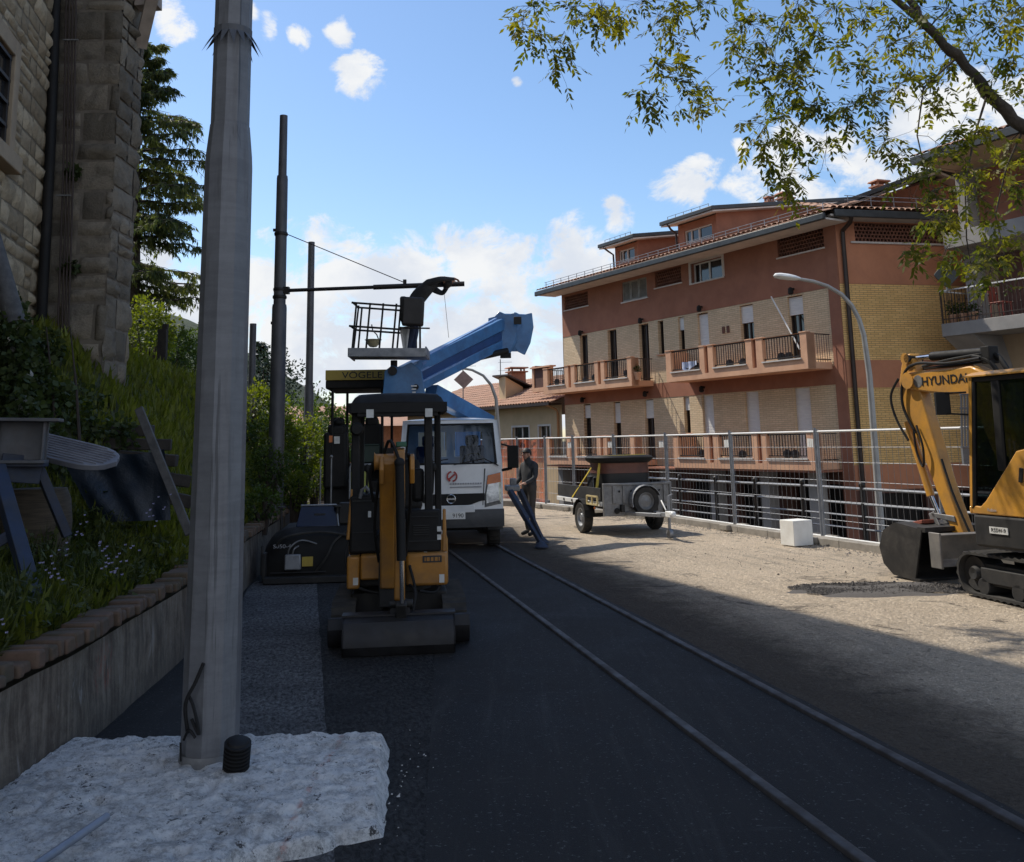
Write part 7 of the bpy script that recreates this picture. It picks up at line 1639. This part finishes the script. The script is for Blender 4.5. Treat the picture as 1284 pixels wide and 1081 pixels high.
g = MB(); g.box((W0 + .63, y0 - .03, .29), (.15, .02, .13)); g.build('yellow_label', m_vyel, so_, bevel=.003)
g = MB(); hose(g, [(W0 + .36, y0 - .05, .38), (W0 + .40, y0 - .08, .50), (W0 + .55, y0 - .02, .58), (W0 + .8, y0 + .05, .5)], .011); hose(g, [(W0 + .42, y0 - .05, .38), (W0 + .45, y0 - .08, .47), (W0 + .5, y0, .5)], .011); g.build('cable', m_galvd, so_)
g = MB(); g.prism([(W0 + .42, y0 + .25, .74), (W0 + 1.02, y0 + .25, .74), (W0 + .98, y0 + .42, 1.02), (W0 + .47, y0 + .42, 1.02)], (0, .05, 0)); pn_ = g.build('tilted_panel', M('blue_black_glass', (.012, .02, .05), None, 5, .25), so_, bevel=.01)
g = MB(); g.tube((W0 + .47, y0 + .42, 1.03), (W0 + .98, y0 + .42, 1.03), .014); g.tube((W0 + .98, y0 + .42, 1.03), (W0 + 1.03, y0 + .24, .74), .012); g.build('panel_edge', m_galv, pn_)
for k, (x, w_, h_, z) in enumerate(((W0 + .75, .18, .22, .70), (W0 + 1.15, .26, .30, .76), (W0 + 1.45, .14, .18, .72))):
    g = MB(); g.box((x, y0 + .45, z + h_ / 2), (w_, .22, h_)); g.build('control_unit', m_char, so_, bevel=.02)
g = MB(); hose(g, [(W0 + .15, y0 + .1, .40), (W0 + .3, y0 - .04, .62), (W0 + .8, y0 + .05, .68), (W0 + 1.3, y0 + .0, .60)], .018); hose(g, [(W0 + .75, y0 - .04, .15), (W0 + .9, y0 - .10, .35), (W0 + 1.0, y0 - .02, .55), (W0 + 1.2, y0 + .1, .70)], .016); g.build('screed_hose', m_rubber, so_)
g = MB(); g.box((W0 + .03, y0 + .3, .22), (.05, .7, .40)); g.tube((W0 + .0, y0 - .02, .12), (W0 + .0, y0 - .02, .52), .02); g.build('end_gate', m_char, so_, bevel=.01)
for x in (W0 + .20, W0 + 1.0): g = MB(); g.tube((x, y0 + .35, .7), (x, y0 + .35, 1.0), .018); g.lathe([(.0, 0), (.06, .005), (.06, .03), (0, .035)], (x, y0 + .35, 1.0), 'z', 14); g.build('screw_crank', m_char, so_)
for x, h in ((W0 + .86, 1.22), (W0 + .70, 1.18)): g = MB(); g.tube((x, y0 + .8, .8), (x, y0 + .8, h + .5), .012); g.ball((x, y0 + .8, h + .5), .025, 8, 6); g.build('gauge_rod', m_galvd, pv)

# ------------------------------------------------------------------ trailer
TL = (2.45, 19.85, 0); tl_ = empty('trailer', TL, 17, 'grey flatbed trailer with its spare wheel mounted on the front board by the fence', 'trailer')
g = MB(); g.bx(-.74, .74, .05, 2.7, .60, .66); g.bx(-.4, -.33, -.1, 2.6, .46, .60); g.bx(.33, .4, -.1, 2.6, .46, .60); g.bx(-.8, .8, .93, 1.02, .30, .38); g.build('bed', m_char, tl_, bevel=.006)
g = MB(); g.box((0, .02, .80), (1.46, .045, .40)); g.box((0, .02, .50), (1.40, .04, .24))
for x in (-.52, -.30, .0, .34, .60): g.bx(x - .035, x + .035, -.03, -.004, .62, .97)
g.bx(-.75, .75, -.035, .045, .975, 1.02); g.bx(-.75, -.70, -.03, .05, .38, 1.0); g.bx(.70, .75, -.03, .05, .38, 1.0); fb = g.build('front_board', m_galvd, tl_, bevel=.008)
for x in (-.41, -.15, .47): g = MB(); g.lathe([(.022, -.035), (.012, -.045)], (x, 0, .86), 'y', 10); g.build('latch', m_black, fb)
for x in (-.47, .60): g = MB(); g.lathe([(.0, -.045), (.055, -.045), (.06, -.03)], (x, 0, .48), 'y', 14); g.build('reflector', m_black, fb)
g = MB(); g.bx(-.765, -.735, .1, 2.68, .68, .93); g.build('side_board', m_char, tl_, bevel=.006)
g = MB(); g.bx(.735, .765, .1, 2.68, .68, .93); g.build('side_board', m_char, tl_, bevel=.006)
g = MB(); g.bx(-.785, -.74, .06, 2.7, .57, .66); sr = g.build('side_rail', m_whitep, tl_, bevel=.006)
for y in (.35, 1.0, 1.5): g = MB(); g.ball((-.80, y, .53), (.02, .03, .03), 8, 6); g.build('side_lamp', m_amber, tl_)
for y in (.7, 1.2, 1.7, 2.2): g = MB(); g.box((-.795, y, .615), (.012, .05, .05)); g.build('rope_hook', m_char, sr)
for s_ in (-1, 1):
    wheel(tl_, (s_ * .80, .98, .31), .31, .19, m_galv, side=s_); g = MB()
    for k in range(8): a, a2 = PI * (.02 + .96 * k / 8), PI * (.02 + .96 * (k + 1) / 8); g.beam((s_ * .80, .98 + .37 * math.cos(a), .31 + .37 * math.sin(a)), (s_ * .80, .98 + .37 * math.cos(a2), .31 + .37 * math.sin(a2)), .22, .015)
    g.build('mudguard', m_black, tl_)
sp = MB(); c = (.10, -.13, .66); R_ = .285
sp.lathe([(R_ * .62, .06), (R_ * .95, .08), (R_, 0), (R_ * .95, -.08), (R_ * .62, -.07)], c, 'y', 28, cap=False); sw = sp.build('spare_wheel', m_rubber, tl_, angle=50)
g = MB(); g.lathe([(R_ * .63, -.05), (R_ * .55, -.06), (R_ * .45, -.02), (R_ * .2, -.03), (.001, -.05)], c, 'y', 24, cap=False); g.build('rim', m_galvd, sw)
g = MB()
for k in range(12): a, b = PI * k / 12, PI * (k + 1) / 12; g.beam(Vector(c) + Vector((math.cos(a + .35) * .315, 0, math.sin(a + .35) * .315)), Vector(c) + Vector((math.cos(b + .35) * .315, 0, math.sin(b + .35) * .315)), .012, .2, up=(0, 1, 0))
g.build('wheel_guard', m_galv, sw)
g = MB(); g.beam((-.30, .1, .42), (.02, -1.05, .44), .07, .07); g.beam((.34, .1, .42), (.06, -1.05, .44), .07, .07); g.beam((.04, -.9, .45), (.04, -1.35, .47), .08, .08); g.build('drawbar', m_galv, tl_, bevel=.008)
g = MB(); g.box((.04, -1.38, .48), (.12, .22, .11)); g.ball((.04, -1.48, .48), .065, 10, 8); g.beam((.04, -1.2, .54), (.04, -1.0, .72), .025, .03); g.build('coupling', m_whitep, tl_, bevel=.02)
g = MB(); g.tube((.17, -1.05, .14), (.17, -1.05, .80), .028, n=10); g.beam((.17, -1.05, .80), (.26, -1.05, .83), .02, .02); g.lathe([(0, -.03), (.09, -.035), (.095, 0), (.09, .035), (0, .03)], (.17, -1.05, .095), 'x', 18); g.build('jockey_wheel', m_galv, tl_)
def tlw(x, y, z): return Matrix.Translation(TL) @ rot('Z', 17) @ Vector((x, y, z))
tb = empty('mixing_tub', tlw(-.08, .72, .66), 17, 'dark flared tub with a brown band strapped on the trailer', 'tub')
def loft(mb, secs, n=28):
    vs = []
    for a, b, z, e in secs:
        for k in range(n): t = 2 * PI * k / n; c_, s_ = math.cos(t), math.sin(t); vs.append((a * math.copysign(abs(c_) ** e, c_), b * math.copysign(abs(s_) ** e, s_), z))
    mb.add(vs, [(i * n + j, i * n + (j + 1) % n, (i + 1) * n + (j + 1) % n, (i + 1) * n + j) for i in range(len(secs) - 1) for j in range(n)] + [tuple(range(n)), tuple((len(secs) - 1) * n + j for j in range(n))])
g = MB(); loft(g, [(.50, .42, 0, .45), (.53, .45, .3, .45), (.55, .46, .54, .45)]); g.build('tub_body', m_tub, tb)
g = MB(); loft(g, [(.555, .465, .545, .45), (.55, .46, .72, .5), (.56, .47, .75, .5)]); g.build('brown_band', m_tubr, tb, angle=60)
g = MB(); loft(g, [(.58, .48, .755, .5), (.64, .52, .80, .5), (.66, .54, .86, .5), (.60, .5, .90, .5)]); g.box((.62, 0, .86), (.12, .2, .03)); g.build('rim', m_black, tb, angle=60)
g = MB(); g.beam(tlw(-.735, .45, .68), tlw(-.60, .45, 1.55), .05, .012, up=(0, -1, 0)); g.beam(tlw(-.60, .45, 1.555), tlw(.4, .45, 1.575), .05, .012); tag(g.build('lashing_strap', m_strap), 'yellow strap running up over the left side of the dark tub', 'strap', 'lashing straps on the trailer')
g = MB(); g.beam(tlw(-.77, 1.75, .66), tlw(-.74, .62, 1.32), .035, .012, up=(-1, 0, 0)); tag(g.build('lashing_strap', m_strap), 'yellow strap slanting across the left end of the trailer bed', 'strap', 'lashing straps on the trailer')
tc_ = empty('tool_case', tlw(-.62, .85, .66), 17, 'black upright tool case standing left of the tub on the trailer', 'case'); g = MB(); g.box((0, 0, .25), (.16, .3, .48)); g.build('case_body', m_black, tc_, bevel=.02); g = MB(); g.tube((-.05, -.16, .46), (.07, -.16, .46), .012); g.tube((-.06, -.16, .1), (-.06, -.16, .46), .01); g.build('case_frame', m_galv, tc_)
cr = empty('crate_frame', tlw(-.80, .12, .60), 17, 'open cream crate frame fixed at the left front corner of the trailer', 'crate'); g = MB()
for z in (.0, .16): g.beam((-.02, .02, z), (-.02, .6, z), .035, .03)
for y in (.02, .31, .6): g.beam((-.02, y, 0), (-.02, y, .16), .03, .035)
g.build('frame', m_crate, cr)

# ------------------------------------------------------------------ large excavator on the right
HX = empty('large_excavator', (6.48, 11.0, 0), 19, 'big orange excavator at the right edge with its bucket on the ground', 'excavator')
U = rot('Z', -6)
for sx in (-1, 1): track(HX, sx * .76, .40, -1.25, 1.22, .52, m_rubber, m_char, xf=U, side=sx, n=52)
g = MB(); g.xf = U; g.bx(-.58, .58, -.7, .7, .2, .5); g.lathe([(.45, .48), (.45, .62)], n=28); g.build('undercarriage', m_char, HX, bevel=.02)
g = MB(); g.xf = U; prof = [(1.52, .26), (1.60, .34), (1.60, .52), (1.54, .64), (1.60, .66), (1.68, .52), (1.67, .34), (1.60, .25)]; g.prism([(-.95, y, z) for y, z in prof], (1.9, 0, 0)); g.bx(-.96, -.93, 1.48, 1.69, .24, .67); g.bx(-.42, -.32, .8, 1.55, .26, .4); g.bx(.32, .42, .8, 1.55, .26, .4); g.build('dozer_blade', M('grey_blade_steel', (.19, .18, .17), (.13, .125, .12), 4, .6, .3, dirt=(.3, .27, .23), dscale=3, damt=.5), HX, bevel=.008)
g = MB(); g.prism([(x, y, .60) for x, y in ((-.97, .82), (.95, .82), (.97, -.6), (.7, -1.05), (-.7, -1.05), (-.97, -.6))], (0, 0, .36)); g.build('skirt', m_char, HX, bevel=.03)
g = MB(); g.prism([(x, y, .965) for x, y in ((-.97, -.45), (.95, -.1), (.97, -.6), (.7, -1.07), (-.7, -1.07), (-.97, -.6))], (0, 0, .75)); g.box((.62, .25, 1.25), (.66, 1.1, .58)); g.build('engine_cover', m_orange, HX, bevel=.04)
CX0, CX1 = -.97, -.12
g = MB(); g.prism([(CX0, y, z) for y, z in ((.82, .965), (.82, 1.06), (.69, 1.05), (.60, 1.12), (.10, 1.68), (-.50, 1.80), (-.50, .965))], (.035, 0, 0)); g.prism([(CX0 + .0, .82, .965), (CX0, .86, .965), (CX0, .86, 1.05), (CX0, .82, 1.05)], (.84, 0, 0)); g.build('side_panel', m_orange, HX, bevel=.012)
g = MB()
for x in (CX0, CX1):
    o_ = .045 if x < -.5 else -.045
    g.beam((x + o_ * .5, .80, 1.04), (x + o_ * .5, .62, 2.52), .06, .06); g.beam((x + o_ * .5, -.48, 1.7), (x + o_ * .5, -.48, 2.5), .07, .07); g.beam((x + o_ * .5, .64, 2.50), (x + o_ * .5, -.5, 2.50), .06, .06)
    g.beam((x + o_ * .5, .33, 1.46), (x + o_ * .5, .30, 2.5), .11, .05, up=(1, 0, 0))
g.beam((CX0, .62, 2.5), (CX1, .62, 2.5), .06, .06); g.beam((CX0, -.48, 2.5), (CX1, -.48, 2.5), .06, .06); g.beam((CX0, .80, 1.04), (CX1, .80, 1.04), .06, .06); cbf = g.build('cab_frame', m_black, HX, bevel=.015)
g = MB(); g.prism([(CX0 - .012, y, z) for y, z in ((.80, 1.04), (.83, 1.06), (.66, 2.54), (.62, 2.52))], (.04, 0, 0)); g.build('front_pillar_trim', m_orange, HX)
g = MB(); g.grid(lambda u, v: (CX0 - .03 + u * .91, .74 - v * 1.3, 2.545 + .05 * max(0, min(1, 8 * min(u, 1 - u, v, 1 - v))) ** .5), 14, 14); g.bx(CX0 - .03, CX1 + .03, -.56, .74, 2.53, 2.546); g.build('cab_roof', m_orange, HX, angle=60)
g = MB(); g.add([(CX0 + .02, y, z) for y, z in ((.78, 1.08), (.69, 1.07), (.60, 1.13), (.10, 1.69), (-.46, 1.81), (-.46, 2.48), (.60, 2.48))], [tuple(range(7))]); g.build('door_glass', m_glass, cbf)
g = MB(); g.quad((CX0 + .03, .80, 1.08), (CX1 - .03, .80, 1.08), (CX1 - .03, .63, 2.48), (CX0 + .03, .63, 2.48)); g.build('windscreen', m_glass, cbf)
g = MB(); g.add([(CX1 - .02, y, z) for y, z in ((.78, 1.08), (-.46, 1.08), (-.46, 2.48), (.60, 2.48))], [(0, 1, 2, 3)]); g.quad((CX0 + .04, -.49, 1.75), (CX1 - .04, -.49, 1.75), (CX1 - .04, -.49, 2.46), (CX0 + .04, -.49, 2.46)); g.build('side_glass', m_glass, cbf)
g = MB(); g.prism([(CX0 + .025, y, z) for y, z in ((.79, 1.06), (.69, 1.055), (.60, 1.12), (.10, 1.685), (.10, 1.66), (.60, 1.09), (.69, 1.03), (.79, 1.03))], (-.008, 0, 0)); g.build('door_seal', m_black, cbf)
g = MB(); g.box((-.55, -.05, 1.35), (.5, .5, .16)); g.box((-.55, -.30, 1.75), (.48, .14, .75), rot('X', 6)); g.box((-.55, -.33, 2.2), (.28, .1, .2)); g.build('cab_seat', m_black, HX, bevel=.04)
g = MB(); g.box((-.5, .55, 1.2), (.6, .2, .3)); g.tube((-.3, .35, 1.3), (-.3, .4, 1.62), .02); g.tube((-.8, .35, 1.3), (-.8, .4, 1.62), .02); g.build('cab_controls', m_black, HX, bevel=.02)
g = MB(); g.box((CX0 - .006, .06, 1.42), (.02, .05, .16), rot('X', 12)); g.build('door_latch', m_black, HX, bevel=.005)
g = MB(); g.box((CX0 - .008, .45, .80), (.008, .26, .075)); lab_ = g.build('label', m_sticker, HX)
LT = Matrix(((0, 0, -1, 0), (-1, 0, 0, 0), (0, 1, 0, 0), (0, 0, 0, 1)))
text('lettering', 'R55W-9', .06, m_blacktxt, lab_, (CX0 - .014, .45, .80), LT, .001); text('lettering', 'Robex', .05, m_greytxt, HX, (CX0 - .006, .52, 1.02), LT, .001)
g = MB(); g.box((-1.10, .98, 2.24), (.17, .05, .27), rot('Z', -20)); g.tube((-.98, .72, 2.36), (-1.08, .97, 2.36), .012); g.tube((-.98, .72, 2.1), (-1.08, .97, 2.12), .012); g.build('mirror', m_black, HX, bevel=.02)
g = MB()
for k in range(4): g.tube((-.92 + k * .045, .93, 1.72), (-.92 + k * .045, .86, 2.34), .012, n=6)
for z in (1.72, 1.95, 2.18, 2.34): g.tube((-.94, .93 - (z - 1.72) * .11, z), (-.76, .93 - (z - 1.72) * .11, z), .012, n=6)
g.box((-.86, .95, 1.62), (.10, .03, .2)); g.build('front_guard', m_galv, HX)
# boom
g = MB(); BP = [(.55, .75), (.85, .72), (1.20, 1.45), (1.45, 2.10), (1.62, 2.36), (2.30, 2.44), (2.66, 2.50), (2.74, 2.62), (2.66, 2.74), (2.30, 2.73), (1.50, 2.74), (1.28, 2.64), (1.05, 2.2), (.80, 1.5)]
g.prism([(-.12, y, z) for y, z in BP], (.24, 0, 0)); g.lathe([(.09, -.16), (.09, .16)], (0, 2.62, 2.62), 'x', 16); g.build('boom', m_orange, HX, bevel=.025)
text('boom_lettering', 'HYUNDAI', .165, m_blacktxt, HX, (-.124, 1.97, 2.585), LT, .002, sx=1.12, bold=.002)
g = MB(); g.lathe([(.0, -.002), (.085, -.002), (.085, .004)], (-.122, 2.45, 2.60), 'x', 18); g.build('round_emblem', m_galvd, HX)
g = MB(); ST = [(2.74, 2.98), (2.60, 3.00), (2.52, 2.80), (2.46, 2.45), (2.14, 1.25), (1.84, .44), (1.96, .38), (2.06, .44), (2.50, 1.55), (2.84, 2.30), (2.86, 2.62)]
g.prism([(-.09, y, z) for y, z in ST], (.18, 0, 0)); g.lathe([(.06, -.13), (.06, .13)], (0, 1.94, .46), 'x', 14); g.lathe([(.06, -.13), (.06, .13)], (0, 2.66, 2.93), 'x', 14); g.build('stick', m_orange, HX, bevel=.02)
g = MB(); g.tube((0, 2.62, 2.93), (0, 2.25, 2.93), .030, n=12); g.build('piston_rod', m_chrome, HX)
g = MB(); g.tube((0, 2.28, 2.93), (0, 1.32, 2.90), .062, n=14); g.box((0, 1.28, 2.86), (.16, .14, .22)); g.lathe([(.05, -.13), (.05, .13)], (0, 2.62, 2.93), 'x', 12); g.build('hydraulic_cylinder', m_black, HX, bevel=.01)
g = MB(); g.tube((0, 2.86, 2.05), (0, 2.54, 1.05), .055, n=14); g.build('hydraulic_cylinder', m_orange, HX); g = MB(); g.tube((0, 2.56, 1.1), (0, 2.42, .80), .028, n=12); g.build('piston_rod', m_chrome, HX)
g = MB()
for sx in (-.11, .09): g.prism([(sx, y, z) for y, z in ((2.40, .86), (2.50, .82), (2.36, .52), (2.18, .38), (2.10, .42), (2.26, .58))], (.025, 0, 0)); g.prism([(sx, y, z) for y, z in ((2.46, .84), (2.42, .78), (2.02, .74), (2.04, .82))], (.025, 0, 0))
g.build('bucket_link', m_galvd, HX, bevel=.008)
g = MB(); g.prism([(-.15, y, z) for y, z in ((2.0, .52), (2.36, .70), (2.44, .64), (2.40, .50), (2.05, .36))], (.30, 0, 0)); g.build('quick_coupler', m_char, HX, bevel=.012)
g = MB(); g.box((-.17, 2.55, .70), (.28, .30, .05), rot('X', -12)); g.build('red_bracket', m_rust, HX, bevel=.008)
g = MB(); BK = [(2.12, .66), (2.62, .72), (2.86, .60), (2.96, .38), (2.90, .16), (2.72, .03), (2.32, .0)]
g.add([(x, y, z) for x in (-.58, .5) for y, z in BK], [(k, k + 1, k + 8, k + 7) for k in range(6)]); g.add([(x, y - .02, z * .97 + .012) for x in (-.57, .49) for y, z in BK], [(k + 7, k + 8, k + 1, k) for k in range(6)])
for x in (-.58, .475): g.prism([(x, y, z) for y, z in BK], (.025, 0, 0))
g.bx(-.59, .52, 2.22, 2.36, -.005, .03); g.bx(-.575, .5, 2.06, 2.2, .63, .69); g.build('bucket', M('dull_black_bucket', (.012, .0115, .0115), (.022, .02, .019), 4, .7, .1, dirt=(.09, .08, .07), dscale=3, damt=.45), HX, angle=30)
g = MB(); hose(g, [(-.1, 1.35, 2.82), (-.14, 1.9, 2.80), (-.15, 2.4, 2.84), (-.14, 2.68, 2.72), (-.13, 2.78, 2.3), (-.11, 2.6, 1.9)], .02); hose(g, [(-.05, 1.3, 2.88), (-.06, 1.9, 2.85), (-.06, 2.4, 2.80)], .02); hose(g, [(.05, 1.2, 2.80), (.05, 1.9, 2.78), (.04, 2.5, 2.78)], .02)
hose(g, [(-.13, 2.82, 2.66), (-.15, 2.98, 2.42), (-.14, 2.92, 2.1), (-.12, 2.74, 1.8)], .018); hose(g, [(-.12, 2.56, 2.0), (-.15, 2.44, 1.7), (-.14, 2.48, 1.45), (-.12, 2.60, 1.65), (-.12, 2.62, 1.95)], .016)
hose(g, [(-.11, 2.16, 1.55), (-.14, 1.98, 1.1), (-.14, 1.72, .55), (-.1, 1.62, .3), (-.05, 1.6, .42)], .016); hose(g, [(0, .95, 2.5), (.02, 1.2, 2.85), (.02, 1.6, 2.88)], .035); hose(g, [(-.05, 1.0, 2.4), (-.06, 1.22, 2.76), (-.06, 1.5, 2.86)], .03); g.build('hydraulic_hose', m_black, HX)
g = MB(); g.tube((0, .9, .85), (0, 1.5, 1.75), .07, n=12); g.build('boom_cylinder', m_black, HX)
